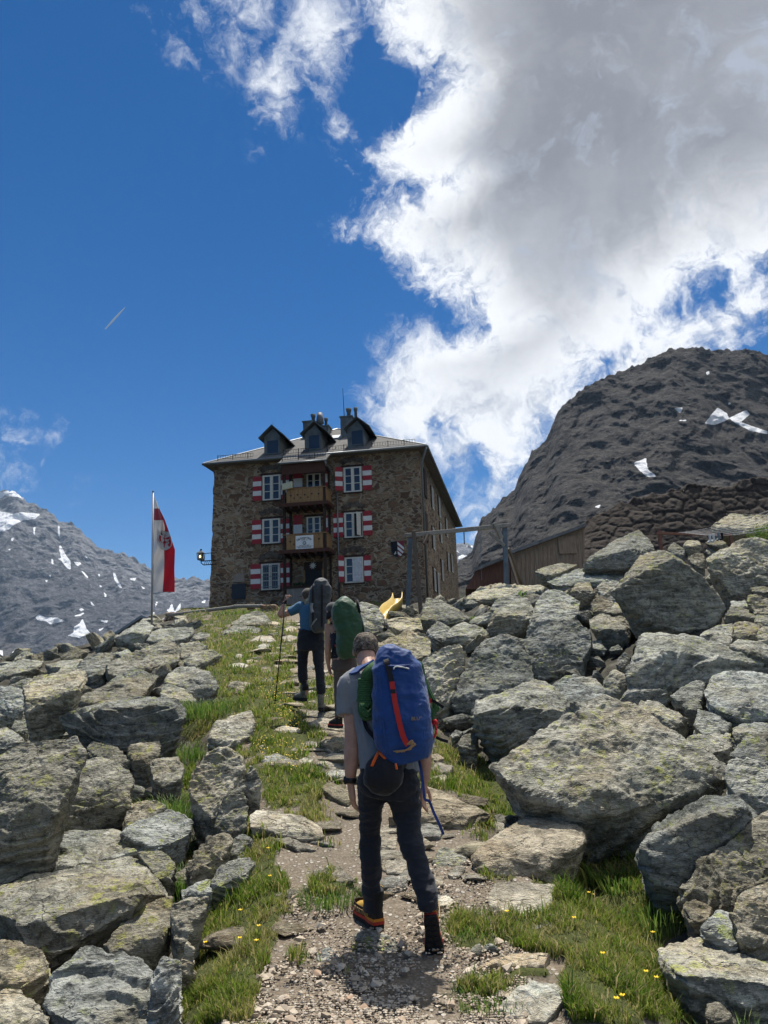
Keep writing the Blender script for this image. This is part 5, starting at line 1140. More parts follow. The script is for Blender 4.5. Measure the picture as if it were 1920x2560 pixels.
    bay = MB(); zbase = -.6
    xl, _ = hf(548, 900, o); xr, _ = hf(787, 900, o)
    ztop = bz-.1
    for xx in (xl, xr): bay.box((xx-.075, -o-.075, zbase), (xx+.075, -o+.075, ztop))
    for xx in (xl, xr): bay.box((xx-.06, -.12, zbase), (xx+.06, -.02, ztop))
    bay.box((xl-.15, -o-.1, ztop-.28), (xr+.15, -o+.1, ztop-.002)).box((xr-.08, -o+.1, ztop-.25), (xr+.08, -.02, ztop-.004)).box((xl-.08, -o+.1, ztop-.25), (xl+.08, -.02, ztop-.004))
    bay.build('balcony_frame', H['dark'], hut)
    fas = MB().box((xl-.1, -o-.14, ztop-.62), (xr+.12, -o-.102, ztop-.05)); fas.build('fascia', H['brown'], hut)
    pan_b = MB()
    for Yt, Yb_, kind, fl in ((625, 708, 'top', 735), (897, 985, 'mid', 1012)):
        x0_, zt = hf(560, Yt, o+.06); _, zb_ = hf(560, Yb_, o+.06); x1_, _ = hf(776, Yt-14, o+.06)
        zt -= .0; _, zt2 = hf(776, Yt-14, o+.06); zt = (zt+zt2)/2; _, zb2 = hf(776, Yb_-14, o+.06); zb_ = (zb_+zb2)/2
        pl = MB(); n = 9
        for i in range(n): pl.box((x0_+(x1_-x0_)*i/n+.006, -o-.085, zb_), (x0_+(x1_-x0_)*(i+1)/n-.006, -o-.06, zt))
        for i in range(5): pl.box((xr+.08, -o+.08+i*.235, zb_), (xr+.105, -o+.30+i*.235, zt)).box((xl-.105, -o+.08+i*.235, zb_), (xl-.08, -o+.30+i*.235, zt))
        rl = pl.build('balcony_railing', H['pine'], hut)
        MB().box((xl-.12, -o-.12, zt+.002), (xr+.13, -o-.02, zt+.05)).box((xr+.06, -o-.02, zt+.002), (xr+.13, -.03, zt+.05)).build('handrail', H['pine'], rl)
        _, zf = hf(660, fl-12, o); MB().box((xl-.25, -o-.25, zf-.02), (xr+.3, -.02, zb_-.012)).build('balcony_floor', H['brown'], hut)
        bm_ = MB()
        for i in range(6): bm_.box((xl+(xr-xl)*i/5-.05, -o-.32, zf-.16), (xl+(xr-xl)*i/5+.05, -.03, zf-.024))
        bm_.build('floor_joists', H['dark'], hut)
        ht = MB(); spots = [(585, 662, 1), (605, 675, -1), (625, 657, 1), (644, 672, -1), (668, 656, 1), (687, 668, -1), (709, 650, 1), (750, 650, 1)] if kind == 'top' else [(582, 935, 1), (604, 948, -1), (752, 918, 1)]
        for X, Y, s_ in spots:
            hx, hz = hf(X, Y, o+.09); s0 = .075
            poly = [(0, -s0), (s0*.9, s0*.25), (s0*.55, s0*.9), (0, s0*.45), (-s0*.55, s0*.9), (-s0*.9, s0*.25)] if s_ > 0 else [(0, s0), (s0*.8, -s0*.8), (-s0*.8, -s0*.8)]
            ht.prism([(hx+a_, -o-.088, hz+b_) for a_, b_ in poly], (0, .003, 0))
            ht.prism([(hx+a_*.3, -o-.088, hz+.19+b_*.3) for a_, b_ in poly], (0, .003, 0))
        ht.build('painted_heart_holes', H['black'], rl)  # near-black raised shapes paint the shade of holes; the boards are uncut
        # shutter boards and balcony door at the back of the balcony
        Xs, Ys = (602, 498) if kind == 'top' else (602, 772)
        sx0, sz1 = hf(602, Ys+8); sx1, sz0 = hf(656, Ys+118)
        sh = MB().box((sx0, -.06, sz0), (sx1, -.025, sz1)).build('shutter', H['red'], hut)
        hh = (sz1-sz0); MB().box((sx0, -.066, sz0+hh*.05), (sx1, -.061, sz0+hh*.5)).build('white_stripes', H['shwhite'], sh)
        wf, _d = window(hut, H, (680, 535 if kind == 'top' else 790), (765, 650 if kind == 'top' else 905), 'cross', -.003)
        sx0, sz1 = hf(785, 520 if kind == 'top' else 780); sx1, sz0 = hf(808, 610 if kind == 'top' else 880)
        sh = MB().box((sx0, -.06, sz0), (sx1, -.025, sz1)).build('shutter', H['red'], hut); hh = sz1-sz0
        MB().box((sx0, -.066, sz0+hh*.3), (sx1, -.061, sz0+hh*.85)).build('white_stripes', H['shwhite'], sh)
    # porch
    a, z1 = hf(672, 1103); c, _ = hf(772, 1103); zbot = -.1
    d = MB().box((a-.09, -.10, zbot), (a, -.004, z1+.09)).box((c, -.10, zbot), (c+.09, -.004, z1+.09)).box((a, -.10, z1), (c, -.004, z1+.09)).build('door', H['pine'], hut)
    MB().box((a+.002, -.05, zbot), (c-.002, -.006, z1-.003)).build('door_leaf', H['black'], d)
    sx, sz = hf(720, 1080); st = MB(); pts_ = []
    MB().box((a-.05, -.14, sz-.22), (c+.05, -.105, sz+.24)).build('door_panel', H['dark'], hut)
    for k in range(20):
        r = .24 if k % 2 == 0 else .10; an = 2*PI*k/20; pts_.append((sx+r*math.cos(an), -.145, sz+.02+r*math.sin(an)))
    st.prism(pts_, (0, -.03, 0)).build('edelweiss_carving', H['shwhite'], hut)
    x0_, zt = hf(562, 1213, o); x1_, zb_ = hf(705, 1283, o); pl = MB()
    x1_ = xr-.1
    for i in range(9): pl.box((x0_+(x1_-x0_)*i/9+.01, -o-.03, zb_-.15), (x0_+(x1_-x0_)*(i+1)/9-.01, -o, zt))
    pr = pl.build('porch_railing', H['weath'] if 'weath' in H else H.setdefault('weath', wood_mat('weathered_boards', (.16, .145, .13), (.30, .28, .25))), hut)
    MB().box((xl, -o-.08, zt+.003), (xr, -o+.02, zt+.13)).build('handrail', H['dark'], pr)
    fl = MB(); rs = np.random.RandomState(4)
    for i in range(40): fl.ball((hf(640, 1195, o)[0]+rs.uniform(-.35, .35), -o+rs.uniform(-.1, .1), zt+.2+rs.uniform(-.05, .12)), rs.uniform(.03, .07), 5, 4)
    fl.build('flower_box', simple('box_plants', (.02, .035, .018), .9, var=.4), hut)
    for X, Y, s_ in ((655, 1240, 1), (620, 1238, 1), (676, 1250, -1)):
        hx, hz = hf(X, Y, o+.03)
    MB().box((x0_-.3, -o-.1, zb_-2.2), (xr+.5, -.01, zb_-.16)).build('porch_base', H['stone'], hut)
    # rain pipes
    def pipe(pts_, r=.055): MB().tube(pts_, r, 8).build('rain_pipe', H['metal'], hut, True)
    xa, z1 = hf(862, 640); xb, z0 = hf(870, 1262); pipe([(xa, -.09, z1), (xa, -.09, z0)])
    xa, z1 = hf(790, 455, bo); xb, z2 = hf(800, 490, 1.0); xc_, z3 = hf(835, 545, .1); pipe([(xa, -bo-.05, z1), (xa+.02, -bo+.1, z1-.25), (xb+.1, -1.0, z2), (xc_, -.12, z3), (xc_+.12, -.1, z3-.5), (hf(862, 640)[0], -.1, hf(862, 650)[1])])
    pipe([(ax1+.02, ay0, He-.12), (ax1-.05, ay0+.05, He-.35), (.13, .06, He-.9), (.13, .06, -1.2)], .07)
    # plaque, notice board, buttress
    a, c, z0, z1 = rect((250, 1128), (313, 1172))
    MB().prism([(a, -.03, z0), (c, -.03, z0), (c, -.03, z1-.08), (c-.12, -.03, z1), ((a+c)/2, -.03, z1+.09), (a+.12, -.03, z1), (a, -.03, z1-.08)], (0, -.05, 0)).build('stone_plaque', simple('plaque_stone', (.26, .22, .18), .9), hut)
    a, c, z0, z1 = rect((240, 1187), (318, 1272)); MB().box((a, -.09, z0), (c, -.03, z1)).build('notice_board', simple('dark_blue_board', (.012, .017, .028), .35), hut)
    bx, bz_ = hf(116, 1190, .1); bx2, _ = hf(76, 1385, .1); _, bzb = hf(76, 1400, .1)
    v = [(bx+.05, 1.5, bz_+.1), (bx+.05, -.2, bz_+.1), (bx+.9, -.2, bz_-.2), (bx+.9, 1.5, bz_-.2)]
    w2 = [(bx2, 1.7, bzb-2), (bx2, -.35, bzb-2), (bx+1.2, -.35, bzb-2), (bx+1.2, 1.7, bzb-2)]
    MB().add(v+w2, [(0, 1, 2, 3), (1, 0, 4, 5), (2, 1, 5, 6), (3, 2, 6, 7), (0, 3, 7, 4), (7, 6, 5, 4)]).build('buttress', H['stone'], hut)
    # ---- things fixed to the hut
    a, c, z0, z1 = rect((526, 583), (594, 621), o+.3)
    org = np.array([(a+c)/2, -o-.3, (z0+z1)/2]); t = hthing('flood_lamp_box', 'pale yellow box fixed to the left post of the upper balcony', 'box', org)
    b = MB().prism([(a, -o-.15, z0), (c, -o-.42, z0+.04), (c, -o-.42, z1), (a, -o-.15, z1-.06)], (.03, .14, 0)); shift(b, org).build('box_body', simple('cream_box', (.55, .53, .36), .5, var=.05), t, bevel=.01)
    b = MB().bar((a+.35, -o-.15, (z0+z1)/2), (xl, -o-.05, (z0+z1)/2), .05); shift(b, org).build('bracket', H['iron'], t)
    # sign with the hut's name
    a, c, z0, z1 = rect((614, 901), (720, 974), o+.11); org = np.array([(a+c)/2, -o-.10, (z0+z1)/2]); w_, h_ = c-a, z1-z0
    t = hthing('hut_sign', 'white name sign with arched black lettering hung on the middle balcony railing', 'sign', org)
    MB().box((-w_/2, -.03, -h_/2), (w_/2, .0, h_/2)).build('board', simple('sign_white', (.72, .73, .72), .45, var=.04), t, bevel=.004)
    ink = simple('sign_ink', (.015, .02, .025), .5)
    L = MB(); R = w_*.62; cz = h_*.36-R; txt = 'Nürnberger Hütte'; n = len(txt)
    for i, ch in enumerate(txt):
        if ch == ' ': continue
        v, f = text_mesh(ch, h_*.25); an = -.62+1.24*(i+.5)/n
        v = v*np.array([.92, 1, 1]); x = v[:, 0]*math.cos(an)+(v[:, 1]+R)*math.sin(an); z = -v[:, 0]*math.sin(an)+(v[:, 1]+R)*math.cos(an)
        L.add(np.stack([x, -.034-v[:, 2]*.5, z+cz-h_*.10], 1), f)
    v, f = text_mesh('2278 m', h_*.15); L.add(np.stack([v[:, 0], -.034-v[:, 2]*.5, v[:, 1]+h_*.11], 1), f)
    rs = np.random.RandomState(9)
    for z, x0_, x1_ in ((-.25, -.30, .28), (-.33, -.46, .46), (-.41, -.38, .38)):     # three rows too small to read
        x = x0_
        while x < x1_:
            l = rs.uniform(.03, .13); L.box((x*w_, -.034, (z+rs.uniform(-.004, .004))*h_), (min(x+l, x1_)*w_, -.031, (z+.035)*h_)); x += l+.018
    L.build('lettering', ink, t)
    ring = [(.105*h_*1.3*math.cos(2*PI*k/24), .105*h_*1.3*math.sin(2*PI*k/24)) for k in range(24)]
    MB().prism([(x, -.031, z-.06*h_) for x, z in ring], (0, -.003, 0)).build('round_emblem', ink, t)
    b = MB().prism([(x*.72, -.0342, z*.72-.06*h_) for x, z in ring], (0, -.002, 0)); b.build('emblem_field', simple('emblem_grey', (.42, .45, .47), .5), t)
    # coat of arms
    a, c, z0, z1 = rect((1180, 935), (1258, 1023), .03); org = np.array([(a+c)/2, -.03, (z0+z1)/2]); w_, h_ = c-a, z1-z0
    t = hthing('shield', 'painted shield, black left half and red-white diagonal stripes, on the stone wall', 'shield', org)
    def half(s_): return [(0, h_/2), (s_*w_/2, h_/2), (s_*w_/2, -.05*h_), (s_*w_*.44, -.25*h_), (s_*w_*.28, -.42*h_), (0, -h_/2)]
    MB().prism([(x, 0, z) for x, z in half(-1)], (0, -.05, 0)).build('black_half', H['iron'], t)
    MB().prism([(x, 0, z) for x, z in half(1)], (0, -.05, 0)).build('red_half', simple('shield_red', (.20, .03, .045), .6), t)
    b = MB()
    hp = half(1)
    def clip(poly, a_, c_):             # keep the part where a_.x + c_ >= 0
        out = []
        for i in range(len(poly)):
            p, q = np.array(poly[i]), np.array(poly[(i+1) % len(poly)]); dp, dq = p@a_+c_, q@a_+c_
            if dp >= 0: out.append(tuple(p))
            if (dp >= 0) != (dq >= 0): out.append(tuple(p+(q-p)*dp/(dp-dq)))
        return out
    for k in range(3):
        n_ = np.array([.68, .73]); c0 = (.47-.30*k)*h_*.73; pl = clip(clip(hp, -n_, c0+.0), n_, -(c0-.13*h_))
        if len(pl) > 2: b.prism([(x, -.0502, z) for x, z in pl], (0, -.006, 0))
    b.build('white_bands', H['shwhite'], t)
    e_ = [(-.30, -.26), (-.22, -.24), (-.17, -.14), (-.12, -.17), (-.15, -.25), (-.10, -.30), (-.19, -.29), (-.23, -.36)]
    MB().prism([(x*w_, -.0502, z*h_) for x, z in e_], (0, -.006, 0)).build('white_figure', H['shwhite'], t)
    # lantern on the left corner
    lx, lz = hf(53, 1018, .15); org = np.array([lx, -.15, lz]); t = hthing('wall_lantern', 'glazed lantern on an iron bracket at the left corner of the hut', 'lantern', org)
    s_ = .42194/FPX*46; hh = 24*s_; ww = 18*s_
    ln = MB()
    for sx_ in (-1, 1):
        for sy_ in (-1, 1): ln.bar((sx_*ww*.82, sy_*ww*.82, -hh), (sx_*ww, sy_*ww, hh*.6), .035)
    ln.box((-ww*1.05, -ww*1.05, hh*.6), (ww*1.05, ww*1.05, hh*.7)).box((-ww*.9, -ww*.9, -hh*1.1), (ww*.9, ww*.9, -hh)).build('lantern_frame', H['iron'], t)
    k = ww*1.1
    MB().add([(-k, -k, hh*.702), (k, -k, hh*.702), (k, k, hh*.702), (-k, k, hh*.702), (0, 0, hh*1.5)], [(3, 2, 1, 0), (0, 1, 4), (1, 2, 4), (2, 3, 4), (3, 0, 4)]).build('lantern_roof', H['metal'], t)
    MB().ball((0, 0, hh*1.55), .06, 8, 6).build('finial', H['iron'], t)
    gm, tt, bb = material('lantern_glass', .2, .5); bb.inputs['Base Color'].default_value = (.30, .26, .17, 1); bb.inputs['Transmission Weight'].default_value = .75
    MB().box((-ww*.72, -ww*.72, -hh*.97), (ww*.72, ww*.72, hh*.57)).build('glass', gm, t)
    em, tt, bb = material('lantern_bulb', .4); bb.inputs['Emission Color'].default_value = (1, .72, .25, 1); bb.inputs['Emission Strength'].default_value = 3.0; bb.inputs['Base Color'].default_value = (.9, .6, .2, 1)
    MB().ball((0, -ww*.74, -hh*.25), (.055, .02, .08), 8, 6).build('lamp', em, t)
    tx, _ = hf(122, 1090, .15); tx -= lx; b = MB()
    zt_, zb_ = -hh*1.35, -hh*2.35
    b.tube([(0, 0, -hh*1.1), (0, 0, zt_)], .03, 6).tube([(0, 0, zt_), (tx+.25, 0, zt_)], .03, 6).tube([(0, 0, zt_), (.03, 0, (zt_+zb_)/2), (.18, 0, zb_), (tx+.25, 0, zb_)], .03, 6)
    n = 5
    for i in range(n): b.tube([(.2+(tx-.1)*i/n, 0, zb_), (.2+(tx-.1)*(i+.8)/n, 0, zt_)], .018, 5)
    b.tube([(ww, 0, hh*.5), (tx+.25, 0, hh*.75)], .012, 5).tube([(ww, 0, hh*.5), (tx+.25, 0, hh*.5)], .012, 5); b.build('bracket', H['iron'], t)
    return hut
# ------------------------------------------------------------------ people
def fabric(name, col, rough=.85, sc=30, var=.1, bump=.25, weave=400.0):
    m_, t, b = material(name, rough, .2); co = t.n('ShaderNodeTexCoord').outputs['Object']
    n = t.noise(co, sc, 4, .6); w_ = t.noise(co, weave, 2, .5); big = t.noise(co, 5, 4, .6)
    c = t.mix(t.m('MULTIPLY', n, .5), tuple(q*(1-var) for q in col), tuple(min(1, q*(1+var*1.5)) for q in col))
    c = t.mix(t.m('MULTIPLY', t.smooth(big, .55, .75), .25), c, tuple(q*.7 for q in col)); t.link(c, b.inputs['Base Color'])
    b.inputs['Sheen Weight'].default_value = .15
    t.link(t.bump(t.m('ADD', w_, t.m('MULTIPLY', n, .8)), bump, .004), b.inputs['Normal']); return m_
def person_materials():
    Q = {}
    m_, t, b = material('skin', .5, .35); co = t.n('ShaderNodeTexCoord').outputs['Object']
    c = t.ramp(t.noise(co, 22, 5, .6), [(.3, (.36, .19, .13)), (.7, (.47, .27, .19))]); t.link(c, b.inputs['Base Color'])
    b.inputs['Subsurface Weight'].default_value = .12; b.inputs['Subsurface Radius'].default_value = (.01, .004, .002)
    t.link(t.bump(t.noise(co, 180, 3, .6), .15, .002), b.inputs['Normal']); Q['skin'] = m_
    Q['grey'] = fabric('grey_shirt', (.20, .21, .225)); Q['navy'] = fabric('dark_trousers', (.013, .015, .022), .8); Q['blueshirt'] = fabric('blue_shirt', (.045, .13, .23))
    Q['blue'] = fabric('blue_pack', (.013, .052, .19), .55, bump=.3); Q['green'] = fabric('green_cover', (.028, .075, .036), .5, bump=.3); Q['greypack'] = fabric('grey_pack', (.045, .052, .058), .6)
    Q['black'] = fabric('black_webbing', (.010, .010, .013), .7); Q['red'] = fabric('red_webbing', (.42, .025, .02), .7); Q['orange'] = fabric('orange_cord', (.75, .13, .02), .6)
    Q['brown'] = fabric('brown_trousers', (.10, .078, .072)); Q['pink'] = fabric('pink_strap', (.50, .14, .14)); Q['tank'] = fabric('dark_top', (.018, .022, .04))
    Q['darkblue'] = fabric('blue_strap', (.018, .045, .19), .6)
    m_, t, b = material('camouflage', .85, .2); co = t.n('ShaderNodeTexCoord').outputs['Object']
    n = t.noise(co, 17, 3, .5, 1.5); n2_ = t.noise(co, 28, 4, .6, 1.0); st_ = t.noise(co, 60, 3, .6, 2.0)
    c = t.ramp(n, [(.38, (.055, .042, .033)), (.46, (.14, .108, .08)), (.54, (.075, .07, .054)), (.62, (.22, .185, .14))], 'CONSTANT')
    c = t.mix(t.smooth(n2_, .57, .6), c, (.045, .035, .03)); c = t.mix(t.smooth(st_, .60, .63), c, (.33, .28, .23)); t.link(c, b.inputs['Base Color']); t.link(t.bump(t.noise(co, 300, 2, .5), .3, .003), b.inputs['Normal']); Q['camo'] = m_
    Q['capgrey'] = fabric('grey_cap', (.055, .058, .06)); Q['capbrown'] = fabric('brown_cap', (.075, .062, .05)); Q['hair'] = simple('dark_hair', (.016, .011, .009), .5, var=.3, scale=60, bump=.5, bscale=160)
    m_, t, b = material('green_rope', .8, .2); co = t.n('ShaderNodeTexCoord').outputs['Object']
    v = t.voro(co, 260, 'F1'); c = t.ramp(v, [(.2, (.09, .20, .07)), (.6, (.03, .085, .035))]); t.link(c, b.inputs['Base Color']); t.link(t.bump(v, .5, .003), b.inputs['Normal']); Q['rope'] = m_
    Q['yellow'] = simple('yellow_boot', (.42, .25, .04), .6, var=.1, bump=.2, bscale=300); Q['bootblack'] = simple('black_rubber', (.014, .014, .015), .75, var=.2, bump=.4, bscale=120)
    Q['bootbrown'] = simple('dark_boot_panel', (.035, .022, .016), .7, var=.2, bump=.4, bscale=500); Q['bootred'] = simple('red_midsole', (.40, .035, .025), .6); Q['bootorange'] = simple('orange_midsole', (.55, .20, .02), .6)
    Q['greyboot'] = simple('grey_boot', (.13, .13, .11), .75, var=.25, bump=.3, bscale=200); Q['metal'] = simple('aluminium', (.6, .6, .62), .3, .9); Q['tan'] = fabric('tan_cord', (.36, .22, .11)); Q['plastic'] = simple('black_plastic', (.012, .012, .014), .35)
    Q['gold'] = simple('gold_print', (.34, .23, .11), .6); Q['white'] = simple('white_cord', (.7, .72, .72), .6)
    return Q
class Fig:
    """a figure at forward distance d; joints given in crop pixels plus an offset dy away from the camera"""
    lean = staticmethod(lambda Y: 0.0)
    def __init__(s, fr, d): s.fr, s.d = fr, d
    def p(s, X, Y, dy=0.0): px, py = f1(s.fr, X, Y); return P(px, py, s.d+dy+s.lean(Y))
def wrinkle(me, amp, freq, seed, stretch=(1, 1, 2.5)):
    v = coords(me); n = normals(me); q = v*np.array(stretch)*freq+seed
    r = ridged(q, 3, .5)-.7; setco(me, v+n*(amp*(r*1.2+.6*fbm(q*.6, 2)))[:, None]); return me
def loft(rings, n=6, seg=20, sq=None, b=None):
    """rings: (point, rx, ry)"""
    a = np.array([list(p)+[rx, ry] for p, rx, ry in rings], float); s_ = spline(a, n)
    b = b or MB(); return b.tube([q[:3] for q in s_], [(max(.002, q[3]), max(.002, q[4])) for q in s_], seg, up=(1, 0, 0), sq=sq)
def finish(b, vox, name, mat, parent, sm=2, amp=0, freq=9, seed=1, stretch=(1, 1, 2.5), org=None):
    me = b.mesh(name) if isinstance(b, MB) else b
    me = remesh(me, vox, sm, .5)
    if amp: wrinkle(me, amp, freq, seed, stretch)
    if org is not None: setco(me, coords(me)-np.asarray(org))
    me.polygons.foreach_set('use_smooth', np.ones(len(me.polygons), bool)); me.name = name
    return link(name, me, mat, parent)
def hand(b, wrist, d, side, curl=.35, s=1.0, fist=False):
    """five fingers on a palm: wrist point, direction of the hand, side = unit vector from little finger to thumb"""
    d = np.array(d, float); d /= np.linalg.norm(d); side = np.array(side, float); side -= d*(side@d); side /= np.linalg.norm(side); nrm = np.cross(d, side)
    w_ = np.array(wrist, float)
    b.tube([w_-d*.02*s, w_+d*.03*s, w_+d*.07*s, w_+d*.095*s], [(.026*s, .019*s), (.036*s, .018*s), (.041*s, .016*s), (.036*s, .012*s)], 14, up=side)
    for k, (o, l, r) in enumerate(((.029, .070, .0092), (.0105, .078, .0095), (-.008, .073, .009), (-.026, .058, .008))):
        p = w_+d*.085*s+side*o*s; cu = (1.5 if fist else curl)*(1+.12*k); dd = d.copy(); pts = [p]; spr = side*(o*.9)
        for j, f in enumerate((.45, .32, .23)):
            a = cu*(.55 if j == 0 else 1.0); c, s_ = math.cos(a), math.sin(a)
            dd = dd*c+nrm*s_; dd = dd-nrm*0; dd /= np.linalg.norm(dd); pts.append(pts[-1]+(dd+spr*.5)*l*f*s)
        b.tube(spline(pts, 3), [r*s*(1-.03*i) for i in range(len(spline(pts, 3)))], 8)
        b.ball(pts[-1], r*s*.75, 8, 5)
    t0 = w_+d*.025*s+side*.028*s; t1 = t0+(side*.75+d*.6+nrm*.3)*.034*s; t2 = t1+(d*.9+side*.25+nrm*.4)*.030*s; t3 = t2+(d+nrm*.3)*.024*s
    b.tube(spline([t0, t1, t2, t3], 3), [.0125*s]*4+[.0112*s]*3+[.0095*s]*3, 8); b.ball(t3, .009*s, 8, 5)
def head(b, c, fwd, up, s=1.0):
    """skull, jaw, nose, ears, brow, lips and eyes; fwd: where the face looks"""
    f = np.array(fwd, float); f /= np.linalg.norm(f); u = np.array(up, float); u -= f*(u@f); u /= np.linalg.norm(u); r = np.cross(f, u); R = np.stack([r, f, u], 1); c = np.array(c, float)
    g = lambda x, y, z: c+R@np.array((x, y, z))*s
    b.ball(g(0, -.008, .02), (.076*s, .096*s, .092*s), 18, 12, R); b.ball(g(0, .03, -.045), (.060*s, .062*s, .065*s), 14, 10, R); b.ball(g(0, .055, -.088), (.030*s, .028*s, .022*s), 10, 7, R)
    b.tube([g(0, .088, .012), g(0, .103, -.012), g(0, .112, -.028), g(0, .094, -.036)], [.009*s, .011*s, .015*s, .010*s], 8)
    for k in (-1, 1):
        b.ball(g(k*.078, -.006, -.012), (.010*s, .020*s, .031*s), 8, 7, R); b.ball(g(k*.030, .078, .010), (.014*s, .012*s, .009*s), 8, 6, R)
        b.tube([g(k*.012, .091, .026), g(k*.045, .078, .026)], .008*s, 6)
    b.ball(g(0, .088, -.058), (.024*s, .009*s, .006*s), 8, 5, R); b.ball(g(0, .087, -.067), (.021*s, .009*s, .006*s), 8, 5, R)
    return R
def boot(parent, Q, heel, fwd, up, org, kind='yellow', s=1.0, text=False):
    f = np.array(fwd, float); f /= np.linalg.norm(f); u = np.array(up, float); u -= f*(u@f); u /= np.linalg.norm(u); r = np.cross(f, u)
    R = np.stack([r, f, u], 1)*s; h = np.array(heel, float)-org
    T = lambda p: h+R@np.array(p, float)
    out = [(-.030, -.015), (.030, -.015), (.038, .03), (.036, .09), (.049, .17), (.048, .22), (.033, .268), (0, .285), (-.033, .268), (-.048, .22), (-.049, .17), (-.036, .09), (-.038, .03)]
    kinds = {'yellow': ('yellow', 'bootblack', 'bootbrown', 'bootred'), 'grey': ('greyboot', 'bootblack', 'greyboot', 'bootblack'), 'black': ('bootblack', 'bootblack', 'yellow', 'bootred')}[kind]
    up_ = MB()
    up_.tube([T((0, -.005, .05)), T((0, .03, .055)), T((0, .10, .065)), T((0, .17, .055)), T((0, .23, .048)), T((0, .272, .040))], [(.030*s, .035*s), (.038*s, .045*s), (.040*s, .055*s), (.046*s, .042*s), (.042*s, .032*s), (.022*s, .018*s)], 16, up=r)
    bt = finish(up_, .006, 'boot', Q[kinds[0]], parent, 2)
    cf = MB(); cf.tube([T((0, .035, .04)), T((0, .034, .10)), T((0, .028, .16)), T((0, .026, .20))], [(.040*s, .052*s), (.041*s, .055*s), (.044*s, .056*s), (.047*s, .057*s)], 16, up=r); finish(cf, .006, 'cuff', Q['bootblack' if kind != 'grey' else 'greyboot'], bt, 2)
    if kind == 'yellow':
        for sx in (-1, 1): MB().prism([T((sx*.046, .05, .09)), T((sx*.046, .085, .12)), T((sx*.049, .075, .2)), T((sx*.049, .035, .2))], r*sx*.004*s).build('cuff_panel', Q['yellow'], bt)
    so = MB().prism([T((x*1.06, y*1.02-.002, .0)) for x, y in out], u*.024*s)
    for k in range(9):                                                    # lugs
        yy = -.005+.034*k; ww = np.interp(yy+.012, [0, .09, .17, .27], [.028, .027, .040, .022])
        for sx in (-1, 1): so.prism([T((sx*ww*.25, yy, -.0085)), T((sx*ww, yy, -.0085)), T((sx*ww, yy+.02, -.0085)), T((sx*ww*.25, yy+.02, -.0085))], u*.009*s)
    so.build('sole', Q[kinds[1]], bt)
    MB().prism([T((x*1.10, y*1.02-.004, .0245)) for x, y in out], u*.016*s).build('midsole', Q[kinds[3]], bt)
    if kind == 'yellow':
        MB().prism([T((x*1.09, y*1.01-.003, .041)) for x, y in out[:4]+[(-.036, .09), (-.038, .03)]], u*.014*s).build('heel_wedge', Q['bootorange'], bt)
        rd = MB(); m_ = 13
        for i in range(m_):
            a, c = out[i], out[(i+1) % m_]
            rd.prism([T((a[0]*1.035, a[1]*1.012, .0395)), T((c[0]*1.035, c[1]*1.012, .0395)), T((c[0]*.97, c[1]*.985+.002, .082)), T((a[0]*.97, a[1]*.985+.002, .082))], -(T((a[0], a[1], 0))+T((c[0], c[1], 0))-2*T((0, .12, 0)))*.02)
        rd.build('rand', Q['bootbrown'], bt)
        lc = MB()
        for k in range(5): lc.tube([T((-.028, .125-.018*k, .102+.016*k)), T((0, .135-.018*k, .112+.018*k)), T((.028, .125-.018*k, .102+.016*k))], .003*s, 5)
        lc.build('laces', Q['black'], bt)
        MB().prism([T((.012, .17, -.0092)), T((-.012, .17, -.0092)), T((-.012, .178, -.0092)), T((.012, .178, -.0092))], -u*.002).build('sole_badge', Q['bootorange'], bt)
        if text:
            v, fcs = text_mesh('SPORTIVA', .036)
            L = MB(); xs = v[:, 0]; pts = []
            for q in v:
                yy = .135-q[0]*.95; xo = -np.interp(yy, [0, .03, .09, .17, .22], [.034, .0405, .039, .0505, .0495]); pts.append(T((xo-.003-q[2]*.3, yy, .046+q[1])))
            L.add(pts, fcs); L.build('lettering', Q['gold'], bt)
    return bt
def strap(b, pts, w_, th=.004, nrm=None, n=4):
    """flat band along points (with the face pointing to nrm)"""
    p = spline(pts, n); k = len(b.v); vs_ = []
    for i in range(len(p)):
        t = p[min(i+1, len(p)-1)]-p[max(i-1, 0)]; t /= np.linalg.norm(t)+1e-9; nn = np.array(nrm if nrm is not None else (0, -1, 0), float); x = np.cross(t, nn); x /= np.linalg.norm(x)+1e-9; nn = np.cross(x, t)
        vs_ += [p[i]-x*w_/2, p[i]+x*w_/2, p[i]+x*w_/2+nn*th, p[i]-x*w_/2+nn*th]
    m_ = len(p)
    fs = [[i*4+j, i*4+(j+1) % 4, (i+1)*4+(j+1) % 4, (i+1)*4+j] for i in range(m_-1) for j in range(4)]+[[3, 2, 1, 0], [(m_-1)*4+j for j in range(4)]]
    return b.add(vs_, fs)
class Pack:
    def __init__(s, fig, rows, u=900.0):
        """rows: (Y, Xl, Xr, dy, ry) in crop pixels, u: pixels per metre"""
        s.f, s.r = fig, sorted((a, (b+c)/2-(c-b)/2*1.05, (b+c)/2+(c-b)/2*1.05, d, e) for a, b, c, d, e in rows); s.u = u
        s.Y = [q[0] for q in s.r]
    def at(s, Y): return [np.interp(Y, s.Y, [q[k] for q in s.r]) for k in (1, 2, 3, 4)]
    def pt(s, X, Y, out=.004, e=2.6):
        xl, xr, dy, ry = s.at(Y); c = (xl+xr)/2; h = (xr-xl)/2; q = min(1, abs((X-c)/h))
        return s.f.p(X, Y, dy-ry*(1-q**e)**(1/e)-out-.009*(1-q**4))
    def loft(s, sq=.78, seg=30):
        return loft([(s.f.p((q[1]+q[2])/2, q[0], q[3]), (q[2]-q[1])/2/s.u, q[4]) for q in s.r], 4, seg, sq)

def rel(b, org): b.v = [tuple(np.array(p)-org) for p in b.v]; return b

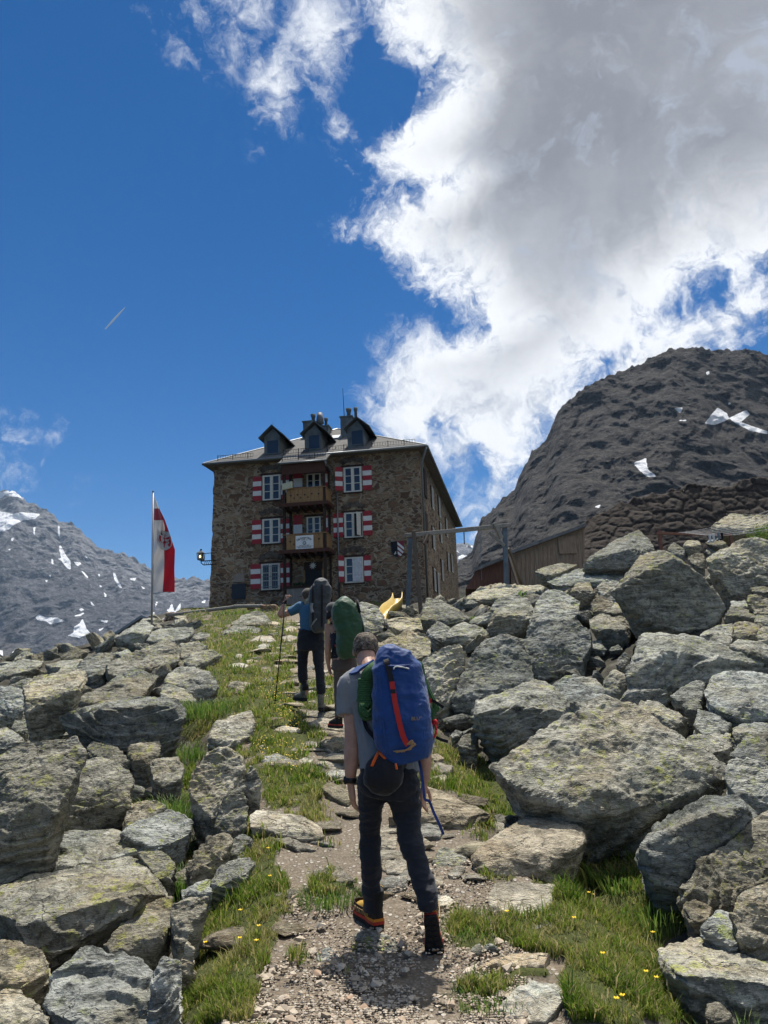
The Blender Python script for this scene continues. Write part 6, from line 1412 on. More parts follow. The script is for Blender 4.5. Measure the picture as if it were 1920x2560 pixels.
def front_hiker(Q):
    F = Fig('C2', 4.64); F.lean = lambda Y: .15*max(0, 1130-Y)/530; p = F.p; gd = lambda px, py: hit(px, py, 9)
    foot_l = P(*f1('FB', 520, 745), gd(*f1('FB', 400, 760))+.0); org = foot_l.copy(); org[2] = float(G(org[0], org[1]))
    man = thing('person', 'nearest hiker, grey t-shirt, black trousers, camouflage cap, walking uphill with bowed head', 'person', org)
    dl = foot_l[1]-F.d
    toe = P(*f1('FB', 1345, 1085), gd(*f1('FB', 1345, 1085))); dr = toe[1]-F.d
    # body: one continuous surface
    b = MB(); hc = p(596, 492, .20); head(b, hc, (-.05, .85, -.50), (0, .5, .85), 1.0)
    b.tube([p(600, 520, .16), p(606, 575, .10), p(622, 625, .06)], [.056, .056, .066], 16)
    tor = [(625, 605, .06, .08, .065), (648, 645, .05, .165, .095), (658, 720, .04, .175, .108), (680, 850, .03, .16, .108), (700, 1000, 0, .15, .10), (720, 1130, -.01, .155, .108), (720, 1230, -.01, .15, .11)]
    loft([(p(X, Y, dy), rx, ry) for X, Y, dy, rx, ry in tor], 4, 20, b=b)
    arm_l = [(505, 668, .05, .056), (512, 760, .04, .052), (520, 900, .03, .046), (521, 1000, .02, .0455), (520, 1060, .02, .047), (514, 1140, .02, .037), (512, 1195, .02, .029)]
    b.tube(spline([p(X, Y, d) for X, Y, d, r in arm_l], 3), spline([[r] for *_, r in arm_l], 3)[:, 0], 14)
    hand(b, p(513, 1212, .02), p(528, 1330, .03)-p(513, 1212, .02), (-.35, .93, 0), .30, 1.05)
    arm_r = [(838, 675, .07, .056), (868, 800, .09, .05), (900, 980, .11, .044), (912, 1060, .10, .044), (916, 1160, .09, .031), (914, 1200, .09, .028)]
    b.tube(spline([p(X, Y, d) for X, Y, d, r in arm_r], 3), spline([[r] for *_, r in arm_r], 3)[:, 0], 14)
    hand(b, p(914, 1212, .09), p(902, 1320, .09)-p(914, 1212, .09), (.35, .93, 0), .35, 1.0)
    legl = [(640, 1225, 0, .085), (624, 1350, dl*.3, .066), (616, 1480, dl*.5+.03, .05), (620, 1640, dl*.8, .048), (628, 1850, dl+.03, .04), (630, 1950, dl+.04, .035)]
    legr = [(800, 1225, -.01, .09), (818, 1350, -.02, .072), (832, 1490, dr*.25, .056), (888, 1680, dr*.6-.02, .05), (932, 1850, dr-.02, .04), (950, 1930, dr+.0, .035)]
    for lg in (legl, legr): b.tube(spline([p(X, Y, d) for X, Y, d, r in lg], 3), .72*spline([[r] for *_, r in lg], 3)[:, 0], 12)
    finish(b, .0048, 'body', Q['skin'], man, 1, org=org)
    # t-shirt
    b = MB(); tr = [(622, 598, .065, .075, .06), (636, 622, .055, .135, .085), (650, 655, .05, .187, .112), (660, 740, .04, .188, .125), (682, 850, .03, .172, .12), (702, 1000, 0, .164, .112), (722, 1110, -.01, .174, .122), (723, 1142, -.01, .176, .124)]
    loft([(p(X, Y, dy), rx, ry) for X, Y, dy, rx, ry in tr], 4, 24, b=b)
    sl = [(560, 622, .06, .055), (522, 655, .05, .074), (505, 700, .048, .076), (501, 760, .045, .071), (497, 812, .04, .068), (495, 846, .04, .067)]
    b.tube(spline([p(X, Y, d) for X, Y, d, r in sl], 3), spline([[r] for *_, r in sl], 3)[:, 0], 18)
    sl = [(790, 625, .06, .06), (845, 670, .07, .074), (868, 770, .09, .068), (880, 850, .1, .064)]
    b.tube(spline([p(X, Y, d) for X, Y, d, r in sl], 3), spline([[r] for *_, r in sl], 3)[:, 0], 18)
    finish(b, .007, 't_shirt', Q['grey'], man, 2, .016, 6.5, 3, (1.5, 1, .8), org)
    # trousers
    b = MB(); loft([(p(722, 1118, -.01), .160, .115), (p(720, 1160, -.012), .176, .128), (p(718, 1225, -.015), .182, .138), (p(712, 1272, -.01), .165, .125)], 4, 24, b=b)
    def leg(rows):
        b.tube(spline([p(X, Y, d) for X, Y, d, r in rows], 4), [(max(.02, r[0]), max(.02, r[0]*1.04)) for r in spline([[q[3]] for q in rows], 4)], 20)
    leg([(640, 1215, 0, .10), (630, 1290, dl*.15, .086), (622, 1370, dl*.3, .070), (616, 1440, dl*.42+.02, .061), (616, 1490, dl*.5+.03, .059), (618, 1560, dl*.62+.02, .062), (623, 1640, dl*.8, .061), (628, 1750, dl*.9+.02, .057), (632, 1840, dl+.03, .056), (632, 1905, dl+.03, .054)])
    leg([(798, 1215, -.01, .102), (802, 1290, -.015, .094), (816, 1370, -.01, .081), (828, 1440, dr*.2, .071), (834, 1500, dr*.3, .066), (858, 1590, dr*.45-.01, .062), (888, 1680, dr*.6-.02, .061), (912, 1770, dr*.8-.02, .057), (932, 1850, dr-.02, .055), (940, 1888, dr-.02, .054)])
    finish(b, .007, 'trousers', Q['navy'], man, 2, .014, 6.5, 9, (1, 1, 2.4), org)
    # cap
    R = MB(); c = MB(); uu = np.array((-.02, .40, .92)); uu /= np.linalg.norm(uu)
    c.ball(p(595, 476, .20), (.086, .114, .102), 20, 14, np.stack([np.array((1., 0, 0)), np.cross(uu, (1, 0, 0)), uu], 1))
    me = c.mesh('cap'); v = coords(me); cc = p(595, 476, .20); keep = (v-cc)@uu > -.055
    v[~keep] -= np.outer((v[~keep]-cc)@uu+.055, uu)
    setco(me, v); finish(me, .005, 'cap', Q['camo'], man, 1, .006, 16, 5, (1, 1, 1), org)
    # boots, watch
    boot(man, Q, P(*f1('FB', 500, 755), foot_l[1])+np.array((0, 0, .012)), (-.42, .9, .06), (0, 0, 1), org, 'yellow', 1.02, True)
    hl = P(*f1('FB', 1290, 600), toe[1]-.07); fw = toe-hl
    boot(man, Q, hl, fw, (.02, .95, .35), org, 'yellow', max(.95, np.linalg.norm(fw)/.285))
    w_ = MB(); a, c_ = p(513, 1180, .02), p(512, 1207, .02); w_.tube([a, c_], .037, 18); wt = rel(w_, org).build('watch', Q['plastic'], man, True)
    d = MB().ball(p(484, 1194, .015), (.013, .024, .024), 12, 8); rel(d, org).build('watch_case', Q['plastic'], wt, True)
    # backpack
    pk = Pack(F, [(503, 752, 808, -.17, .05), (520, 690, 846, -.18, .10), (545, 655, 868, -.19, .135), (591, 645, 890, -.19, .145), (640, 641, 902, -.19, .15), (790, 645, 925, -.19, .155), (943, 660, 944, -.18, .155), (1010, 680, 944, -.17, .145), (1055, 705, 934, -.16, .125), (1080, 735, 912, -.15, .10), (1094, 790, 868, -.15, .05)])
    po = p(780, 1090, -.17); bag = thing('backpack', 'large blue climbing backpack with a red strap on the back of the front hiker', 'backpack', po)
    finish(pk.loft(.62), .007, 'bag', Q['blue'], bag, 2, .017, 5.5, 2, (1.1, 1, 1.7), po)
    b = MB(); pts = [pk.pt(X, 566+10*math.sin((X-645)/70.), .004) for X in np.linspace(650, 888, 14)]; b.tube(spline(pts, 3), .007, 8)
    rel(b, po).build('lid_seam', Q['blue'], bag, True)
    b = MB()
    for x_ in (.14, .86):
        pts = []
        for Y in np.linspace(600, 1050, 9): xl, xr, _, _ = pk.at(Y); pts.append(pk.pt(xl+(xr-xl)*x_, Y, .003))
        b.tube(spline(pts, 3), .005, 6)
        rel(b, po).build('side_seam', Q['blue'], bag, True); b = MB()
    for Ya, Yb in ((760, 800), (960, 985)):
        b = MB(); strap(b, [pk.pt(pk.at(Ya)[1]+26, Ya, -.002), pk.pt(pk.at(Ya)[1]+48, Ya+12, .006), pk.pt(pk.at(Ya)[1]+90, Yb, .006)], .016); rel(b, po).build('compression_strap', Q['black'], bag)
    b = MB(); strap(b, [pk.pt(X, Y, .006) for X, Y in ((700, 528), (706, 545), (716, 580), (726, 620), (736, 664))], .030); rel(b, po).build('lid_strap', Q['black'], bag)
    b = MB(); strap(b, [pk.pt(X, Y, .007) for X, Y in ((736, 660), (744, 705), (752, 760), (766, 830), (782, 900), (800, 960), (824, 1005))], .029); rel(b, po).build('red_strap', Q['red'], bag)
    b = MB(); strap(b, [pk.pt(X, Y, .0125) for X, Y in ((731, 712), (757, 712))], .022); rel(b, po).build('strap_buckle', Q['plastic'], bag)
    b = MB(); rs = np.random.RandomState(2)
    for k in range(5): b.tube(spline([pk.pt(822+rs.uniform(-8, 8), 1000, .010), pk.pt(850+rs.uniform(-15, 12), 985+rs.uniform(-12, 14), .014), pk.pt(866-8*k, 1000+4*k, .012), pk.pt(835, 1015+3*k, .012), pk.pt(800-14*k, 1040+rs.uniform(-3, 5), .010)], 4), .0035, 6)
    rel(b, po).build('tan_cord', Q['tan'], bag, True)
    b = MB()
    for pts in ([(880, 690), (905, 700), (922, 712)], [(745, 592), (757, 578), (790, 580), (830, 590)], [(905, 800), (925, 808), (915, 818), (930, 826), (922, 850), (935, 868)]): b.tube(spline([pk.pt(X, Y, .008) for X, Y in pts], 4), .0042, 6)
    rel(b, po).build('elastic_cord', Q['white'], bag, True)
    b = MB()
    v, f = text_mesh('BLUE', .030); mp_ = lambda v, X0, Y0: [pk.pt(X0+q[0]*900, Y0-q[1]*900-q[0]*900*.05, .014+q[2]) for q in v]
    b.add(mp_(v, 872, 868), f)
    for pts in ([(872, 842), (876, 822), (893, 820), (897, 840)], [(880, 842), (884, 828), (902, 826), (905, 842), (872, 842)]): b.tube([pk.pt(X, Y, .014) for X, Y in pts], .002, 5)
    rel(b, po).build('logo', Q['gold'], bag)
    b = MB(); strap(b, [p(628, 560, -.10), p(575, 590, -.03), p(530, 612, .0), p(512, 640, .09), p(525, 720, .19)], .062, .014, (0, -.5, .8)); rel(b, po).build('shoulder_strap', Q['blue'], bag)
    b = MB(); strap(b, [p(855, 580, -.08), p(880, 640, .10), p(880, 720, .2)], .06, .014, (0, -.3, .9)); rel(b, po).build('shoulder_strap', Q['blue'], bag)
    b = MB(); strap(b, [p(582, 850, -.07), p(600, 910, -.09), p(640, 960, -.10), p(672, 1005, -.10)], .022, .006); strap(b, [p(560, 900, .06), p(566, 1000, .05), p(572, 1080, .0)], .02, .006, (-1, 0, 0)); rel(b, po).build('side_strap', Q['black'], bag)
    b = MB(); strap(b, [p(880, 1070, -.13), p(897, 1150, -.15), p(908, 1240, -.17), p(915, 1295, -.17), p(940, 1310, -.16), p(962, 1365, -.15), p(990, 1425, -.17), p(1016, 1487, -.14)], .015, .003); rel(b, po).build('hip_strap', Q['darkblue'], bag)
    b = MB(); b.tube([p(756, 470, -.19), p(760, 490, -.19), p(768, 505, -.19)], .007, 8); rel(b, po).build('axe_tip', Q['metal'], bag, True)
    b = MB(); hb = [(p(722, 1090, -.09), .11, .06), (p(700, 1110, -.16), .10, .07), (p(690, 1165, -.20), .115, .085), (p(690, 1215, -.20), .105, .08), (p(690, 1250, -.19), .06, .05), (p(690, 1265, -.18), .02, .02)]
    loft(hb, 4, 20, .9, b); finish(b, .007, 'stuff_sack', Q['black'], bag, 2, .012, 7, 4, (1, 1, 1.6), po)
    b = MB(); b.tube(spline([p(624, 1118, -.25), p(640, 1080, -.25), p(660, 1042, -.22), p(668, 1040, -.22), p(685, 1058, -.24), p(705, 1078, -.25)], 4), .0052, 6).tube([p(632, 1118, -.25), p(665, 1044, -.225)], .0045, 6).tube([p(698, 1078, -.255), p(664, 1046, -.23)], .0045, 6).tube([p(757, 1105, -.30), p(760, 1118, -.31), p(764, 1135, -.31)], .0065, 6); rel(b, po).build('orange_cord', Q['orange'], bag, True)
    # coiled rope
    ro = p(608, 760, -.17); b = MB(); rs = np.random.RandomState(5)
    pts = []
    for i in range(11*14+1):
        a = 2*PI*i/14; Y = 640+130*i/(11*14); c_ = p(606-(Y-640)*.06, Y, -.13); pts.append(c_+np.array((math.cos(a)*.052*(1+.04*math.sin(i)), math.sin(a)*.05, 0)))
    b.tube(pts, .0063, 7)
    for k in range(13):
        a = k/12; x0_, x1_ = 566+34*a+rs.uniform(-3, 3), 650-30*a+rs.uniform(-3, 3); yb = 868-70*a*rs.uniform(.9, 1.1); dd = -.175+.06*rs.rand()-.02*a
        xm = (x0_+x1_)/2-4; pts = [p(x0_, 765, dd+.02), p(x0_-8, 800, dd), p(x0_+2, yb-22, dd-.01), p(xm, yb, dd-.012), p(x1_+2, yb-30, dd-.01), p(x1_+6, 800, dd), p(x1_-4, 765, dd+.02)]
        b.tube(spline(pts, 4), .006, 7)
    for k in range(11):
        a = k/10; dd = -.16-.03*math.sin(a*PI)
        b.tube(spline([p(572+76*a, 645, dd), p(580+74*a+rs.uniform(-2, 2), 610, dd-.01), p(604+62*a, 580, dd-.01), p(628+42*a, 560, dd+.01), p(650+34*a, 548, dd+.04)], 4), .006, 7)
    t = thing('climbing_rope', 'green climbing rope coiled on the left side of the blue backpack', 'rope', ro); rel(b, ro).build('coil', Q['rope'], t, True)
    # loose strands on the right side, with clipped gear
    so_ = p(950, 900, -.1); b = MB()
    for k in range(9):
        a = k/8.; d0 = -.08-.05*rs.rand()
        b.tube(spline([p(862+8*a, 540+6*a, d0-.03), p(888+14*a, 565, d0-.02), p(905+14*a, 640, d0), p(930+16*a+rs.uniform(-4, 4), 715, d0), p(955+36*a**1.3, 775+30*a, d0), p(952+16*a, 830, d0), p(944+20*a+rs.uniform(-4, 4), 900, d0), p(940+22*a, 970+rs.uniform(-25, 25), d0)], 4), .0048, 6)
    t = thing('cord', 'green cord hanging in strands down the right side of the blue backpack', 'cord', so_); rel(b, so_).build('strands', Q['rope'], t, True)
    co = p(970, 915, -.12); t = thing('carabiner', 'red carabiner with sling at the right edge of the blue backpack', 'carabiner', co); b = MB()
    ring = [p(962+15*math.cos(a), 922+38*math.sin(a), -.14) for a in np.linspace(0, 2*PI, 20)]; b.tube(ring, .0075, 8); b.tube([p(955, 880, -.14), p(972, 872, -.14), p(982, 890, -.14)], .013, 8); rel(b, co).build('carabiner_body', simple('red_anodised', (.55, .03, .03), .35, .3), t, True)
    b = MB(); strap(b, [p(918, 752, -.14), p(940, 762, -.14), p(944, 775, -.14)], .03); rel(b, co).build('red_sling', Q['red'], t)
    b = MB(); ring = [p(958+12*math.cos(a), 972+24*math.sin(a), -.13) for a in np.linspace(0, 2*PI, 18)]; b.tube(ring, .004, 6); rel(b, co).build('steel_ring', Q['metal'], t, True)

def second_hiker(Q):
    F = Fig('CT', 10.8); p = F.p; rb = hit(*f1('CT', 815, 1800), 14) or 10.7
    org = P(*f1('CT', 740, 1760), 10.75); org[2] = float(G(org[0], org[1]))
    man = thing('person', 'hiker in blue t-shirt and dark trousers leaning on a trekking pole with raised left arm', 'person', org)
    b = MB(); head(b, p(652, 352, .10), (-.35, .93, -.1), (0, .1, 1), .98); b.tube([p(660, 400, .06), p(680, 470, .03)], [.055, .062], 14)
    loft([(p(690, 440, .03), .08, .06), (p(705, 500, .02), .145, .08), (p(705, 640, .0), .14, .09), (p(690, 780, .0), .135, .09), (p(690, 900, 0), .16, .11)], 4, 18, b=b)
    al = [(560, 490, .04, .055), (460, 545, .04, .05), (340, 585, .03, .045), (308, 590, .02, .045), (322, 540, .02, .042), (350, 460, .02, .03), (358, 435, .02, .028)]
    b.tube(spline([p(X, Y, d) for X, Y, d, r in al], 3), spline([[r] for *_, r in al], 3)[:, 0], 12)
    hand(b, p(360, 425, .02), p(385, 355, .01)-p(360, 425, .02), (.3, -.9, .2), 1.0, 1.0, True)
    ar = [(835, 505, .05, .050), (878, 640, .12, .044), (850, 730, .22, .04), (830, 700, .28, .03)]
    b.tube(spline([p(X, Y, d) for X, Y, d, r in ar], 3), spline([[r] for *_, r in ar], 3)[:, 0], 12); hand(b, p(830, 700, .28), (0, .8, .5), (-1, 0, 0), .9, 1.0, True)
    for lg in ([(600, 860, 0, .08), (588, 1150, .1, .055), (600, 1300, .1, .048), (630, 1480, .08, .045), (635, 1600, .08, .04)], [(770, 860, 0, .085), (790, 1150, -.02, .055), (815, 1500, -.06, .045), (815, 1700, -.06, .04)]):
        b.tube(spline([p(X, Y, d) for X, Y, d, r in lg], 3), .7*spline([[r] for *_, r in lg], 3)[:, 0], 12)
    finish(b, .0075, 'body', Q['skin'], man, 1, org=org)
    b = MB(); loft([(p(690, 435, .035), .075, .055), (p(700, 470, .03), .15, .09), (p(705, 540, .02), .18, .115), (p(705, 640, 0), .172, .12), (p(700, 760, 0), .165, .115), (p(698, 800, 0), .165, .115)], 4, 22, b=b)
    sl = [(610, 470, .04, .06), (550, 490, .04, .075), (480, 525, .04, .068), (415, 555, .04, .064)]; b.tube(spline([p(X, Y, d) for X, Y, d, r in sl], 3), spline([[r] for *_, r in sl], 3)[:, 0], 16)
    sl = [(790, 470, .05, .07), (845, 520, .06, .075), (872, 600, .1, .068)]; b.tube(spline([p(X, Y, d) for X, Y, d, r in sl], 3), spline([[r] for *_, r in sl], 3)[:, 0], 16)
    finish(b, .010, 't_shirt', Q['blueshirt'], man, 2, .010, 6, 1, (1, 1, 1.2), org)
    b = MB(); loft([(p(692, 780, 0), .165, .115), (p(690, 850, 0), .185, .125), (p(688, 960, 0), .182, .13), (p(685, 1040, 0), .165, .12)], 4, 22, b=b)
    for lg in ([(604, 920, 0, .095), (592, 1040, .05, .084), (588, 1150, .08, .074), (584, 1260, .1, .068), (592, 1380, .1, .070), (602, 1435, .09, .062)], [(775, 920, 0, .097), (780, 1040, -.01, .088), (788, 1150, -.02, .078), (800, 1300, -.04, .066), (812, 1440, -.06, .064), (818, 1530, -.06, .066), (818, 1590, -.06, .056)]):
        b.tube(spline([p(X, Y, d) for X, Y, d, r in lg], 3), spline([[r] for *_, r in lg], 3)[:, 0], 18)
    finish(b, .010, 'trousers', Q['navy'], man, 2, .012, 7, 6, (1, 1, 2), org)
    c = MB(); c.ball(p(652, 328, .10), (.088, .108, .088), 16, 10); c.tube([p(600, 350, .17), p(590, 362, .22)], [(.06, .012), (.045, .006)], 10, up=(1, 0, 0)); finish(c, .007, 'cap', Q['capbrown'], man, 1, org=org)
    c = MB(); c.tube([p(640, 415, .05), p(680, 450, .03)], .068, 14); rel(c, org).build('neck_scarf', simple('pale_scarf', (.30, .31, .24), .9, var=.3, scale=40), man, True)
    for X, Y, dp, fw, k in ((612, 1672, .08, (-.55, .8, .05), 1.0), (815, 1795, -.09, (.02, 1, .05), 1.0)):
        boot(man, Q, p(X, Y, dp), fw, (0, 0, 1), org, 'grey', 1.05)
    g = MB(); g.tube([p(610, 1430, .09), p(622, 1540, .08)], [.052, .05], 14); rel(g, org).build('sock', Q['black'], man, True)
    w_ = MB(); w_.tube([p(357, 447, .02), p(353, 430, .02)], .035, 14); rel(w_, org).build('watch', Q['plastic'], man, True)
    po = p(800, 790, -.2); bag = thing('backpack', 'tall dark grey backpack carried by the hiker in the blue shirt', 'backpack', po)
    pk = Pack(F, [(188, 740, 850, -.18, .06), (205, 705, 905, -.20, .12), (260, 682, 935, -.2, .145), (330, 672, 938, -.2, .15), (420, 672, 925, -.2, .14), (600, 680, 900, -.19, .15), (740, 690, 885, -.17, .14), (800, 740, 860, -.15, .08)], 897.)
    finish(pk.loft(), .010, 'bag', Q['greypack'], bag, 2, .016, 6, 7, (1, 1, 1.5), po)
    b = MB()
    for X in (715, 830): strap(b, [pk.pt(X, Y, .008) for Y in (210, 300, 420, 600, 740)], .025, .006)
    rel(b, po).build('webbing', Q['black'], bag)
    b = MB(); b.tube(spline([pk.pt(X, Y, .012) for X, Y in ((705, 440), (700, 500), (712, 560))], 4), .025, 10); b.tube(spline([pk.pt(X, Y, .012) for X, Y in ((640+60, 740), (720, 690), (760, 640))], 4), .012, 8); rel(b, po).build('side_bottle', simple('grey_bottle', (.22, .23, .23), .4), bag, True)
    b = MB(); strap(b, [p(600, 780, -.10), p(560, 790, 0), p(560, 790, .1)], .05, .012, (0, -.3, .9)); strap(b, [p(690, 720, -.1), p(620, 690, -.07), p(590, 640, .06)], .03, .008); rel(b, po).build('hip_belt', Q['black'], bag)
    a, c_ = p(378, 352, .0), p(237, 1720, .0); c_ = P(*f1('CT', 236, 1715), 10.55)
    t = thing('trekking_pole', 'thin dark trekking pole planted left of the hiker in the blue shirt', 'trekking pole', c_)
    b = MB().tube([a, c_], [.011, .007], 8); rel(b, c_).build('shaft', Q['plastic'], t, True)
    h = MB().tube([a+(a-c_)*.01, a-(a-c_)*.08], [.017, .015], 10); rel(h, c_).build('grip', Q['black'], t, True)
    h = MB().tube([c_+(a-c_)*.035, c_+(a-c_)*.04], [.035, .03], 12); rel(h, c_).build('basket', Q['plastic'], t, True)

def third_hiker(Q):
    F = Fig('CT', 9.4); p = F.p; org = P(*f1('CT', 1030, 2015), 9.4); org[2] = float(G(org[0], org[1]))
    man = thing('person', 'hiker with bare arms, grey cap and brown trousers, walking between the other two', 'person', org)
    b = MB(); head(b, p(965, 545, .12), (-.55, .82, -.25), (0, .25, .97), 1.0); b.tube([p(985, 600, .08), p(1030, 680, .03)], [.052, .06], 14)
    loft([(p(1030, 660, .03), .07, .06), (p(1055, 720, .02), .155, .09), (p(1070, 850, 0), .14, .10), (p(1090, 1000, 0), .125, .095), (p(1110, 1120, 0), .15, .11), (p(1110, 1220, 0), .15, .11)], 4, 18, b=b)
    al = [(915, 705, .03, .052), (908, 800, .02, .047), (905, 950, .0, .040), (905, 1030, .0, .039), (905, 1130, .02, .034), (908, 1200, .03, .027)]
    b.tube(spline([p(X, Y, d) for X, Y, d, r in al], 3), spline([[r] for *_, r in al], 3)[:, 0], 12); hand(b, p(910, 1220, .03), p(935, 1330, .04)-p(910, 1220, .03), (.3, .9, 0), .3, 1.0)
    ar = [(1205, 720, .03, .052), (1240, 900, .08, .042), (1240, 1050, .16, .036), (1230, 1150, .2, .028)]
    b.tube(spline([p(X, Y, d) for X, Y, d, r in ar], 3), spline([[r] for *_, r in ar], 3)[:, 0], 12); hand(b, p(1230, 1165, .2), (0, .3, -.9), (0, 1, 0), .4, 1.0)
    ll = [(1060, 1200, 0, .075), (1050, 1450, .03, .052), (1045, 1650, .03, .045), (1050, 1900, .0, .038)]; lr = [(1170, 1200, 0, .075), (1180, 1450, .12, .052), (1180, 1600, .1, .045), (1180, 1800, .12, .038)]
    for lg in (ll, lr): b.tube(spline([p(X, Y, d) for X, Y, d, r in lg], 3), .7*spline([[r] for *_, r in lg], 3)[:, 0], 12)
    finish(b, .007, 'body', Q['skin'], man, 1, org=org)
    b = MB(); loft([(p(1045, 700, .025), .11, .08), (p(1060, 760, .02), .142, .10), (p(1075, 880, 0), .145, .105), (p(1095, 1010, 0), .14, .102), (p(1112, 1130, 0), .155, .115)], 4, 20, b=b); finish(b, .009, 'tank_top', Q['tank'], man, 2, .008, 7, 2, org=org)
    b = MB(); strap(b, [p(975, 690, -.06), p(955, 668, .0), p(950, 690, .09)], .035, .01, (0, -.3, .95)); rel(b, org).build('top_strap', Q['pink'], man)
    b = MB(); loft([(p(1112, 1105, 0), .142, .11), (p(1114, 1200, 0), .155, .12), (p(1114, 1290, 0), .15, .11)], 4, 20, b=b)
    for lg in ([(1056, 1230, 0, .085), (1054, 1350, .02, .078), (1052, 1480, .03, .07), (1050, 1640, .03, .062), (1052, 1800, .01, .058), (1054, 1880, 0, .056)], [(1172, 1230, 0, .085), (1182, 1450, .12, .07), (1182, 1640, .1, .062), (1180, 1760, .12, .055)]):
        b.tube(spline([p(X, Y, d) for X, Y, d, r in lg], 3), spline([[r] for *_, r in lg], 3)[:, 0], 18)
    finish(b, .009, 'trousers', Q['brown'], man, 2, .011, 7, 8, (1, 1, 2), org)
    c = MB(); c.ball(p(968, 512, .115), (.088, .108, .085), 16, 10); c.tube([p(925, 520, .19), p(912, 532, .25)], [(.06, .012), (.045, .006)], 10, up=(1, 0, 0)); finish(c, .007, 'cap', Q['capgrey'], man, 1, org=org)
    h = MB(); rs = np.random.RandomState(1)
    for k in range(26):
        X = 905+rs.uniform(-8, 75); h.tube(spline([p(X+8, 505, .09-.11*(X-905)/75), p(X-4, 560, .07-.12*(X-905)/75), p(X-12+rs.uniform(-8, 8), 620+rs.uniform(-10, 30), .05-.06*rs.rand())], 3), .009, 5)
    rel(h, org).build('hair', Q['hair'], man, True)
    boot(man, Q, p(1060, 2008, .0), (-.5, .85, 0), (0, 0, 1), org, 'black', 1.0); boot(man, Q, p(1190, 1905, .12), (.1, 1, 0), (0, 0, 1), org, 'black', 1.0)
    po = p(1150, 1100, -.2); bag = thing('backpack', 'backpack under a green rain cover carried by the hiker in the middle', 'backpack', po)
    pk = Pack(F, [(428, 1060, 1140, -.16, .05), (445, 1010, 1200, -.18, .11), (500, 962, 1262, -.2, .15), (580, 958, 1302, -.2, .17), (680, 985, 1330, -.2, .17), (800, 1020, 1352, -.2, .17), (930, 1022, 1330, -.19, .165), (1030, 1015, 1290, -.18, .15), (1090, 1025, 1250, -.16, .11), (1112, 1080, 1200, -.15, .05)], 1027.)
    finish(pk.loft(.85), .009, 'rain_cover', Q['green'], bag, 2, .018, 5, 3, (1, 1, 1.3), po)
    b = MB(); strap(b, [p(985, 680, -.08), p(958, 690, 0), p(955, 740, .1)], .05, .012, (0, -.3, .9)); rel(b, po).build('shoulder_strap', Q['black'], bag)
    b = MB(); b.tube([p(985, 960, -.1), p(960, 1050, -.08), p(950, 1140, -.08)], .012, 6); rel(b, po).build('hip_strap', Q['black'], bag)
    b = MB(); b.ball(p(1020, 975, -.16), (.03, .03, .02), 10, 8); rel(b, po).build('red_pouch', Q['red'], bag, True)
    a, c_ = p(1268, 402, -.28), p(1368, 852, -.30); t = thing('folded_pole', 'black folded walking pole strapped to the green covered backpack', 'trekking pole', c_)
    b = MB().tube([a, a+(c_-a)*.35], [.018, .017], 10); rel(b, c_).build('grip', Q['black'], t, True)
    b = MB().tube([a+(c_-a)*.33, c_], [.011, .008], 8); rel(b, c_).build('shaft', Q['plastic'], t, True)
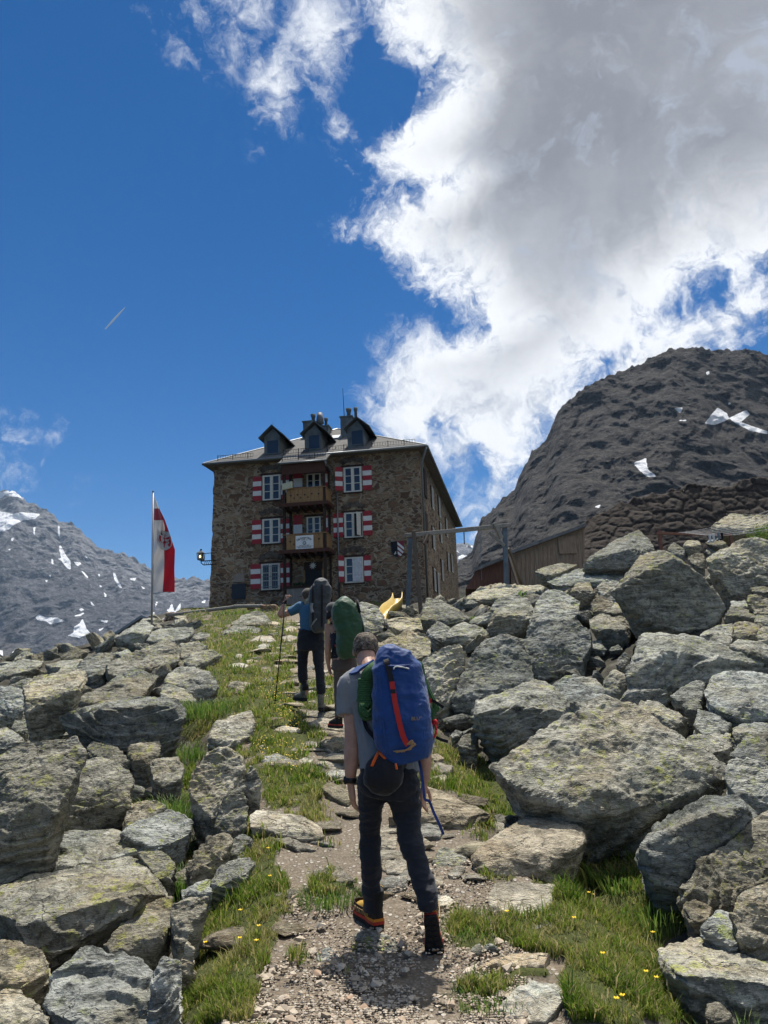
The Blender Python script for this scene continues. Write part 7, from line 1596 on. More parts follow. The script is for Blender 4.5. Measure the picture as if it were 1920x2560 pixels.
# ------------------------------------------------------------------ things round the hut
def cells(u, v, seed=0):
    """cellular stones on a plane: distance to own centre, distance to the next, id"""
    iu, iv = np.floor(u).astype(int), np.floor(v).astype(int); d1 = np.full(u.shape, 9.); d2 = d1.copy(); idd = np.zeros(u.shape)
    for a in (-1, 0, 1):
        for b in (-1, 0, 1):
            h = _perm[(_perm[(iu+a+seed) & 255]+iv+b) & 255]; g = _gr[h]
            d = np.hypot(iu+a+.5+g[:, 0]*.38-u, iv+b+.5+g[:, 1]*.38-v); n = d < d1
            d2 = np.where(n, d1, np.minimum(d2, d)); idd = np.where(n, h, idd); d1 = np.where(n, d, d1)
    return d1, d2, idd/255.
def build_props():
    H = HM_
    wg = wood_mat('grey_timber', (.16, .15, .135), (.34, .32, .285), axis=(5, 5, 5)); wb = simple('blue_grey_post', (.10, .135, .17), .7, var=.15, scale=3); wbr = wood_mat('brown_timber', (.07, .055, .042), (.16, .125, .095))
    # swing frame
    E = lambda X, Y, d: P(*f1('E', X, Y), d)
    d = 31.0; org = E(110, 2020, d); org[2] = float(G(org[0], org[1])); t = thing('swing_frame', 'timber swing frame with a long top beam standing among rocks right of the hut', 'swing', org)
    def part(nm, a, c, w_, h_, mat, ext=0):
        a, c = np.array(a), np.array(c)
        if ext: c = c+(c-a)/np.linalg.norm(c-a)*ext
        b = MB().bar(a, c, w_, h_); rel(b, org).build(nm, mat, t, bevel=.012)
    part('top_beam', E(52, 1237, d), E(1220, 1118, d+1.2), .17, .17, wg); part('post', E(115, 1262, d+.1), E(88, 2010, d+.1), .17, .17, wb, .6); part('post', E(150, 1185, d-.15), E(222, 1985, d-1.0), .16, .13, wbr, .6)
    part('post', E(1157, 1130, d+1.2), E(1177, 1760, d+1.2), .19, .19, wb, .8); part('brace', E(1040, 1092, d+.9), E(1120, 1265, d+1.0), .17, .17, wg); part('brace', E(985, 1200, d+1.1), E(1155, 1345, d+.95), .11, .13, wg); part('brace', E(320, 1215, d+.1), E(262, 1330, d-.1), .10, .10, wbr)
    part('back_leg', E(1192, 1375, d+1.4), E(1330, 1730, d+2.4), .15, .15, wbr, .6); part('back_leg', E(1195, 1440, d+1.3), E(1290, 1740, d+.6), .10, .10, wbr, .6)
    b = MB()
    b.tube([E(705, 1150, d+.7), E(712, 1330, d+.7)], .022, 6); rel(b, org).build('swing_rope', H['iron'], t)
    b = MB().tube([E(883, 1150, d+.9), E(893, 1500, d+.9), E(905, 1730, d+.9)], .010, 5); rel(b, org).build('swing_rope', H['metal'], t)
    # slide
    S = lambda X, Y, d: P(*f1('CG', X, Y), d)
    ys = simple('yellow_plastic', (.50, .35, .075), .4, var=.08, scale=3, spec=.5); org = S(930, 1535, 29.6); org[2] = float(G(org[0], org[1]))
    t = thing('slide', 'yellow plastic wavy slide sticking up behind rocks in front of the hut', 'slide', org)
    L = spline([S(1045, 1310, 31.6), S(1030, 1365, 31.2), S(980, 1412, 30.7), S(915, 1455, 30.2), S(868, 1520, 29.7), S(852, 1560, 29.5)], 4); Rr = spline([S(1168, 1298, 31.6), S(1160, 1370, 31.2), S(1105, 1435, 30.7), S(1038, 1478, 30.2), S(985, 1545, 29.7), S(970, 1585, 29.5)], 4)
    b = MB(); n = len(L); V = []
    for i in range(n):
        l, r = L[i], Rr[i]; w_ = (r-l); dn = np.array((0, -.05, -.24)); fl = (l+w_*.12+dn, r-w_*.12+dn)
        V += [l-w_*.05, l+w_*.03+np.array((0, 0, .02)), fl[0], fl[1], r-w_*.03+np.array((0, 0, .02)), r+w_*.05, r+w_*.04+dn*1.25, l-w_*.04+dn*1.25]
    b.add(V, [[i*8+j, i*8+(j+1) % 8, (i+1)*8+(j+1) % 8, (i+1)*8+j] for i in range(n-1) for j in range(8)]+[list(range(8))[::-1], [(n-1)*8+j for j in range(8)]])
    rel(b, org).build('chute', ys, t, True)
    b = MB().bar(S(1060, 1345, 31.7), S(1060, 1345, 31.7)-np.array((0, 0, 1.6)), .07).bar(S(1150, 1340, 31.7), S(1150, 1340, 31.7)-np.array((0, 0, 1.6)), .07); rel(b, org).build('leg', wbr, t)
    # wooden sheds
    A = lambda X, Y, d: P(*f1('C4', X, Y), d)
    wsh = wood_mat('shed_boards', (.20, .135, .09), (.44, .33, .23), axis=(9, 9, .8)); wred = wood_mat('red_shed_boards', (.11, .05, .036), (.21, .105, .075), axis=(9, 9, .8)); rfm = simple('roofing_felt', (.16, .16, .155), .8, var=.2, scale=4)
    def shed(name, label, wall, roof, d, dep, mat, side=None):
        org = A(wall[-1][0], wall[-1][1], d); t = thing(name, label, 'shed', org)
        b = MB().prism([A(x, y, d) for x, y in wall], (0.1*dep, dep, 0)); rel(b, org).build('wall', mat, t)
        seams = MB(); xs = np.linspace(wall[0][0]+8, wall[1][0]-6, 17)
        for x in xs:
            ya = np.interp(x, [wall[0][0], wall[1][0]], [wall[0][1], wall[1][1]])+6; a = A(x, ya, d-.012); c = A(x, max(q[1] for q in wall)-4, d-.012); seams.bar(a, c, .035, .02)
        rel(seams, org).build('board_battens', mat, t)
        q = [A(x, y, d-.35) for x, y in roof]; b = MB().prism([q[0], q[1], q[1]+np.array((.1*dep, dep+.7, 0)), q[0]+np.array((.1*dep, dep+.7, 0))], (0, 0, -.16)); rel(b, org).build('roof', rfm, t); return t, org
    t, org = shed('shed', 'weathered plank shed with a sloping roof right of the swing frame', [(549, 312), (866, 196), (866, 420), (549, 470)], [(540, 308), (874, 186)], 39.0, 5, wsh)
    b = MB().box((-.45, -.05, 0), (.45, 0, .9)); dpt = A(795, 318, 38.96)-org; b.v = [tuple(np.array(v)+dpt) for v in b.v]; b.build('hatch', wsh, t)
    shed('shed', 'low reddish plank shed behind the right swing post', [(405, 380), (545, 322), (545, 480), (352, 470)], [(392, 380), (552, 314)], 38.2, 4, wred)
    # big rubble retaining wall
    top = fx('C4', [(800, 290), (868, 190), (900, 152), (1000, 112), (1120, 78), (1170, 58), (1300, 30), (1400, 18), (1480, 20), (1600, 0), (1700, -15), (1900, -30), (2200, 30)]); xs = np.linspace(top[0][0], top[-1][0], 300)
    ty = np.interp(xs, [p[0] for p in top], [p[1] for p in top]); by = np.interp(xs, fx('C4', [(800, 400)])[0][:1]+fx('C4', [(2200, 300)])[0][:1], [1435., 1420.]); m_ = 90; V = np.zeros((m_+4, 300, 3))
    for j in range(m_):
        q = j/(m_-1)
        for i in range(300): V[j, i] = P(xs[i], by[i]+(ty[i]-by[i])*q, 45+4.5*q)
    for k in range(4): V[m_+k] = V[m_-1]+np.array((0, 1.2*(k+1), -.12*(k+1)))
    v = V.reshape(-1, 3); u2 = v[:, 0]*.95+.25*fbm(v*.5, 2, .5); v2 = v[:, 2]*1.25+.25*fbm(v*.5+9, 2, .5); d1, d2, idd = cells(u2, v2, 4); e1, e2, ide = cells(u2*2.3, v2*2.3, 9)
    h = np.clip((d2-d1)*3.0, 0, 1)**.6*.20*(.5+idd)+np.clip((e2-e1)*3, 0, 1)**.6*.09+.08*fbm(v*3, 4)
    v = v+np.outer(h*.7, (0, -1., 0)); jg = np.repeat(np.arange(m_+4), 300); v[jg >= m_-3, 2] += .5*fbm(v[jg >= m_-3]*.9, 3)
    i = np.arange((m_+4)*300).reshape(m_+4, 300); f = np.stack([i[:-1, :-1], i[:-1, 1:], i[1:, 1:], i[1:, :-1]], -1).reshape(-1, 4)
    mw, tt, bb = material('wall_stones', .95, .1); co = tt.n('ShaderNodeTexCoord').outputs['Object']; ai = tt.n('ShaderNodeAttribute', attribute_name='cell').outputs['Fac']; ae = tt.n('ShaderNodeAttribute', attribute_name='gap').outputs['Fac']
    c = tt.ramp(ai, [(0, (.042, .034, .029)), (.5, (.056, .045, .037)), (1, (.072, .06, .05))]); c = tt.mix(tt.m('MULTIPLY', tt.noise(co, 3, 7, .7), .5), c, (.06, .055, .05)); c = tt.mix(ae, (.03, .026, .023), c); tt.link(c, bb.inputs['Base Color']); tt.link(tt.bump(tt.noise(co, 6, 6, .7), .8, .08), bb.inputs['Normal'])
    org = np.array((v[:, 0].mean(), v[:, 1].min(), v[:, 2].min())); me = mesh_np('stone_wall', v-org, f); attr(me, 'cell', idd); attr(me, 'gap', np.clip((d2-d1)*6, 0, 1))
    tag(link('stone_wall', me, mw, loc=org), 'high dark rubble stone embankment wall behind the sheds and the clotheslines', 'wall')
    # clothesline
    K = lambda X, Y, d: P(*f1('CR', X, Y), d); rw = wood_mat('red_timber', (.17, .075, .05), (.28, .14, .10)); d = 27.0
    org = K(648, 450, d); t = thing('clothesline', 'clothesline with red wooden posts and several thin lines above the boulders', 'clothesline', org)
    for nm, a, c, w_ in (('post', K(636, 288, d), K(652, 520, d), .11), ('post', K(1302, 312, d+1), K(1325, 470, d+1), .09), ('crossbar', K(606, 313, d-.1), K(1312, 328, d+.9), .085)):
        b = MB().bar(a, c, w_, w_); rel(b, org).build(nm, rw, t)
    for k in range(7):
        a = K(820+30*k, 308+3*k, d-.12+.1*k); c = K(1720, 78+30*k, d-3); n = 10; pts = [a+(c-a)*i/n-np.array((0, 0, .12*4*(i/n)*(1-i/n))) for i in range(n+1)]
        b = MB().tube(pts, .006, 5); rel(b, org).build('line', simple('line_cord', (.45, .45, .46), .6) if k == 0 else bpy.data.materials['line_cord'], t)
    for X, Y, col, lab in ((1108, 325, 'shwhite', 'white sock hanging on the clothesline, left one of the pair'), (1142, 318, 'shwhite', 'white sock hanging on the clothesline, right one of the pair'), (1190, 305, 'metal', 'grey sock hanging between the white pair and a black one'), (1222, 300, 'iron', 'black sock hanging on the clothesline')):
        o = K(X, Y, d-.9); t = bpy.data.objects; b = MB(); b.tube(spline([(0, 0, 0), (0, 0, -.10), (.0, -.01, -.2), (-.05, -.015, -.26), (-.10, -.015, -.27)], 3), [(.045, .02)]*3+[(.042, .022)]*6+[(.038, .024)]*4, 10, up=(1, 0, 0))
        ob = b.build('sock', H[col], None, True, o); tag(ob, lab, 'sock', 'socks drying on the clothesline')
    # flagpole and flag
    d = 30.0; Fp = lambda X, Y, dy=0: P(*f1('FF', X, Y), d+dy); top = Fp(105, 85); bot = P(379.3, 1556, d); bot = bot-(top-bot)/np.linalg.norm(top-bot)*.8
    fm = simple('painted_pole', (.38, .38, .39), .4, .4, var=.05); t = thing('flagpole', 'tall grey metal flagpole on the boulder crest left of the hut', 'flagpole', bot)
    b = MB().tube([bot, top], [.042, .034], 12); rel(b, bot).build('pole', fm, t, True); b = MB().tube([top, top+np.array((0, 0, .05))], [.045, .03], 10); rel(b, bot).build('cap', H['iron'], t, True)
    b = MB().tube([Fp(122, 180, -.06), Fp(112, 1500, -.06), Fp(98, 2400, -.06)], .006, 5); rel(b, bot).build('halyard', H['metal'], t)
    yL, xL = [175, 420, 660, 900, 1180, 1500, 1800, 2125], [130, 128, 122, 120, 126, 112, 103, 98]; yR, xR = [178, 440, 640, 880, 1110, 1260, 1650, 1900, 2132], [136, 240, 340, 425, 500, 553, 540, 546, 545]
    def fpt(X, Y, out=0.0):
        l, r = np.interp(Y, yL, xL), np.interp(Y, yR, xR); q = (X-l)/max(r-l, 1)
        w_ = .10*math.sin(q*6.5+Y*.004)*q+.06*math.sin(q*11+Y*.0075)+.03*math.sin(Y*.013+q*3); return Fp(X, Y, -.05+w_*min(1, (r-l)/300)-out)
    yB, xB = [440, 640, 800, 900, 1280, 1450, 1800, 2130], [238, 305, 345, 345, 330, 335, 325, 300]
    org = Fp(105, 2125); tf = thing('flag', 'long red and white flag with a red eagle shield hanging from the flagpole', 'flag', org)
    red = fabric('flag_red', (.52, .028, .05), .75); wht = fabric('flag_white', (.74, .73, .72), .75); pnk = fabric('flag_pinkish_red', (.40, .10, .13), .75)  # third cloth is a duller pinkish red for the folded upper band
    for m_ in (red, wht, pnk):
        tr = m_.node_tree; pb = tr.nodes['Principled BSDF']; tl = tr.nodes.new('ShaderNodeBsdfTranslucent'); mx = tr.nodes.new('ShaderNodeMixShader'); mx.inputs[0].default_value = .4
        tr.links.new(pb.inputs['Base Color'].links[0].from_socket, tl.inputs[0]); tr.links.new(pb.outputs[0], mx.inputs[1]); tr.links.new(tl.outputs[0], mx.inputs[2]); tr.links.new(mx.outputs[0], tr.nodes['Material Output'].inputs[0])
    def panel(nm, y0, y1, fa, fb, mat):
        ny = max(4, int((y1-y0)/22)); nx = 14; V = []
        for out in (0, -.006):
            for j in range(ny+1):
                Y = y0+(y1-y0)*j/ny; a, c = fa(Y), fb(Y)
                for i in range(nx+1): V.append(fpt(a+(c-a)*i/nx, Y, out))
        k = (ny+1)*(nx+1); fs = [[j*(nx+1)+i, (j+1)*(nx+1)+i, (j+1)*(nx+1)+i+1, j*(nx+1)+i+1] for j in range(ny) for i in range(nx)]; fs = fs+[[q+k for q in g_][::-1] for g_ in fs]
        b = MB().add(V, fs); rel(b, org).build(nm, mat, tf, True)
    l_ = lambda Y: np.interp(Y, yL, xL); r_ = lambda Y: np.interp(Y, yR, xR); m2 = lambda Y: np.interp(Y, yB, xB)
    panel('white_panel', 180, 420, l_, r_, wht); panel('pinkish_band', 420, 660, l_, m2, pnk); panel('red_panel', 440, 2130, m2, r_, red); panel('white_panel', 660, 2125, l_, m2, wht)
    def patch(pts, out, mat, nm, b=None):
        own = b is None; b = b or MB(); n = len(pts); c = np.mean(pts, 0); V = [fpt(x, y, out) for x, y in pts]+[fpt(c[0]+(x-c[0])*.5, c[1]+(y-c[1])*.5, out) for x, y in pts]+[fpt(c[0], c[1], out)]
        b.add(V, [[i, (i+1) % n, n+(i+1) % n, n+i] for i in range(n)]+[[n+i, n+(i+1) % n, 2*n] for i in range(n)])
        if own: rel(b, org).build(nm, mat, tf)
    sh = [(195, 845), (270, 872), (350, 885), (425, 893), (465, 990), (498, 1105), (488, 1180), (440, 1240), (380, 1275), (340, 1280), (270, 1240), (205, 1165), (185, 1080), (188, 960)]
    cx, cy = 335, 1070
    patch(sh, .014, H['iron'], 'shield_outline'); patch([(cx+(x-cx)*.975, cy+(y-cy)*.98) for x, y in sh], .024, wht, 'shield_field')
    b = MB(); eg = [[(335, 945), (355, 950), (360, 1040), (390, 1060), (430, 1040), (455, 990), (470, 1000), (462, 1050), (430, 1090), (385, 1115), (335, 1130), (290, 1115), (250, 1080), (225, 1020), (230, 960), (245, 965), (262, 1020), (300, 1050), (318, 1040), (320, 960)]]
    for a in np.linspace(.05, PI-.05, 10): x, y = 335+105*math.cos(a), 1040+60*math.sin(a); eg.append([(x-9*math.sin(a), y+9*math.cos(a)*.6), (335+165*math.cos(a), 1045+125*math.sin(a)), (x+9*math.sin(a), y-9*math.cos(a)*.6)])
    for q in eg: patch(q, .033, red, 'eagle', b)
    patch([(322, 1120), (348, 1120), (342, 1200), (330, 1235), (320, 1200)], .033, red, 'eagle', b); rel(b, org).build('eagle', red, tf)
    b = MB()
    for x, y in ((295, 915), (372, 930), (285, 955), (385, 970), (292, 1005), (378, 1010), (330, 910)): patch([(x-13, y-5), (x, y+7), (x+13, y-3), (x+2, y+1)], .033, H['iron'], 'wreath', b)
    rel(b, org).build('wreath', H['iron'], tf)
    # fence at the hut terrace
    Z = lambda X, Y, d: P(*f1('C3', X, Y), d); Z1 = lambda X, Y, d: P(*f1('C1', X, Y), d); d = 37.5; org = Z(1275, 1110, d); t = thing('fence', 'low wooden rail fence on stone pillars along the terrace left of the hut', 'fence', org)
    def pillar(a, c, w_):
        me = shape_proto(int(a[0]*10) % 99, 26, 1.0); b = MB().prism([a+np.array((-w_/2, -w_/2, 0)), a+np.array((w_/2, -w_/2, 0)), a+np.array((w_/2, w_/2, 0)), a+np.array((-w_/2, w_/2, 0))], (0, 0, c[2]-a[2]-.6)); rel(b, org); me = remesh(b.mesh('post'), .05); roughen(me, .7, np.random.RandomState(3), 1.0); link('post', me, H['stone'], t)
    pillar(Z(1275, 1042, d), Z(1275, 1110, d), .50); pillar(Z1(458, 1312, d-1), Z1(458, 1420, d-1), .75); pillar(Z1(352, 1300, d), Z1(352, 1400, d), .35)
    for a, c in ((Z(1238, 1062, d-.2), Z1(262, 1320, d-.2)), (Z1(250, 1318, d-.3), Z1(424, 1316, d-.6)), (Z(1240, 1078, d), Z(1150, 1135, d-1))): b = MB().tube([a, c], .085, 8); rel(b, org).build('rail', wg, t)
    # low roofs on the left slope
    d = 37.0; org = Z(1040, 1300, d); t = thing('outbuilding', 'small gabled outbuilding with a metal roof, just its top showing behind the flagpole', 'outbuilding', org)
    b = MB().prism([Z(862, 1196, d), Z(1045, 1075, d), Z(1225, 1138, d), Z(1225, 1330, d), Z(862, 1340, d)], (-.6, 6, 0)); rel(b, org).build('wall', wsh, t)
    for a, c in (((838, 1196), (1045, 1060)), ((1045, 1060), (1240, 1128))): a, c = Z(*a, d-.4), Z(*c, d-.4); b = MB().prism([a, c, c+np.array((-.7, 7, 0)), a+np.array((-.7, 7, 0))], (0, 0, -.14)); rel(b, org).build('roof', H['metal'], t)
    d = 27.0; org = Z(520, 1440, d); t = thing('outbuilding', 'dark flat roof edge with brown boards beneath, low among the left boulders', 'outbuilding', org)
    a, c = Z(326, 1382, d+1.5), Z(735, 1272, d); b = MB().prism([a, c, c+np.array((0, 4, .5)), a+np.array((0, 4, .5))], (0, 0, -.30)); rel(b, org).build('roof', simple('dark_roof', (.03, .028, .027), .8), t)
    b = MB().prism([Z(420, 1375, d+1.5), Z(650, 1310, d+.6), Z(650, 1440, d+.6), Z(420, 1450, d+1.5)], (0, 3, 0)); rel(b, org).build('wall', wbr, t)
    # condensation trail of an aircraft
    a, c = P(*D(227, 711), 9000), P(*D(270, 664), 9000); ctm, tt, bb = material('vapour', 1, 0); bb.inputs['Base Color'].default_value = (.9, .9, .9, 1); bb.inputs['Alpha'].default_value = .55
    b = MB().tube([a, a+(c-a)*.4, a+(c-a)*.75, c], [7, 13, 11, 2], 8); o0 = a.copy(); rel(b, o0); tag(b.build('contrail', ctm, None, True, o0), 'short white vapour trail high in the blue sky on the left', 'contrail')
# ------------------------------------------------------------------ grass and flowers
def leaf_mat(name, stops, trans=.45):
    m_, t, b = material(name, .6, .25); a = t.n('ShaderNodeAttribute', attribute_name='tone').outputs['Fac']; c = t.ramp(a, stops); t.link(c, b.inputs['Base Color'])
    tl = t.n('ShaderNodeBsdfTranslucent'); t.link(c, tl.inputs[0]); mx = t.n('ShaderNodeMixShader'); mx.inputs[0].default_value = trans
    t.link(b.outputs[0], mx.inputs[1]); t.link(tl.outputs[0], mx.inputs[2]); t.link(mx.outputs[0], m_.node_tree.nodes['Material Output'].inputs[0]); return m_
def build_grass():
    rs = np.random.RandomState(21); N = 1500000
    y = 1/(1/3.3-rs.rand(N)*(1/3.3-1/40.)); x = rs.uniform(-.55, .55, N)*(y+1.2)
    l = np.interp(y, _cy, _cl); r = np.interp(y, _cy, _cr); k = (x > l-1.6) & (x < r+2.2); x, y = x[k], y[k]
    z, ins = ground_z(x, y); px, py = proj(np.stack([x, y, z], 1)); k = (px > -60) & (px < 1980) & (py < 2640); x, y, z, ins = x[k], y[k], z[k], ins[k]
    g = grass_cover(x, y, z, ins); cl = fbm(np.stack([x*3.3, y*3.3, x*0+2], 1), 4); cl2 = fbm(np.stack([x*11, y*11, x*0+7], 1), 2)
    k = rs.rand(len(x)) < np.clip(g*1.1-.12, 0, 1)*np.clip(.34+1.25*cl+.6*cl2, .03, 1); x, y, z, g, cl = x[k], y[k], z[k], g[k], cl[k]
    if len(x) > 230000: q = rs.permutation(len(x))[:230000]; x, y, z, g, cl = x[q], y[q], z[q], g[q], cl[q]
    n = len(x); print('grass blades', n)
    h = (.026+.042*rs.rand(n)**1.3)*(1+.9*np.clip(cl, -.3, 1))*np.clip(.85+y/22, .9, 1.7)*np.where(rs.rand(n) < .05, 1.9, 1); wd = (.0022+.0016*rs.rand(n))*np.maximum(1, y/4.6)
    a = rs.uniform(0, 2*PI, n); ln = h*rs.uniform(.15, .75, n); ba = a+rs.normal(size=n)*1.2
    dx, dy = np.cos(ba)*ln, np.sin(ba)*ln; wx, wy = -np.sin(a)*wd, np.cos(a)*wd; b0 = np.stack([x, y, z+.015], 1)
    W_ = np.stack([wx, wy, wx*0], 1); mid = b0+np.stack([dx*.35, dy*.35, h*.62], 1); tip = b0+np.stack([dx, dy, h*rs.uniform(.75, 1.0, n)], 1)
    V = np.stack([b0-W_, b0+W_, mid-W_*.75, mid+W_*.75, tip], 1).reshape(-1, 3); i = np.arange(n)[:, None]*5
    f = np.stack([i+[0, 1, 3], i+[0, 3, 2], i+[2, 3, 4]], 1).reshape(-1, 3)
    tone = np.clip(rs.rand(n)*.55+.27-.35*cl+.45*np.clip(fbm(np.stack([x*.9, y*.9, x*0+31], 1), 3), -.2, .8)+rs.normal(size=n)*.1+.12*np.clip((y-8)/10, 0, 1), 0, 1); tone = np.where(rs.rand(n) < .16, .95, tone)
    me = mesh_np('grass', V, f); attr(me, 'tone', np.repeat(tone, 5))
    m_ = leaf_mat('grass_blades', [(0, (.05, .115, .012)), (.3, (.125, .215, .02)), (.58, (.235, .275, .045)), (.82, (.32, .30, .10)), (1, (.46, .38, .20))], .45)
    tag(link('grass', me, m_), 'short alpine grass growing beside and between the trail stones', 'grass', kind='stuff')
def build_plants():
    rs = np.random.RandomState(8)
    fy = simple('yellow_petals', (.85, .60, .02), .5, var=.08); fg = simple('green_stem', (.07, .13, .03), .6)
    def flower_mesh(h):
        st = MB().tube([(0, 0, 0), (.006, .003, h*.5), (.004, -.004, h)], .0016, 5); bl = MB()
        for k in range(5):
            a = 2*PI*k/5; c, s = math.cos(a), math.sin(a); r = .0145
            bl.add([(.004, -.004, h-.002), (.004+r*(c*.75-s*.45), -.004+r*(s*.75+c*.45), h+.006), (.004+r*1.15*c, -.004+r*1.15*s, h+.010), (.004+r*(c*.75+s*.45), -.004+r*(s*.75-c*.45), h+.006)], [(0, 1, 2, 3)])
        bl.ball((.004, -.004, h+.002), .004, 6, 4); return st.mesh('stem'), bl.mesh('blossom')
    st, bl = flower_mesh(.11); st.materials.append(fg); bl.materials.append(fy)
    lst = [('C5', q, 0) for q in ((1160, 757), (1060, 795), (1168, 888), (1040, 997), (822, 1055), (885, 1062), (1118, 1125), (1035, 1155), (1110, 1185))]+[('C6', q, 1) for q in ((540, 1060), (835, 1098), (960, 1257), (1178, 1223), (880, 768), (896, 770), (1155, 955), (1042, 1470), (1015, 1480), (1135, 1238))]
    for fr, q, side in lst:
        px, py = f1(fr, *q); p0 = GH(px, py+30, 12); z = float(ground_z(np.array([p0[0]]), np.array([p0[1]]))[0][0]); p0[2] = z+.03
        t = thing('yellow_flower', 'single yellow buttercup on a thin stem in the grass left of the trail' if side == 0 else 'single yellow buttercup on a thin stem in the grass right of the trail', 'flower', p0, rs.uniform(0, 6), 'buttercups in the trail grass')
        for nm, me in (('stem', st), ('blossom', bl)):
            o = link(nm, me, None, t); o.scale = (1, 1, rs.uniform(.8, 1.25)) if False else (1, 1, 1)
        t.scale = (.85,)*3
    # carpet of small yellow flowers by the second hiker
    V = []; Fc = []; k = 0; regs = [(fx('CM', [(590, 520), (780, 520), (810, 640), (760, 700), (640, 660)]), 130), (fx('CM', [(700, 690), (800, 680), (880, 830), (800, 880), (720, 770)]), 100), (fx('CM', [(560, 880), (820, 880), (900, 960), (860, 1080), (640, 1040)]), 70), (fx('CM', [(330, 400), (420, 400), (420, 450), (340, 450)]), 25)]
    for poly, n in regs:
        pa = np.array(poly); c = 0
        while c < n:
            px, py = rs.uniform(*np.array([pa[:, 0].min(), pa[:, 0].max()])), rs.uniform(pa[:, 1].min(), pa[:, 1].max())
            if not inpoly(np.array([px]), np.array([py]), poly)[0]: continue
            q = GH(px, py, 30); z = float(ground_z(np.array([q[0]]), np.array([q[1]]))[0][0])+rs.uniform(.09, .16); s = rs.uniform(.006, .011)
            a0 = rs.rand()*6; nrm = rs.normal(size=2)*.3
            pts = [(q[0]+s*math.cos(a0+2*PI*j/6)*(1 if j % 2 else .8), q[1]+s*math.sin(a0+2*PI*j/6), z+s*(nrm[0]*math.cos(a0+2*PI*j/6)-.5)) for j in range(6)]
            V += pts+[(q[0], q[1], z)]; Fc += [[k+j, k+(j+1) % 6, k+6] for j in range(6)]; k += 7; c += 1
    me = mesh_np('flower_carpet', np.array(V), Fc); tag(link('flower_carpet', me, fy), 'sprinkle of tiny yellow flowers in the meadow around the hikers', 'flowers', kind='stuff')
    # leafy plants and tufts
    lm = leaf_mat('leafy', [(0, (.05, .11, .018)), (.6, (.11, .20, .035)), (1, (.24, .27, .07))], .45)
    def plant(name, label, cat, p0, n, h, w_, seed, wid=.02, group=None, spread=1.0):
        r2 = np.random.RandomState(seed); V = []; F2 = []; T = []; k = 0
        for i in range(n):
            a = r2.uniform(0, 6.28); R = w_*math.sqrt(r2.rand())*.5; b = np.array((R*math.cos(a), R*math.sin(a), -.02)); L = h*r2.uniform(.55, 1.1); le = r2.uniform(.15, .7)*L*spread; a2 = a+r2.normal()*.5
            wd = wid*r2.uniform(.6, 1.2); sx = np.array((-math.sin(a2), math.cos(a2), 0))*wd; d = np.array((math.cos(a2), math.sin(a2), 0))
            q = [b, b+d*le*.25+np.array((0, 0, L*.45)), b+d*le*.6+np.array((0, 0, L*.8)), b+d*le+np.array((0, 0, L*.92))]
            V += [q[0]-sx*.4, q[0]+sx*.4, q[1]-sx, q[1]+sx, q[2]-sx*.8, q[2]+sx*.8, q[3]]; F2 += [[k, k+1, k+3, k+2], [k+2, k+3, k+5, k+4], [k+4, k+5, k+6]]; T += [r2.rand()]*7; k += 7
        me = mesh_np(name, np.array(V), F2); attr(me, 'tone', np.array(T)); o = link(name, me, lm, loc=p0); tag(o, label, cat, group); return o
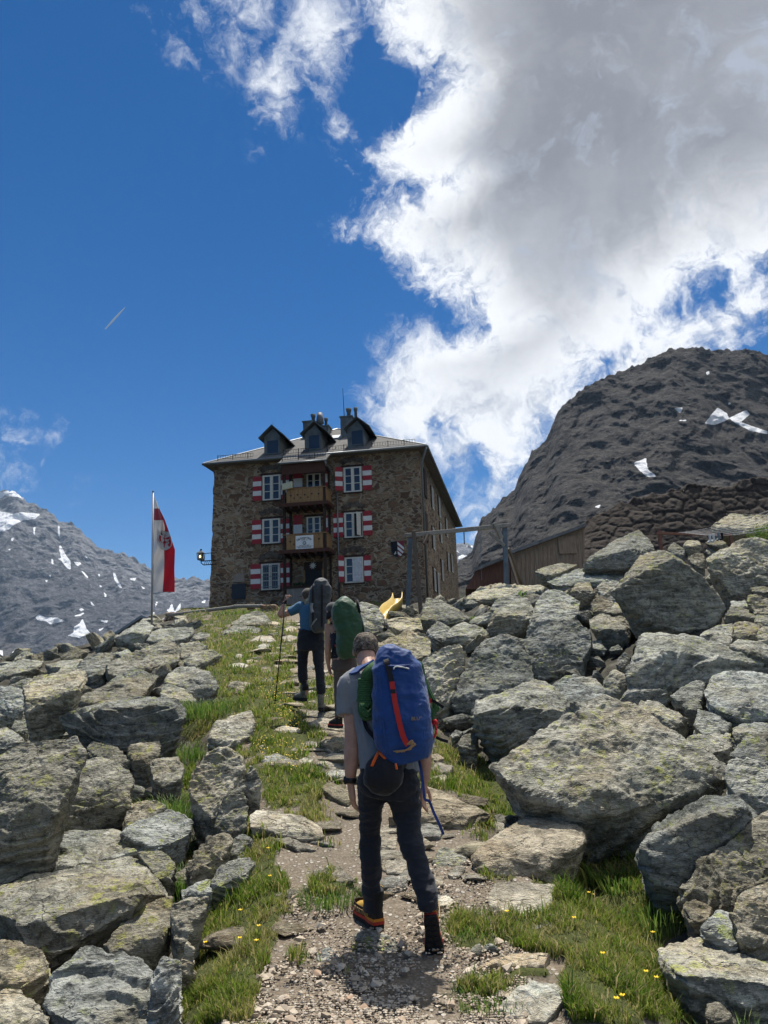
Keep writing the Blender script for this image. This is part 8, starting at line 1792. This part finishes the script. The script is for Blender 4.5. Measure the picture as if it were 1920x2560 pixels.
    for i, (fr, q, n, h, w_, lab) in enumerate([('C6', (960, 690), 40, .22, .30, 'leafy weed growing under the overhang of the very large layered slab'), ('C6', (1010, 720), 60, .20, .28, 'dense green tuft in front of the dark overhang on the right'), ('C6', (560, 480), 60, .22, .22, 'light green grass tuft at the left end of the very large layered slab'), ('C6', (1170, 900), 60, .26, .3, 'tall grass tuft with seed heads beside the lichen boulders on the right'), ('C6', (540, 300), 40, .22, .4, 'sparse tall stalks at the foot of the blocky boulder'), ('C4', (393, 592), 50, .30, .32, 'bright grass tuft between the wedge boulder and dark round-faced boulder'), ('C4', (878, 545), 40, .28, .32, 'grass tuft beside the pale low rock on the right slope'), ('C4', (590, 420), 24, .5, .5, 'small leafy plant on the crest below the swing brace'),
        ('CP', (400, 225), 150, .13, .34, 'isolated grass tuft left of the front hiker on the trail'), ('CP', (490, 140), 20, .06, .12, 'small round-leaved weed beside the isolated tuft'), ('CM', (330, 690), 160, .34, .9, 'tall lush grass clump beside the large shaded boulder'), ('CM', (250, 800), 140, .34, .7, 'long overhanging grass at the meadow edge above a dark gap'), ('CM', (120, 1180), 120, .3, .5, 'bright grass in the gap between the left boulders'), ('C5', (800, 780), 120, .24, .32, 'bright grass strip in the gap right of the smooth pale boulder'), ('C5', (740, 530), 110, .28, .4, 'bright grass clump between the cube rock and the tall split boulder'), ('C5', (650, 1160), 100, .14, .36, 'low flowering grass patch between the brown slab and the narrow stone'), ('CP', (1290, 760), 130, .10, .34, 'flat grass tuft beside the pale split slab'), ('CP', (1170, 380), 140, .12, .4, 'grass tuft at the right of the trailing boot'), ('C6', (1560, 1480), 90, .28, .35, 'tall grass in the bottom right corner'), ('C1', (290, 1385), 150, .35, 2.6, 'sunlit grass tuft on the terrace bank below the hut'), ('C1', (450, 1400), 60, .4, 1.2, 'grass tuft below the stone pillar in front of the hut')]):
        px, py = f1(fr, *q); p0 = GH(px, min(py, 2590), 44); p0[2] = float(ground_z(np.array([p0[0]]), np.array([p0[1]]))[0][0])
        if fr == 'C1': p0 = P(px, py, 36); 
        plant('leafy_plant' if 'weed' in lab or 'leafy' in lab else 'grass_tuft', lab, 'plant' if 'weed' in lab or 'leafy' in lab else 'grass tuft', p0, n if 'weed' in lab or 'leafy' in lab else n*3, h*.85, w_*1.15, 50+i, .0024*max(1, p0[1]/5) if 'weed' not in lab and 'leafy' not in lab else .02*max(1, p0[1]/10))
    p0 = P(*f1('C4', 1672, 262), 25.0)-np.array((0, 0, .3)); V = []; F2 = []; T = []; r2 = np.random.RandomState(4)
    for i in range(2600):
        d = r2.normal(size=3); d /= np.linalg.norm(d); R = .62*r2.rand()**.4*(1+.35*pn(np.array([d*2.2]))[0]); c = d*R*np.array((1.2, .9, .75))+np.array((0, 0, .4)); s_ = r2.uniform(.018, .035); a = r2.normal(size=3); a /= np.linalg.norm(a); b_ = np.cross(a, r2.normal(size=3)); b_ /= np.linalg.norm(b_)
        k = len(V); V += [c-a*s_*1.6, c+b_*s_*.6, c+a*s_*1.6, c-b_*s_*.6]; F2.append([k, k+1, k+2, k+3]); T += [r2.rand()]*4
    me = mesh_np('shrub', np.array(V), F2); attr(me, 'tone', np.array(T)); tag(link('shrub', me, lm, loc=p0), 'small yellow-green shrub at the right edge below the clotheslines', 'shrub')
slab_px()
gx, gy, gz, gpath = build_ground()
placed = build_rocks()
build_fillers()
build_mountains()
build_hut()
Q_ = person_materials()
front_hiker(Q_); second_hiker(Q_); third_hiker(Q_)
build_props()
build_grass(); build_plants()
build_haze()
